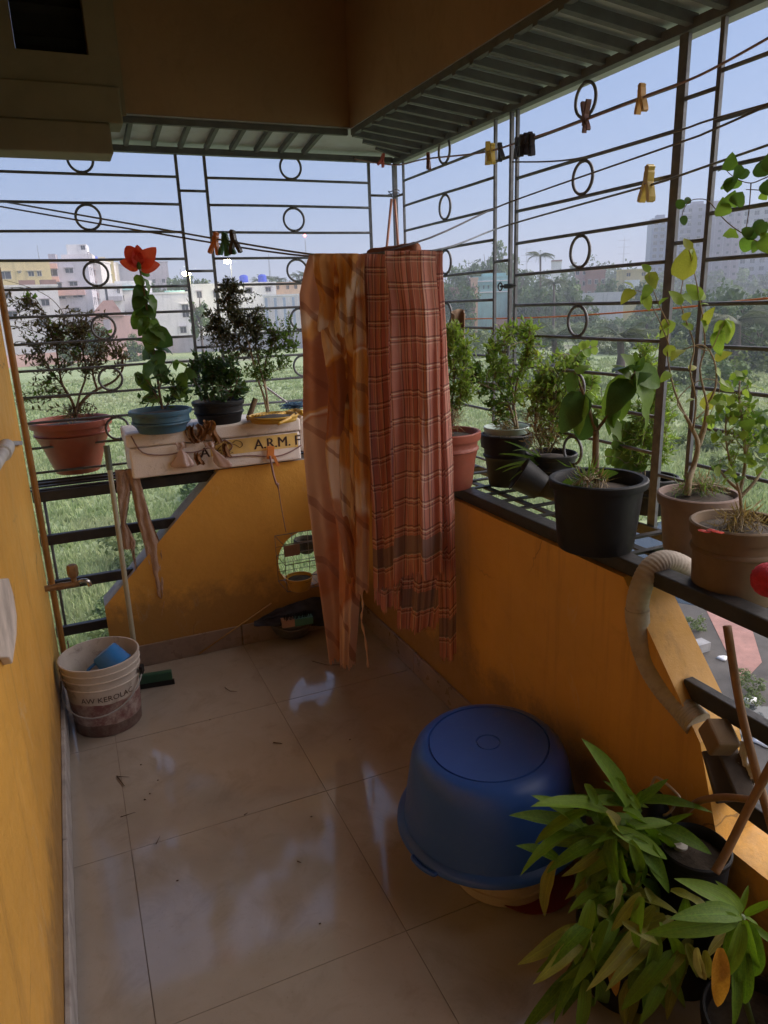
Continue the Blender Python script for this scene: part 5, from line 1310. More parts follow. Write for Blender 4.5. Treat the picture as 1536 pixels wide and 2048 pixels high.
def batik():
    n = NT('brown_print_cotton')
    uv = n.n('ShaderNodeUVMap')
    mp = n.n('ShaderNodeMapping'); mp.inputs['Rotation'].default_value = (0, 0, .75); n.l(uv.outputs[0], mp.inputs[0])
    warp = n.mix(0.24, mp.outputs[0], n.noise(4.0, 3, vec=mp.outputs[0], out=1))
    sc = n.n('ShaderNodeMapping'); sc.inputs['Scale'].default_value = (2.7, 5.2, 1); n.l(warp, sc.inputs[0])
    vo = n.n('ShaderNodeTexVoronoi'); vo.inputs['Scale'].default_value = 1.0; n.l(sc.outputs[0], vo.inputs['Vector'])
    sp = n.n('ShaderNodeSeparateColor'); n.l(vo.outputs['Color'], sp.inputs[0])
    k = n.ramp(sp.outputs[0], [(0.0, (0.62, 0.40, 0.25)), (0.30, (0.52, 0.20, 0.085)), (0.58, (0.76, 0.57, 0.43)), (0.74, (0.66, 0.32, 0.10)), (0.86, (0.42, 0.16, 0.075))])
    k.node.color_ramp.interpolation = 'CONSTANT'
    vo.feature = 'SMOOTH_F1'; vo.inputs['Smoothness'].default_value = 0.35; k.node.color_ramp.interpolation = 'EASE'
    wv = n.n('ShaderNodeTexWave'); wv.inputs['Scale'].default_value = 2.3; wv.inputs['Distortion'].default_value = 5.0; wv.inputs['Detail'].default_value = 2; wv.inputs['Detail Scale'].default_value = 1.1
    n.l(mp.outputs[0], wv.inputs[0])
    k = n.mix(n.ramp(wv.outputs[0], [(0.955, 0.0), (0.97, 0.6)]), k, (0.30, 0.11, 0.06))
    v2 = n.n('ShaderNodeTexVoronoi'); v2.inputs['Scale'].default_value = 4.6; n.l(warp, v2.inputs['Vector'])
    k = n.mix(n.ramp(v2.outputs[0], [(0.12, 0.85), (0.15, 0.0)]), k, (0.62, 0.46, 0.32))
    k = n.mix(n.ramp(v2.outputs[0], [(0.05, 0.9), (0.08, 0.0)]), k, (0.18, 0.065, 0.035))
    k = n.mix(n.ramp(n.noise(7, 6, .7, vec=uv.outputs[0]), [(0.5, 0.0), (0.75, 0.25)]), k, (0.74, 0.56, 0.45))
    n.bump(n.noise(50, 5, 0.7, vec=uv.outputs[0]), .3, .003)
    n.base(k, 0.9, **{'Specular IOR Level': 0.15})
    tr = n.n('ShaderNodeBsdfTranslucent'); n.l(k, tr.inputs[0])
    mx = n.n('ShaderNodeMixShader'); mx.inputs[0].default_value = .25
    n.l(n.b.outputs[0], mx.inputs[1]); n.l(tr.outputs[0], mx.inputs[2]); n.l(mx.outputs[0], n.out.inputs[0])
    return n.m
M_plaid, M_batik = plaid(), batik()
def lerp(a, b, t): return a + (b - a) * t
def pw(pts, t):                                # piecewise linear
    for (a, x), (b, y) in zip(pts, pts[1:]):
        if t <= b: return lerp(x, y, (t - a) / max(1e-6, b - a))
    return pts[-1][1]
def sheet(name, root, left, right, bot, d0, amp, nf, wid, m, u0=0.0, vlen=None, hem=True, seed=0, nu=70, nv=60, drag=.25, ragged=.012, phase=0.0):
    """a hanging cloth: left / right = [(y pixel, x pixel)...] edges, bot = lower edge y pixel at u; folds run down it"""
    r = random.Random(seed)
    ph = [r.uniform(0, 6.28) for _ in range(6)]
    ytop = left[0][0]
    rag = [r.uniform(-1, 1) for _ in range(nu + 2)]
    def fn(u, v):
        yb = pw(bot, u)
        y = lerp(ytop, yb, v)
        x = lerp(pw(left, y), pw(right, y), u)
        f = math.sin(u * nf * 2 * PI + ph[0] + phase + .9 * math.sin(v * 2.2 + ph[1])) + .55 * math.sin(u * nf * 3.7 * PI + ph[2] + 1.4 * v) + .35 * math.sin(u * nf * 7.3 * PI + ph[4] - 2.0 * v)
        am = amp * (.35 + .75 * min(1, v * 2.5)) * (1 - .25 * v)
        q = d0 + am * f + .006 * math.sin(v * 9 + u * 5 + ph[3]) + .004 * mnoise.noise(V((u * 9, v * 16, seed)))
        p = Pc(x, y, q)
        if v > .985: p.z += rag[int(u * nu)] * ragged
        if v < .06: p = p + CN * .012 * (1 - v / .06) ** 2      # rolls over the cord
        return p
    H = vlen or 1.15
    return MB().grid(fn, nu, nv, 0, lambda u, v: (u0 + u * wid, (2.12 - (1 - v) * H) if hem else 1.4 - (1 - v) * H)).build(name, m, root, 'all')
def fringe(root, m, pts, ln, cnt, seed=0):
    r = random.Random(seed); mb = MB()
    for i in range(cnt):
        t = i / cnt * (len(pts) - 1); a = pts[int(t)].lerp(pts[int(t) + 1], t % 1)
        l = ln * r.uniform(.4, 1.2)
        mb.tube([a + V((0, 0, .004)), a + V((r.uniform(-.004, .004), r.uniform(-.004, .004), -l * .5)), a + V((r.uniform(-.008, .008), r.uniform(-.008, .008), -l))], .0006, 3, cap=False)
    mb.build('fringe', m, root, False, True)
M_thread = mat('pale_thread', (.55, .36, .26), .9)
g = thing('plaid_cloth', 'long red plaid cotton cloth folded over the clothes line', 'cloth', Pc(800, 510), 'cloths hanging on the clothes line')
sheet('back_layer', g, [(498, 800), (700, 800), (1280, 788)], [(498, 868), (700, 884), (1100, 890), (1280, 868)], [(0, 1262), (.5, 1272), (.9, 1266), (1, 1250)], -.035, .012, 2.2, .2, M_plaid, .4, 1.2, seed=3)
sheet('side_layer', g, [(500, 862), (700, 868), (1330, 876)], [(500, 879), (640, 888), (900, 900), (1200, 910), (1330, 910)], [(0, 1322), (.6, 1330), (1, 1310)], -.02, .008, 1.2, .16, M_plaid, .8, 1.25, seed=4, nu=30)
sheet('left_layer', g, [(512, 728), (800, 738), (1225, 745)], [(512, 790), (800, 800), (1225, 800)], [(0, 1205), (.4, 1226), (1, 1215)], -.015, .014, 1.7, .16, M_plaid, 0.1, 1.1, seed=5, nu=50)
sheet('front_layer', g, [(508, 722), (700, 732), (1000, 744), (1165, 746)], [(505, 786), (700, 786), (900, 790), (1165, 806)], [(0, 1168), (.5, 1176), (1, 1160)], .022, .017, 1.4, .17, M_plaid, 0.0, 1.05, seed=6, nu=70)
sheet('front_layer', g, [(503, 780), (620, 796), (900, 802), (1165, 800)], [(500, 877), (640, 885), (900, 891), (1165, 893)], [(0, 1146), (.55, 1138), (.7, 1148), (1, 1136)], .05, .018, 1.5, .24, M_plaid, 0.2, 1.02, seed=8, nu=90)
fringe(g, M_thread, [Pc(755, 1172, .03), Pc(800, 1174, .03), Pc(806, 1148, .03), Pc(890, 1140, .03)], .02, 60, 1)
fringe(g, M_thread, [Pc(790, 1262, -.035), Pc(868, 1262, -.035)], .018, 40, 2)
fringe(g, M_thread, [Pc(876, 1324, -.02), Pc(908, 1318, -.02)], .016, 24, 3)
fringe(g, M_thread, [Pc(884, 620, -.02), Pc(899, 900, -.02), Pc(909, 1200, -.02)], .008, 50, 4)
g = thing('printed_cloth', 'old brown and beige printed cloth draped over the clothes line', 'cloth', Pc(670, 510), 'cloths hanging on the clothes line')
sheet('back_layer', g, [(508, 620), (590, 602), (700, 612), (900, 620), (1100, 640), (1325, 668)], [(508, 732), (700, 742), (1000, 744), (1170, 722), (1325, 708)], [(0, 1318), (.5, 1326), (1, 1332)], .01, .026, 1.25, .26, M_batik, 0.0, 1.25, False, seed=11, nu=100)
sheet('front_layer', g, [(510, 682), (800, 684), (1000, 690), (1180, 698)], [(510, 738), (700, 746), (1000, 750), (1180, 748)], [(0, 1150), (.4, 1172), (1, 1178)], .045, .016, 1.2, .13, M_batik, .9, 1.05, False, seed=12, nu=50)
sheet('top_fold', g, [(508, 640), (600, 655), (670, 652)], [(508, 726), (600, 728), (670, 726)], [(0, 652), (.3, 672), (.75, 668), (1, 640)], .055, .016, 1.5, .18, M_batik, .45, .3, False, seed=13, nu=60, nv=24)
sheet('middle_fold', g, [(640, 652), (760, 668), (900, 662), (1050, 690), (1160, 712)], [(640, 712), (760, 726), (860, 722), (1000, 716), (1160, 734)], [(0, 1130), (.5, 1150), (1, 1165)], .05, .018, .8, .16, M_batik, 1.7, .9, False, seed=15, nu=50)
q = [Pc(733, 1172, .05), Pc(737, 1200, .05), Pc(734, 1230, .05), Pc(742, 1270, .05), Pc(747, 1322, .05)]
MB().tube(smoothpath(q, 5), [.0035 + .002 * math.sin(i * 1.7) for i in range(len(smoothpath(q, 5)))], 6).build('loose_thread', M_thread, g, 'all')
# rolled towel behind with its pegs
rt = thing('rolled_towel', 'rolled brown towel pegged on the line behind the two cloths', 'towel', Pc(770, 500, -.08))
pr_ = [Pc(718, 512, -.08), Pc(760, 508, -.08), Pc(800, 502, -.08), Pc(822, 500, -.08)]
MB().tube(smoothpath(pr_, 5), [.022, .026, .027, .026, .027, .028, .027, .026, .028, .028, .027, .028, .03, .028, .026, .02], 12).build('roll', mat('brown_towel', (.34, .14, .08), .95, .2, 40, 0, bump=.6, bscale=200), rt, True)
sheet('towel_end', rt, [(498, 722), (640, 735)], [(498, 820), (640, 815)], [(0, 640), (1, 650)], -.07, .008, 2, .2, mat('brown_towel_end', (.30, .12, .07), .95), 0, .3, False, seed=14, nu=24, nv=12)

M_cord = mat('grey_nylon_cord', (.16, .15, .17), .7, .3, 60)
M_cord2 = mat('blue_grey_cord', (.20, .22, .26), .7, .3, 60)
M_ocord = mat('orange_cord', (.75, .22, .06), .7, .2, 40)
PG = lambda px, py, d=0.0: at(px, py, 0, GX - .03 - d)
def cord(label, pts, r, m, k=6):
    pts = [V(p) for p in pts]
    mb = MB().tube(smoothpath(pts, k), r, 6)
    o = mb.build('clothes_line', m, None, 'all')
    return tag(o, label, 'clothes line')
A0 = V((-1.37, GY - .012, 1.945)); A1 = V((-1.37, GY - .012, 1.925))
cord('upper grey clothes line that carries the two cloths from back grille to iron post', [A0, A0.lerp(Pc(618, 505), .5) + V((0, 0, -.004)), Pc(618, 508, .0), Pc(750, 507, .0), Pc(884, 498, .0), PG(1010, 452), PG(1290, 373), PG(1345, 356), PG(1420, 330), PG(1600, 268)], .0032, M_cord2)
cord('lower grey clothes line just under the one with the cloths', [A1, A1.lerp(Pc(618, 513, -.05), .5) + V((0, 0, -.006)), Pc(618, 512, -.06), Pc(815, 484, -.06), PG(1010, 408), PG(1340, 292), PG(1420, 262), PG(1600, 182)], .003, M_cord)
KN = at(708, 318, 1, GY - .03)
cord('thin mauve clothes line high along the grille with most of the pegs', [KN, at(790, 330, 1, GY - .05), PG(850, 318), PG(965, 305), PG(1050, 280), PG(1170, 240), PG(1283, 196), PG(1366, 165), PG(1440, 130), PG(1600, 40)], .0032, mat('mauve_cord', (.30, .20, .22), .7))
cord('slack dark clothes line between the middle bars of the right grille', [PG(1025, 324), PG(1150, 318), PG(1345, 265), PG(1420, 240), PG(1600, 190)], .0026, M_cord)
cord('thin orange string stretched low across the right grille', [PG(925, 638, -.1), PG(1100, 634, -.1), PG(1330, 618, -.1), PG(1500, 600, -.1), PG(1640, 588, -.1)], .0024, M_ocord)
kb = MB()
for i in range(3): kb.tube([KN + V((.012 * math.cos(t + i), .008 * math.sin(t * 1.3 + i), .012 * math.sin(t + i))) for t in [j * .6 for j in range(11)]], .0024, 5)
o = kb.build('cord_knot', M_cord, None, 'all'); tag(o, 'tangled knot of cord tied at the top bar of the back grille', 'knot')

pc = {}
def pegmat(key, c):
    if key not in pc: pc[key] = mat('peg_' + key, c, .45, .15, 30, .2)
    return pc[key]
def jaw_mesh(m):
    mb = MB()
    pts = [(-.006, -.034), (.004, -.036), (.0065, -.02), (.003, -.004), (.006, .01), (.0085, .026), (.0075, .034), (-.001, .035), (-.003, .02), (-.004, .0)]
    mb.prism(pts, -.0075, .0075, 1)
    return mb.mesh('jaw', m)
jm = {}
def peg(p, key, c, label, yaw=0.0, roll=0.0, s=1.0, flip=False, group='clothes pegs on the lines'):
    m = pegmat(key, c)
    if key not in jm: jm[key] = jaw_mesh(m)
    t = thing('clothes_peg', label, 'clothes peg', p, group)
    R0 = Matrix.Rotation(yaw, 3, 'Z') @ Matrix.Rotation(roll, 3, 'Y') @ Matrix.Diagonal((s, s, s * (1 if flip else -1)))
    for sg in (-1, 1):
        put(jm[key], 'jaw', t, V(p) + R0 @ V((sg * .0055, 0, 0)), R0 @ Matrix.Rotation(sg * .22, 3, 'Y') @ Matrix.Diagonal((sg, 1, 1)))
    MB().tube([V(p) + R0 @ V((-.009, .004, -.002)), V(p) + R0 @ V((0, .008, 0)), V(p) + R0 @ V((.009, .004, -.002))], .0012 * s, 5).build('spring', M_pole, t, 'all')
YEL, ORG, GRN, DRK, PNK, BRN = (.62, .46, .10), (.62, .20, .06), (.03, .16, .08), (.03, .025, .035), (.60, .13, .12), (.16, .07, .06)
qa = lambda px, py: A0.lerp(Pc(618, 508), 0) + (Pc(618, 508) - A0) * ((px - 0) / 618) if False else None
RL = lambda px: None
def on_left(px, py):                            # on the cord between grille and cloth
    n_ = (Pc(618, 508) - A0).cross(V((0, 0, 1)))
    return atp(px, py, A0, n_)
peg(on_left(430, 487), 'orange', ORG, 'orange clothes peg on the left stretch of line next to a green one', -.8, .25, 1.05)
peg(on_left(449, 488), 'green', GRN, 'green clothes peg on the left stretch of line between orange and dark pegs', -.8, .1, 1.05)
peg(on_left(456, 490), 'green', GRN, 'second green clothes peg clipped over the first on the left line', -.6, -.2, 1.0)
peg(on_left(468, 484), 'dark', DRK, 'dark clothes peg at the right end of the left peg bunch', -.8, -.12, 1.1)
peg(at(764, 320, 1, GY - .05), 'pink', PNK, 'pink clothes peg hanging near the corner post under the roof', .2, .35, .85)
peg(PG(857, 322), 'brown', BRN, 'lone dark brown clothes peg right of the corner post', .9, -.1, .95)
peg(PG(976, 306), 'yellow', YEL, 'yellow clothes peg just left of the double iron post', 1.2, .1, 1.1)
peg(PG(984, 308), 'yellow', YEL, 'second yellow clothes peg pressed against the double iron post', 1.4, -.15, 1.0)
peg(PG(1001, 303), 'dark', DRK, 'small dark clothes peg on the double iron post', 1.4, .3, .9)
for i, (x, y) in enumerate(((1034, 296), (1042, 291), (1050, 288), (1058, 286), (1064, 290))):
    peg(PG(x, y, rnd.uniform(0, .02)), 'dark', DRK, 'black clothes peg in the bunch right of the double iron post', 1.3, rnd.uniform(-.4, .3), .95, False, 'bunch of black pegs on the high line')
peg(PG(1171, 226), 'brown', BRN, 'dark maroon clothes peg hanging inside the top iron ring', 1.4, 0, 1.0, True)
peg(PG(1172, 244), 'brown', BRN, 'second maroon clothes peg below the top iron ring', 1.4, .15, .8)
peg(PG(1283, 197), 'amber', (.62, .36, .12), 'amber clothes peg high on the line left of the heavy post', 1.45, .05, 1.05)
peg(PG(1296, 368), 'yellow', YEL, 'large yellow clothes peg in the middle of the line left of the heavy post', 1.45, -.1, 1.35)
# sticks tied to the corner post
for a, b, lab in (((783, 398), (773, 500), 'thin varnished stick tied to the corner post, leaning left'), ((789, 398), (797, 500), 'reddish stick tied upright against the corner post')):
    o = MB().tube([at(*a, 1, GY - .04), at(*b, 1, GY - .07), at(b[0] * 2 - a[0], b[1] * 2 - a[1], 1, GY - .10)], .0065, 8).build('wooden_stick', mat('varnished_stick', (.45, .20, .13), .35, .2, 30), None, 'all')
    tag(o, lab, 'stick')
tw = MB().tube([at(788, 392, 1, GY - .02) + V((.026 * math.cos(t), .026 * math.sin(t), .004 * math.sin(3 * t) + .002 * t)) for t in [i * .5 for i in range(26)]], .0022, 5).build('tie_wire', M_cord, None, 'all')
tag(tw, 'twist of dark wire tying the sticks to the corner post', 'wire')

# ================================================================ things on the left shelf
M_foam = NT('polystyrene')
k = M_foam.ramp(M_foam.noise(9, 5, .6), [(0.3, (.76, .68, .63)), (0.7, (.86, .79, .74))])
k = M_foam.mix(M_foam.ramp(M_foam.noise(16, 8, .75, dist=.5), [(.56, 0.0), (.74, .75)]), k, (.24, .16, .11))
vv = M_foam.n('ShaderNodeTexVoronoi'); vv.inputs['Scale'].default_value = 190; M_foam.l(M_foam.coord(), vv.inputs[0])
M_foam.bump(vv.outputs[0], .35, .002)
M_foam = M_foam.base(k, .85)
M_band = mat('yellow_print_band', (.72, .50, .16), .7, .2, 8, .4, (.5, .42, .34))
M_ink = mat('dark_ink', (.05, .025, .02), .8)
fb = thing('foam_box', 'dirty white polystyrene box with a yellow printed band on the back parapet', 'foam box', (-.6, .15, .845))
YF = 0.058
def foam(x0, x1, z0, z1, y0, y1, name):
    mb = MB()
    nx = 22
    def fn(u, v): return V((lerp(x0, x1, u), 0, 0))
    mb.bx((x0, y0, z0), (x1, y1, z1))
    o = mb.build(name, M_foam, fb); b = bevel(o, .009, 3)
    return o
foam(-.985, -.262, .846, .972, YF, .325, 'body'); foam(-.992, -.258, .976, 1.033, YF - .006, .33, 'lid')
MB().add([(-.66, YF - .0012, .905), (-.275, YF - .0012, .905), (-.275, YF - .0012, .968), (-.66, YF - .0012, .968)], [(0, 1, 2, 3)]).build('printed_band', M_band, fb)
def sticker(txt, size, x, z, y, name='lettering', sh=1.0):
    mb = MB()
    for q, dx in enumerate((-.018, 0.0, .018)):          # three passes thicken the strokes
        l3 = lettering(txt, size)
        mb.add([V((x + v.x * sh + dx * size, y - .00012 * q, z + v.y)) for v in l3.v], l3.f)
    return mb.build(name, M_ink, fb)
sticker('A.R.M. F', .062, -.472, .915, YF - .0022, sh=.98)
sticker('A R M & Co.', .013, -.632, .909, YF - .0022)
lg = MB()                                       # the line drawing of a fish like curve left of the letters
for pts in ([(-.635, .925), (-.615, .945), (-.585, .952), (-.555, .945), (-.535, .930)], [(-.565, .953), (-.55, .962), (-.53, .956), (-.522, .94), (-.535, .93)], [(-.61, .93), (-.59, .925), (-.60, .94)], [(-.64, .935), (-.628, .925), (-.615, .93)]):
    lg.tube(smoothpath([(x, YF - .0025, z) for x, z in pts], 4), .0014, 4)
lg.build('printed_emblem', M_ink, fb, 'all')
sticker('A', .06, -.705, .905, YF - .0022)
fb2 = thing('foam_box', 'second smaller white foam block standing half behind the printed cloth', 'foam box', (-.16, .16, .845))
o = MB().bx((-.252, .075, .876), (-.02, .31, 1.035)).build('block', M_foam, fb2); bevel(o, .012, 3)
M_twine = mat('purple_twine', (.28, .17, .16), .85, .25, 60)
tq = lambda px, py, d=.006: at(px, py, 1, YF - d)
o = MB().tube(smoothpath([tq(262, 872), tq(285, 905), tq(330, 910), tq(360, 905), tq(395, 903), tq(440, 886), tq(450, 880), tq(465, 893), tq(452, 913), tq(500, 911), tq(548, 913), tq(578, 905), tq(603, 890)], 4), .0028, 6).build('twine', M_twine, None, 'all')
tag(o, 'purple brown twine tied round the front of the foam box', 'twine')
M_dry = leafmat('dry_brown_leaf', (.17, .075, .03), (.30, .15, .07), .15, .8)
def crumple(name, root, P0, w, h, m, seed, folds=3, amp=.012, taper=.5, nu=16, nv=14, flare=0.0):
    r = random.Random(seed)
    ph = [r.uniform(0, 6.28) for _ in range(4)]
    fx = CR.copy(); fx.z = 0; fx.normalize()
    def fn(u, v):
        ww = w * (1 - taper * (1 - v) + flare * v)
        x = (u - .5) * ww + .02 * math.sin(v * 4 + ph[0]) * w / .08
        d = amp * (math.sin(u * folds * 6.28 + ph[1] + v * 2) + .7 * mnoise.noise(V((u * 5 + seed, v * 6, seed * .3))))
        return V(P0) + fx * x - FH * (d + .012) + V((0, 0, -h * v + .012 * mnoise.noise(V((u * 6, seed, v * 3)))))
    return MB().grid(fn, nu, nv).build(name, m, root, 'all')
dl = thing('dried_leaves', 'bundle of curled dry brown leaves stuck on the front of the foam box', 'dried leaves', tq(405, 860))
for i, (x, y, w_, h_) in enumerate(((385, 850, .045, .075), (400, 848, .05, .07), (415, 840, .06, .06), (428, 850, .045, .075), (452, 885, .03, .06), (398, 905, .035, .05))):
    crumple('leaf', dl, tq(x, y, .008 + .006 * (i % 3)), w_, h_, M_dry, 30 + i, 2, .010, .3)
M_poly = NT('clear_plastic_film')
M_poly.bump(M_poly.noise(60, 5, .7), .6, .004)
M_poly.base((.62, .45, .42), .25, **{'Specular IOR Level': .6, 'Alpha': .78})
M_poly = M_poly.m
def bag(label, x, y, w_, h_, lean, seed):
    P0 = tq(x, y, .02)
    t = thing('plastic_bag', label, 'plastic bag', P0, 'knotted bags on the foam box')
    r = random.Random(seed)
    fx = CR.copy(); fx.z = 0; fx.normalize()
    prof = [(.004, 0), (.006, -.008), (.25 * w_, -.35 * h_), (.46 * w_, -.7 * h_), (.5 * w_, -.9 * h_), (.32 * w_, -h_), (.001, -.98 * h_)]
    mb = MB()
    q = smoothpath([V((a, 0, b)) for a, b in prof], 3)
    n_ = 22; vs = []
    for p in q:
        for j in range(n_):
            a = 2 * PI * j / n_
            rr = p.x * (1 + .22 * math.sin(5 * a + seed) * min(1, -p.z / h_ * 2) + .25 * mnoise.noise(V((math.cos(a) * 2, math.sin(a) * 2, p.z * 40 + seed))))
            vs.append(P0 + fx * (rr * math.cos(a) + lean * -p.z) - FH * (rr * math.sin(a) * .45) + V((0, 0, p.z)))
    K = len(q)
    mb.add(vs, [(i * n_ + j, i * n_ + (j + 1) % n_, (i + 1) * n_ + (j + 1) % n_, (i + 1) * n_ + j) for i in range(K - 1) for j in range(n_)])
    mb.build('bag_body', M_poly, t, 'all')
    crumple('bag_top', t, P0 + V((0, 0, .022)), .03, .03, M_poly, seed, 2, .006, -.6, 8, 6)
bag('pinkish knotted plastic bag hanging left on the front of the foam box', 362, 895, .085, .085, -.05, 2)
bag('clear knotted plastic bag hanging right below the dried leaves', 422, 893, .06, .092, .62, 5)
# yellow hose, stick and odds on the box
yh = thing('corrugated_hose', 'yellow corrugated hose lying on the foam box beside the yellow tub', 'hose', at(560, 840, 2, 1.045))
hq = smoothpath([at(498, 838, 2, 1.046) + V((0, .03, 0)), at(520, 834, 2, 1.05), at(550, 832, 2, 1.05), at(575, 826, 2, 1.05), at(590, 822, 2, 1.052), at(605, 826, 2, 1.05)], 14)
MB().tube(hq, [.0115 + .0022 * math.sin(i * 1.9) for i in range(len(hq))], 10).build('hose_pipe', pegmat('hose_yellow', (.58, .33, .03)), yh, 'all')
o = MB().tube(smoothpath([at(592, 826, 2, 1.05), at(577, 838, 2, 1.055), at(556, 848, 2, 1.045)], 4), [.007] * 9, 8).build('hose_end', pegmat('hose_yellow', (.58, .33, .03)), yh, 'all')
o = MB().tube([at(497, 838, 2, 1.035), at(511, 797, 1, .16)], [.013, .012], 9).build('wooden_stump', M_stem, None, True); tag(o, 'short brown wooden stump standing in front of the yellow tub', 'wood piece')
o = MB().bar(at(526, 770, 1, .30), at(575, 806, 1, .24), .012, .008).build('white_lath', mat('grey_white_wood', (.55, .53, .52), .7), None); tag(o, 'thin grey white lath sloping down to the foam box', 'lath')
nt_ = thing('blue_netting', 'crumpled blue plastic netting on the foam box left of the cloth', 'netting', at(590, 815, 2, 1.05))
r9 = random.Random(4); nm = MB(); c0 = at(588, 816, 2, 1.06)
for i in range(70):
    a = r9.uniform(0, 6.28)
    p = [c0 + V((r9.gauss(0, .028), r9.gauss(0, .02), abs(r9.gauss(0, .012)))) for _ in range(4)]
    nm.tube(smoothpath(p, 3), .0014, 3, cap=False)
nm.build('net_strands', mat('blue_net', (.08, .19, .34), .6), nt_, 'all', True)
pk_ = thing('snack_packet', 'upright yellow and red packet wedged beside the printed cloth', 'packet', at(614, 820, 1, .12))
x0 = at(614, 822, 1, .12)
MB().box(x0 + V((0, 0, .055)), (.012, .05, .11), Matrix.Rotation(.1, 3, 'Y')).build('packet_front', mat('packet_yellow', (.75, .45, .04), .3), pk_)
MB().box(x0 + V((.012, .0, .03)), (.012, .05, .07), Matrix.Rotation(-.1, 3, 'Y')).build('packet_back', mat('packet_red', (.6, .03, .06), .3), pk_)
# curled bark on the right grille
cb = thing('curled_bark', 'curled brown dry palm sheath hooked on the grille right of the cloth', 'dry sheath', at(920, 640, 0, .3))
cc = at(918, 650, 0, .3)
mb = MB()
fx = CR.copy(); fx.z = 0; fx.normalize()
def fn(u, v):
    a = lerp(-2.3, 2.5, u); R_ = .027 * (1 - .2 * v) + .006 * math.sin(3 * a)
    return cc + fx * (R_ * math.sin(a)) - FH * (R_ * math.cos(a) * -1.0) + V((0, 0, .05 - .115 * v + (.012 * math.cos(a) if v < .2 else 0) + .01 * math.sin(5 * a) * v))
o = mb.grid(fn, 20, 8).build('sheath', mat('bark_sheath', (.30, .20, .13), .85, .3, 30, .4), cb, 'all'); mm = o.modifiers.new('t', 'SOLIDIFY'); mm.thickness = .003

# ================================================================ left side fittings
M_rag = NT('rag_cloth')
k = M_rag.ramp(M_rag.noise(14, 6, .7), [(.3, (.38, .24, .17)), (.7, (.56, .40, .32))])
M_rag.bump(M_rag.noise(45, 6, .75, vec=M_rag.coord('Object', (1, 1, .35))), 1.0, .012)
M_rag = M_rag.base(k, .95)
rg_ = thing('old_rag', 'torn brown rag in two strips hanging over the top iron bar', 'rag', at(260, 945, 1, .105))
def strip(name, L_, R_, seed, d=.0):
    r = random.Random(seed)
    y0, y1 = L_[0][0], L_[-1][0]
    def fn(u, v):
        y = lerp(y0, y1, v); a = 2 * PI * u
        xl, xr = pw(L_, y), pw(R_, y)
        x = (xl + xr) / 2 + (xr - xl) / 2 * math.cos(a)
        rag_ = 1.2 * mnoise.noise(V((u * 7, v * 22, seed)))
        p = at(x + rag_, y, 1, .098 + d)
        q = .010 * math.sin(a) + .006 * mnoise.noise(V((math.cos(a) * 3, math.sin(a) * 3 + seed, v * 14))) + .004 * math.sin(a * 5 + v * 9)
        return p + V((0, q, 0))
    return MB().grid(fn, 28, 46).build(name, M_rag, rg_, 'all')
strip('rag_strip', [(940, 229), (985, 234), (1045, 241), (1085, 243), (1098, 247)], [(940, 262), (985, 261), (1045, 252), (1085, 272), (1098, 270)], 1)
strip('rag_strip', [(938, 250), (985, 264), (1040, 274), (1090, 288), (1150, 302), (1190, 314), (1196, 320)], [(938, 275), (985, 287), (1040, 302), (1090, 322), (1150, 327), (1190, 327), (1196, 324)], 2, -.006)
strip('rag_strip', [(1080, 258), (1110, 264), (1142, 272)], [(1080, 266), (1110, 270), (1142, 274)], 3)
strip('rag_strip', [(1170, 320), (1200, 323), (1232, 321)], [(1170, 330), (1200, 331), (1232, 324)], 4)
sq = thing('floor_squeegee', 'green floor squeegee with a long pale pole leaning on the top bar', 'squeegee', (-1.075, -.11, 0))
pa_, pb_ = at(213, 893, 1, .09), V((-1.078, -.108, .045))
MB().tube([pa_, pb_], .0105, 12).build('pole', mat('pale_green_pole', (.34, .32, .24), .45, .15, 8), sq, True)
MB().tube([pa_ + (pa_ - pb_).normalized() * .004, pa_.lerp(pb_, .10)], .0125, 12).build('grip', mat('green_grip', (.10, .13, .10), .5), sq, True)
M_gp = mat('green_plastic', (.02, .085, .055), .45, .15, 10)
yd = Matrix.Rotation(-.14, 3, 'Z')
o = MB().box((-1.085, -.112, .036), (.28, .028, .046), yd).build('head', M_gp, sq); bevel(o, .005)
MB().box((-1.085, -.124, .012), (.29, .008, .022), yd).build('rubber_blade', M_blackp, sq)
# paint bucket with a mug
M_buck = NT('dirty_white_plastic')
k = M_buck.ramp(M_buck.noise(10, 5), [(.3, (.44, .395, .36)), (.7, (.56, .51, .475))])
cz = M_buck.n('ShaderNodeTexCoord'); sz = M_buck.n('ShaderNodeSeparateXYZ'); M_buck.l(cz.outputs['Object'], sz.inputs[0])
hz_ = M_buck.math('ADD', sz.outputs[2], M_buck.math('MULTIPLY', M_buck.math('SUBTRACT', M_buck.noise(7, 4), .5), .03))
k = M_buck.mix(M_buck.math('MULTIPLY', M_buck.math('LESS_THAN', hz_, .135), M_buck.ramp(M_buck.noise(18, 7, .75), [(.42, .95), (.62, .35)])), k, (.17, .055, .06))
k = M_buck.mix(M_buck.ramp(M_buck.noise(13, 8, .75, dist=.6), [(.53, 0.0), (.72, .85)]), k, (.10, .06, .045))
k = M_buck.mix(M_buck.math('MULTIPLY', M_buck.math('LESS_THAN', hz_, .05), .7), k, (.07, .04, .03))
M_buck.bump(M_buck.noise(60, 4), .15, .002)
M_buck = M_buck.base(k, .5)
bk = thing('paint_bucket', 'dirty white and maroon paint bucket holding a blue mug by the left wall', 'bucket', (-1.212, -.318, 0))
BC = V((-1.212, -.318, 0))
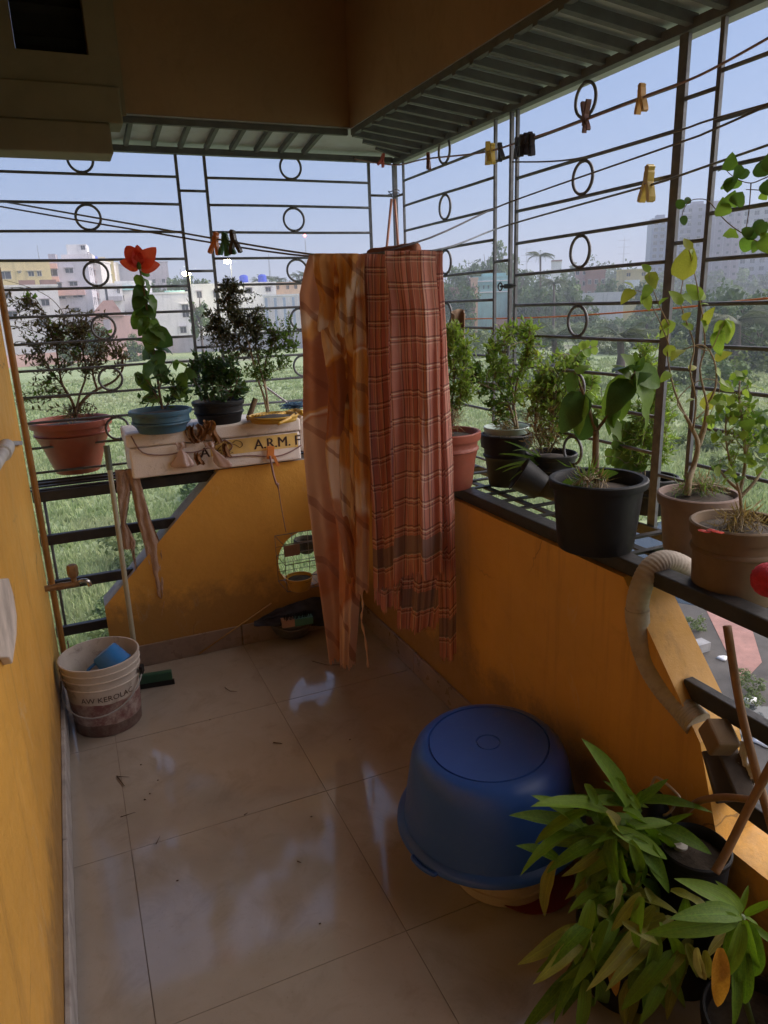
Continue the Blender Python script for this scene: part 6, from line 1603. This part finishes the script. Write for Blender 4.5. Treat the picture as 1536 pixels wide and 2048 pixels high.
prof = [(.001, .0), (.116, 0), (.12, .004), (.126, .1), (.1305, .19), (.136, .192), (.137, .197), (.132, .199), (.134, .222), (.140, .224), (.141, .229), (.136, .231), (.138, .25), (.143, .252), (.1435, .257), (.139, .259), (.141, .278), (.144, .280), (.1435, .285), (.138, .285), (.136, .27), (.118, .02), (.001, .018)]
MB().lathe(prof, BC, 48).build('bucket_shell', M_buck, bk, True)
MB().lathe([(.001, .10), (.127, .10)], BC, 32).build('water', M_water, bk)
mb = MB()
for s, a0 in ((-1, 2.7), (1, -.3)):
    c = BC + V((math.cos(a0) * .146, math.sin(a0) * .146, .205))
    mb.box(c, (.012, .03, .03), Matrix.Rotation(a0, 3, 'Z'))
mb.build('handle_lug', M_blackp, bk)
hp = [BC + V((.148 * math.cos(t), .148 * math.sin(t), .2 - .10 * math.sin((t - 2.7) / (-.3 + 6.283 - 2.7) * PI))) for t in [2.7 + (3.283) * i / 18 for i in range(19)]]
MB().tube(hp, .003, 6).build('wire_handle', M_pole, bk, 'all')
mb = lettering('AW KEROLAC', .030)
mb.v = [BC + V(((.1325 + (v.y) * .04) * math.sin(.10 + (v.x - .09) / .131), -(.1325 + (v.y) * .04) * math.cos(.10 + (v.x - .09) / .131), .150 + v.y + 0 * v.x)) for v in mb.v]
def rotz(mb, a):
    R_ = Matrix.Rotation(a, 3, 'Z'); mb.v = [BC + R_ @ (v - BC) for v in mb.v]
rotz(mb, -.08)
mb.build('lettering', M_ink, bk)
mg = thing('plastic_mug', 'bright blue plastic mug tipped inside the paint bucket', 'mug', BC + V((.02, .0, .2)))
Rm = Matrix.Rotation(-.35, 3, 'X') @ Matrix.Rotation(2.6, 3, 'Y')
M_mug = mat('bright_blue_plastic', (.025, .17, .50), .4, .12, 12, .15)
MB().lathe([(.001, 0), (.044, 0), (.05, .006), (.058, .07), (.062, .074), (.060, .078), (.055, .074), (.047, .01), (.001, .008)], BC + V((.018, -.005, .292)), 28, M=Rm).build('mug_body', M_mug, mg, True)
MB().tube(smoothpath([BC + V((.018, -.005, .292)) + Rm @ V(p) for p in ((.052, 0, .055), (.085, 0, .055), (.088, 0, .02), (.05, 0, .015))], 4), .006, 8).build('mug_handle', M_mug, mg, 'all')
# tap, pipe, board, edge pipe
tp = thing('water_tap', 'old brass water tap on the orange wall above the bucket', 'tap', (-1.37, -.06, .478))
M_brass = mat('old_brass', (.28, .17, .085), .4, .25, 40, .3, (.12, .09, .06), metal=.5)
tz = .482
MB().tube([(-1.372, -.06, tz), (-1.325, -.06, tz)], .012, 12).tube([(-1.326, -.06, tz), (-1.30, -.06, tz)], .0155, 6).tube([(-1.30, -.06, tz), (-1.245, -.06, tz)], .013, 12).build('tap_body', M_brass, tp, True)
MB().tube(smoothpath([(-1.246, -.06, tz + .006), (-1.228, -.06, tz + .008), (-1.212, -.06, tz), (-1.207, -.06, tz - .018)], 4), .009, 10).build('spout', mat('chrome', (.5, .48, .45), .2, .1, 20, metal=.9), tp, True)
MB().tube([(-1.262, -.06, tz + .01), (-1.262, -.06, tz + .03)], .010, 10).lathe([(.001, .03), (.017, .03), (.021, .04), (.021, .072), (.017, .08), (.001, .081)], (-1.262, -.06, tz), 6).build('tap_handle', M_brass, tp, True)
M_pvc = mat('grey_white_pvc', (.55, .52, .5), .5, .12, 10, .4)
pv = thing('drain_pipe', 'grey plastic pipe end with a metal clamp at the left edge', 'pipe', (-1.35, -.9, 1.12))
MB().tube([at(-60, 1000, 0, -1.335), at(6, 905, 0, -1.335)], .014, 14).tube([at(5, 907, 0, -1.335), at(13, 893, 0, -1.335)], .019, 14).build('pipe_tube', M_pvc, pv, True)
MB().bar(at(-20, 888, 0, -1.362), at(42, 886, 0, -1.362), .012, .014).build('clamp', M_pole, pv)
mb = MB()
pts = [at(*q, 0, -1.365) for q in ((-90, 1165), (4, 1158), (14, 1190), (21, 1235), (20, 1275), (11, 1330), (4, 1318), (-90, 1322))]
mb.prism([(p.y, p.z) for p in pts], -1.3695, -1.352, 0)
o = mb.build('wall_board', mat('chipped_white_board', (.52, .44, .39), .8, .2, 12, .4), None, fixn=True); tag(o, 'chipped whitish board fixed on the orange wall at the left edge', 'board'); bevel(o, .003)
M_brownp = mat('brown_painted_pipe', (.30, .14, .03), .5, .2, 12, .3)
o = MB().tube([(-1.352, .112, .0), (-1.352, .112, 1.05), (-1.352, .108, 2.05)], .013, 12).build('wall_pipe', M_brownp, None, True); tag(o, 'thin brown painted pipe running up the end of the orange wall', 'pipe')
pl = thing('corner_plant', 'small green sprout growing at the foot of the left wall behind the bucket', 'plant', (-1.34, .2, -.1))
for i in range(9):
    a = V((-1.335, .17, .02 + i * .012)); b = a + V((rnd.uniform(.01, .07), rnd.uniform(-.02, .04), rnd.uniform(.0, .07)))
    leaf(yl[1], pl, a, b, roll=rnd.uniform(-.5, .5))
MB().tube([(-1.335, .17, -.14), (-1.333, .172, .15)], .003, 6).build('stem', M_stem, pl, 'all')

# ================================================================ the back corner
wr = thing('wire_rack', 'thin wire rack hung over the round hole in the back parapet', 'wire rack', (-.27, .02, .3))
M_wire = mat('dull_wire', (.16, .13, .11), .5, .2, 60, metal=.3)
mb = MB()
X0, X1, Y0, Y1 = -.41, -.10, -.075, .072
for z in (.505, .41): mb.tube([(X0, Y0, z), (X1, Y0, z), (X1, Y1, z), (X0, Y1, z)], .0022, 5, closed=True)
mb.tube([(X0, Y0, .285), (X1, Y0, .285), (X1, Y1, .285), (X0, Y1, .285)], .0028, 5, closed=True)
for i in range(13):
    x = lerp(X0, X1, i / 12); mb.tube([(x, Y0, .286), (x, Y1, .286)], .0014, 4)
for i in range(5):
    x = lerp(X0, X1, i / 4); mb.tube([(x, Y1, .286), (x, Y1, .505)], .0016, 4)
    if i in (0, 4): mb.tube([(x, Y0, .286), (x, Y0, .505)], .002, 4)
for z in (.33, .37, .45): mb.tube([(X0, Y1, z), (X1, Y1, z)], .0014, 4)
mb.build('wire_frame', M_wire, wr, 'all')
MB().box((-.375, Y0 - .003, .475), (.07, .004, .05)).build('name_plate', mat('rust_plate', (.20, .10, .06), .7), wr)
yb = thing('yellow_bowl', 'small yellow plastic bowl of black soil standing in the wire rack', 'bowl', (-.315, -.01, .289))
bc = at(600, 1178, 2, .292)
MB().lathe([(.001, 0), (.042, 0), (.047, .004), (.058, .055), (.061, .057), (.061, .061), (.057, .061), (.045, .008), (.001, .006)], bc, 28).build('bowl_shell', mat('yellow_bowl_plastic', (.48, .27, .03), .5, .15, 20, .4), yb, True)
MB().lathe([(.001, .062), (.02, .054), (.04, .05), (.056, .046)], bc, 20, wob=lambda a, z: 1 + .06 * math.sin(4 * a)).build('soil', mat('black_soil', (.03, .032, .03), .9, .4, 60), yb, 'all')
hb_ = thing('hanging_basket', 'round dark fibre basket hanging outside seen through the hole', 'basket', (-.2, .3, .5))
MB().lathe([(.001, -.06), (.03, -.052), (.052, -.03), (.062, 0), (.06, .02), (.055, .022), (.055, 0), (.001, -.02)], at(612, 1085, 1, .30), 24, wob=lambda a, z: 1 + .03 * math.sin(9 * a)).build('fibre_bowl', mat('dark_fibre', (.05, .042, .035), .95, .4, 80, 0, bump=1, bscale=200), hb_, 'all')
c_ = at(612, 1085, 1, .30)
MB().tube([c_ + V((-.055, 0, .02)), c_ + V((0, 0, .3)), c_ + V((.055, 0, .02))], .0015, 4).build('hanging_wire', M_wire, hb_)
hc = thing('peg_cord', 'orange clip on the foam box with a knotted cord hanging down the wall', 'cord', tq(540, 905, .02))
MB().box(tq(541, 905, .018), (.030, .012, .055), Matrix.Rotation(.12, 3, 'Y')).box(tq(552, 922, .022), (.012, .01, .05), Matrix.Rotation(-.35, 3, 'Y')).build('clip', pegmat('clip_orange', (.65, .22, .05)), hc)
MB().tube(smoothpath([tq(540, 912, .03), tq(546, 945, .03), tq(552, 966, .03), tq(556, 972, .03), tq(562, 1010, .03), tq(572, 1064, .05)], 4), [.0045] * 9 + [.006, .008, .008, .005] + [.002] * 8, 6).build('cord_string', M_twine, hc, 'all')
# dark bowl, cloth, brush under the rack
db = thing('grey_bowl', 'dark grey plastic bowl on the floor in the back corner', 'bowl', at(585, 1282, 2, 0))
bc2 = at(585, 1270, 2, 0)
MB().lathe([(.001, 0), (.05, 0), (.075, .015), (.10, .06), (.108, .085), (.112, .088), (.108, .092), (.10, .08), (.07, .02), (.001, .012)], bc2, 32).build('bowl_shell', mat('grey_plastic', (.09, .085, .085), .4, .2, 12), db, True)
MB().tube(smoothpath([bc2 + V((-.10, -.03, .088)), bc2 + V((-.05, -.11, .075)), bc2 + V((.05, -.11, .075)), bc2 + V((.10, -.03, .088))], 5), .003, 6).build('wire_handle', M_wire, db, 'all')
nb = thing('navy_cloth', 'crumpled dark navy cloth heaped behind the grey bowl', 'cloth', at(560, 1240, 1, .02))
def fn(u, v):
    x = lerp(508, 650, u); y = lerp(1192 + 50 * (1 - u) ** 1.6, 1252, v)
    return at(x, y, 1, .045 - .06 * v + .012 * mnoise.noise(V((u * 7, v * 6, 1)))) + V((0, 0, .008 * mnoise.noise(V((u * 8, v * 5, 7)))))
MB().grid(fn, 30, 16).build('cloth_heap', mat('navy_fabric', (.025, .027, .05), .9, .3, 20), nb, 'all')
br = thing('scrub_brush', 'scrubbing brush with a two tone pink and green handle on the grey bowl', 'brush', at(590, 1245, 2, .1))
cb_ = at(592, 1243, 2, .11)
MB().box(cb_ + V((.035, 0, 0)), (.085, .04, .034), Matrix.Rotation(-.12, 3, 'Z')).build('handle', mat('teal_plastic', (.06, .20, .17), .45), br)
MB().box(cb_ + V((-.037, .008, .001)), (.058, .04, .034), Matrix.Rotation(-.12, 3, 'Z')).build('handle_end', mat('pale_pink_plastic', (.42, .26, .20), .5), br)
mb = MB()
for i in range(90): 
    p = cb_ + V((rnd.uniform(-.06, .07), rnd.uniform(-.015, .02), .017)); mb.tube([p, p + V((rnd.uniform(-.004, .004), rnd.uniform(-.004, .004), .022))], .0012, 3)
mb.build('bristles', M_blackp, br, False, True)
o = MB().tube([at(398, 1308, 2, .008), at(543, 1206, 1, .075)], .0032, 7).build('thin_cane', mat('straw_cane', (.42, .26, .10), .7), None, 'all'); tag(o, 'thin straw coloured cane leaning in the back corner by the skirting', 'cane')

# ================================================================ tub, hose and clutter at the right
M_tub = NT('blue_tub_plastic')
k = M_tub.ramp(M_tub.noise(5, 5), [(.3, (.020, .078, .35)), (.7, (.03, .10, .42))])
k = M_tub.mix(M_tub.ramp(M_tub.noise(22, 8, .75), [(.58, 0.0), (.75, .35)]), k, (.10, .11, .16))
scr_ = M_tub.noise(5, 3, .6, vec=M_tub.coord('Object', (1, 9, 30)), dist=2.5)
k = M_tub.mix(M_tub.math('MULTIPLY', M_tub.ramp(scr_, [(.60, 0.0), (.606, .5), (.614, .5), (.62, 0.0)]), M_tub.ramp(M_tub.noise(9, 2), [(.5, 0.0), (.6, 1.0)])), k, (.16, .20, .38))
k = M_tub.mix(M_tub.ramp(M_tub.noise(60, 6, .8), [(.6, 0.0), (.7, .25)]), k, (.14, .15, .2))
M_tub.bump(M_tub.noise(90, 3), .06, .002)
M_tub = M_tub.base(k, M_tub.ramp(M_tub.noise(12, 4), [(.3, .28), (.7, .42)]))
tb_ = thing('plastic_tub', 'large blue plastic tub turned upside down beside the right parapet', 'tub', (-.285, -1.57, .1))
TC = V((-.285, -1.572, 0))
zt, zr = .384, .152
prof = [(.001, zt - .002), (.028, zt - .002), (.0295, zt - .005), (.031, zt - .005), (.0325, zt - .001), (.154, zt), (.1555, zt - .005), (.158, zt - .005), (.1595, zt), (.170, zt - .002), (.184, zt - .009), (.197, zt - .024), (.207, zt - .048), (.213, zt - .08), (.224, zt - .15), (.232, zr + .022), (.234, zr + .016), (.249, zr + .010), (.254, zr + .004), (.255, zr - .004), (.251, zr - .006), (.248, zr + .001), (.229, zr + .008), (.209, zt - .08), (.190, zt - .03), (.160, zt - .012), (.001, zt - .012)]
tilt = Matrix.Rotation(.035, 3, 'X') @ Matrix.Rotation(-.05, 3, 'Y')
MB().lathe([(r, z - zr) for r, z in prof], TC + V((0, 0, zr)), 72, M=tilt).build('tub_shell', M_tub, tb_, True)
for a in (3.45, .3):
    mb = MB()
    pts = [TC + V((0, 0, zr)) + tilt @ V((R_ * math.cos(a + s), R_ * math.sin(a + s), -.002)) for s, R_ in ((-.16, .25), (-.14, .260), (0, .263), (.14, .260), (.16, .25))]
    mb.tube(smoothpath(pts, 5), .006, 8).build('handle', M_tub, tb_, 'all')
wb = thing('white_bucket', 'cream white bucket standing under the upturned blue tub', 'bucket', (-.30, -1.63, 0))
WC = V((-.275, -1.622, 0))
MB().lathe([(.001, 0), (.128, 0), (.134, .004), (.136, .028), (.141, .030), (.142, .036), (.137, .038), (.1385, .058), (.143, .06), (.143, .066), (.139, .068), (.140, .112), (.137, .116), (.001, .116)], WC, 48).build('bucket_shell', mat('cream_plastic', (.46, .38, .27), .5, .15, 10, .45, (.18, .12, .08)), wb, True)
rd = MB().lathe([(.001, 0), (.10, 0), (.118, .008), (.12, .012), (.10, .006), (.001, .004)], V((-.235, -1.69, .001)), 40).build('red_plate', mat('dark_red_plastic', (.20, .02, .025), .4), None, True); tag(rd, 'flat dark red plastic plate on the floor below the white bucket', 'plate')

ho = thing('flexible_hose', 'thick grey white drain hose bent over the iron rail at the right', 'hose', at(1300, 1150, 0, .05))
M_hose = NT('dusty_hose')
k = M_hose.ramp(M_hose.noise(7, 6, .65), [(.3, (.30, .25, .20)), (.7, (.46, .40, .35))])
k = M_hose.mix(M_hose.ramp(M_hose.noise(18, 8, .75), [(.52, 0.0), (.72, .6)]), k, (.16, .11, .07))
M_hose.bump(M_hose.noise(80, 4), .4, .003); M_hose = M_hose.base(k, .8)
hp = [at(1402, 1172, 0, .24), at(1372, 1136, 0, .16), at(1330, 1122, 0, .075), at(1296, 1145, 0, .02), at(1276, 1200, 0, -.005), at(1278, 1262, 0, .0), at(1296, 1322, 0, .01), at(1330, 1376, 0, .015), at(1368, 1418, 0, .02), at(1396, 1448, 0, .02)]
q4 = smoothpath(hp, 28)
MB().tube(q4, [(.0265 if i < 136 else .0265 + .007 * (i - 136) / 120) * (1 + .022 * math.sin(i * 1.55) + .02 * math.sin(i * .11)) for i in range(len(q4))], 18).build('hose_tube', M_hose, ho, True)
q = smoothpath(hp, 7)
q2 = [q[30], q[31], q[32], q[33]]
MB().tube(q2, .0285, 18).build('hose_joint', M_hose, ho, True)
o = MB().box(at(1438, 1474, 0, .0), (.055, .065, .05), Matrix.Rotation(.5, 3, 'X') @ Matrix.Rotation(-.3, 3, 'Z')).build('wood_block', mat('tan_wood', (.20, .125, .065), .75, .25, 10, .3), None); bevel(o, .006); tag(o, 'tan wooden block wedged at the lower end of the hose', 'wood block')
M_plank = mat('dark_plank', (.055, .04, .03), .8, .35, 8, .3, (.12, .08, .05), .4, 40)
for a, b, w_, d, lab in (((1425, 1500), (1455, 1605), .03, .0, 'dark wooden plank at the left of the two under the tan block'), ((1452, 1495), (1496, 1600), .028, .02, 'dark wooden plank beside the white plastic sheet')):
    p, q_ = at(*a, 0, d), at(*b, 0, d - .02)
    o = MB().bar(p, q_, .012, w_ * 1.6, up=CR).build('wooden_plank', M_plank, None); bevel(o, .003); tag(o, lab, 'plank')
ws = thing('plastic_sheet', 'crumpled white plastic sheet tucked behind the dark planks', 'plastic sheet', at(1480, 1550, 0, .05))
def fn(u, v):
    y = lerp(1482, 1598, v); x = lerp(1468 + 40 * v * v * .6 + 6, 1490 + 30 * v, u) + 5 * math.sin(v * 14)
    return at(x, y, 0, .03 + .015 * mnoise.noise(V((u * 4, v * 9, 3))))
MB().grid(fn, 10, 24).build('sheet', mat('white_film', (.62, .6, .6), .4, .1, 20), ws, 'all')
M_rodw = mat('brown_wood_rod', (.22, .115, .05), .6, .3, 14, .4, (.09, .05, .03), .3, 80)
def rodthing(pts, r, lab, nm='wooden_rod', m=M_rodw):
    q = smoothpath(pts, 6); o = MB().tube(q, r, 9).build(nm, m, None, 'all'); tag(o, lab, 'rod'); return o
rodthing([at(1454, 1252, 0, -.03), at(1478, 1400, 0, -.035), at(1506, 1520, 0, -.04), at(1545, 1660, 0, -.05)], .0085, 'long brown wooden rod leaning against the right iron rails')
rodthing([at(1548, 1520, 0, -.05), at(1500, 1610, 0, -.08), at(1455, 1700, 0, -.12), at(1430, 1745, 0, -.15)], .0085, 'brown wooden rod slanting down left behind the small dracaena')
rodthing([at(1372, 1622, 0, -.06), at(1400, 1602, 0, -.06), at(1450, 1594, 0, -.06), at(1505, 1600, 0, -.06)], .0075, 'bent brown cane lying across above the black bottle and pot', 'bent_cane')
# small pots and bottles behind the dracaena
t = thing('plant_pot', 'empty black pot behind the dracaena by the right parapet', 'plant pot', (-.10, -1.98, 0))
Bq = at(1390, 1690, 0, -.088); zq = Bq.z; Bq.z = 0
pot(t, Bq, zq, .06, .075, M_blackp, lip=.006, liph=.02, ring=False)
t = thing('water_can', 'small black jerrycan with a cream wire loop handle behind the dracaena', 'can', (-.1, -1.83, 0))
Bj = at(1304, 1600, 0, -.066)
MB().lathe([(.001, -Bj.z + .001), (.05, -Bj.z + .001), (.052, -.05), (.04, -.02), (.03, .0), (.027, .012), (.001, .014)], Bj, 24).build('can_body', M_blackp, t, True)
lq = [at(1298, 1648, 0, Bj.x), at(1290, 1620, 0, Bj.x), at(1306, 1562, 0, Bj.x), at(1320, 1558, 0, Bj.x), at(1356, 1590, 0, Bj.x), at(1354, 1602, 0, Bj.x), at(1332, 1630, 0, Bj.x), at(1296, 1626, 0, Bj.x)]
MB().tube(smoothpath(lq, 4), .0032, 7).build('loop_handle', mat('cream_wire', (.45, .36, .26), .5), t, 'all')
t = thing('white_bottle', 'small white plastic bottle between the dracaena and the black pot', 'bottle', at(1362, 1740, 2, .1))
Bb = at(1362, 1688, 0, -.10); zb = Bb.z; Bb.z = .0
MB().lathe([(.001, 0), (.026, 0), (.028, .01), (.028, zb - .04), (.02, zb - .02), (.014, zb - .015), (.014, zb - .002), (.001, zb)], Bb, 24).build('bottle_body', mat('white_bottle_plastic', (.55, .52, .48), .4), t, True)
t = thing('net_ball', 'red net ball hanging at the right edge beside the tan pot', 'ball', at(1538, 1160, 0, .0))
MB().lathe([(.034 * math.sin(PI * i / 16), -.034 * math.cos(PI * i / 16)) for i in range(17)], at(1540, 1160, 0, .0), 30, wob=lambda a, z: 1 + .05 * math.sin(11 * a + z * 300)).build('net_body', mat('red_net', (.50, .015, .04), .7, .25, 60, 0, bump=1, bscale=250), t, 'all')
MB().tube([at(1540, 1160, 0, .0) + V((0, 0, .03)), at(1540, 1160, 0, .0) + V((.03, 0, .3))], .0015, 5).build('net_string', M_twine, t)

# twigs and crumbs on the floor
M_twig = mat('dry_twig', (.09, .055, .035), .9)
def twig(pts, r, lab):
    o = MB().tube([at(x, y, 2, .003 + .002 * (i % 2)) for i, (x, y) in enumerate(pts)], [r] * (len(pts) - 1) + [r * .5], 5).build('twig', M_twig, None, 'all')
    tag(o, lab, 'twig', 'dry twigs on the tiles')
for pts, r, lab in (([(234, 1552), (240, 1560), (249, 1572)], .0022, 'thick short end of the V shaped twig on the tiles below the bucket'), ([(236, 1553), (258, 1554)], .0012, 'thin twig touching the thick twig in a V below the bucket'), ([(241, 1634), (271, 1624)], .0011, 'thin straight twig along a tile joint at the left'), ([(312, 1688), (320, 1672)], .0014, 'short bent twig right of the left tile joint'), ([(488, 1630), (496, 1625)], .0016, 'tiny twig on the middle tile joint'), ([(547, 1485), (564, 1487)], .0026, 'short brown stub in the middle of the floor'), ([(450, 1375), (460, 1382), (474, 1383)], .0014, 'crooked twig near the back parapet'), ([(624, 1322), (655, 1330), (690, 1329), (712, 1318)], .0012, 'long thin curved twig under the hanging cloths'), ([(595, 1722), (602, 1725)], .0018, 'tiny crumb like twig in the lower middle of the floor')):
    twig(pts, r, lab)
for i, (x, y) in enumerate(((316, 1561), (623, 1634), (300, 1588), (355, 1762), (640, 1848), (282, 1530), (420, 1440), (700, 1480), (290, 1600))):
    o = MB().lathe([(.001, .003), (.0028, .0015), (.001, 0)], at(x, y, 2, 0), 6, sx=1.4).build('dirt_crumb', M_twig, None); tag(o, 'tiny dark crumb of dirt on the tiles', 'crumb', 'dirt crumbs on the tiles')
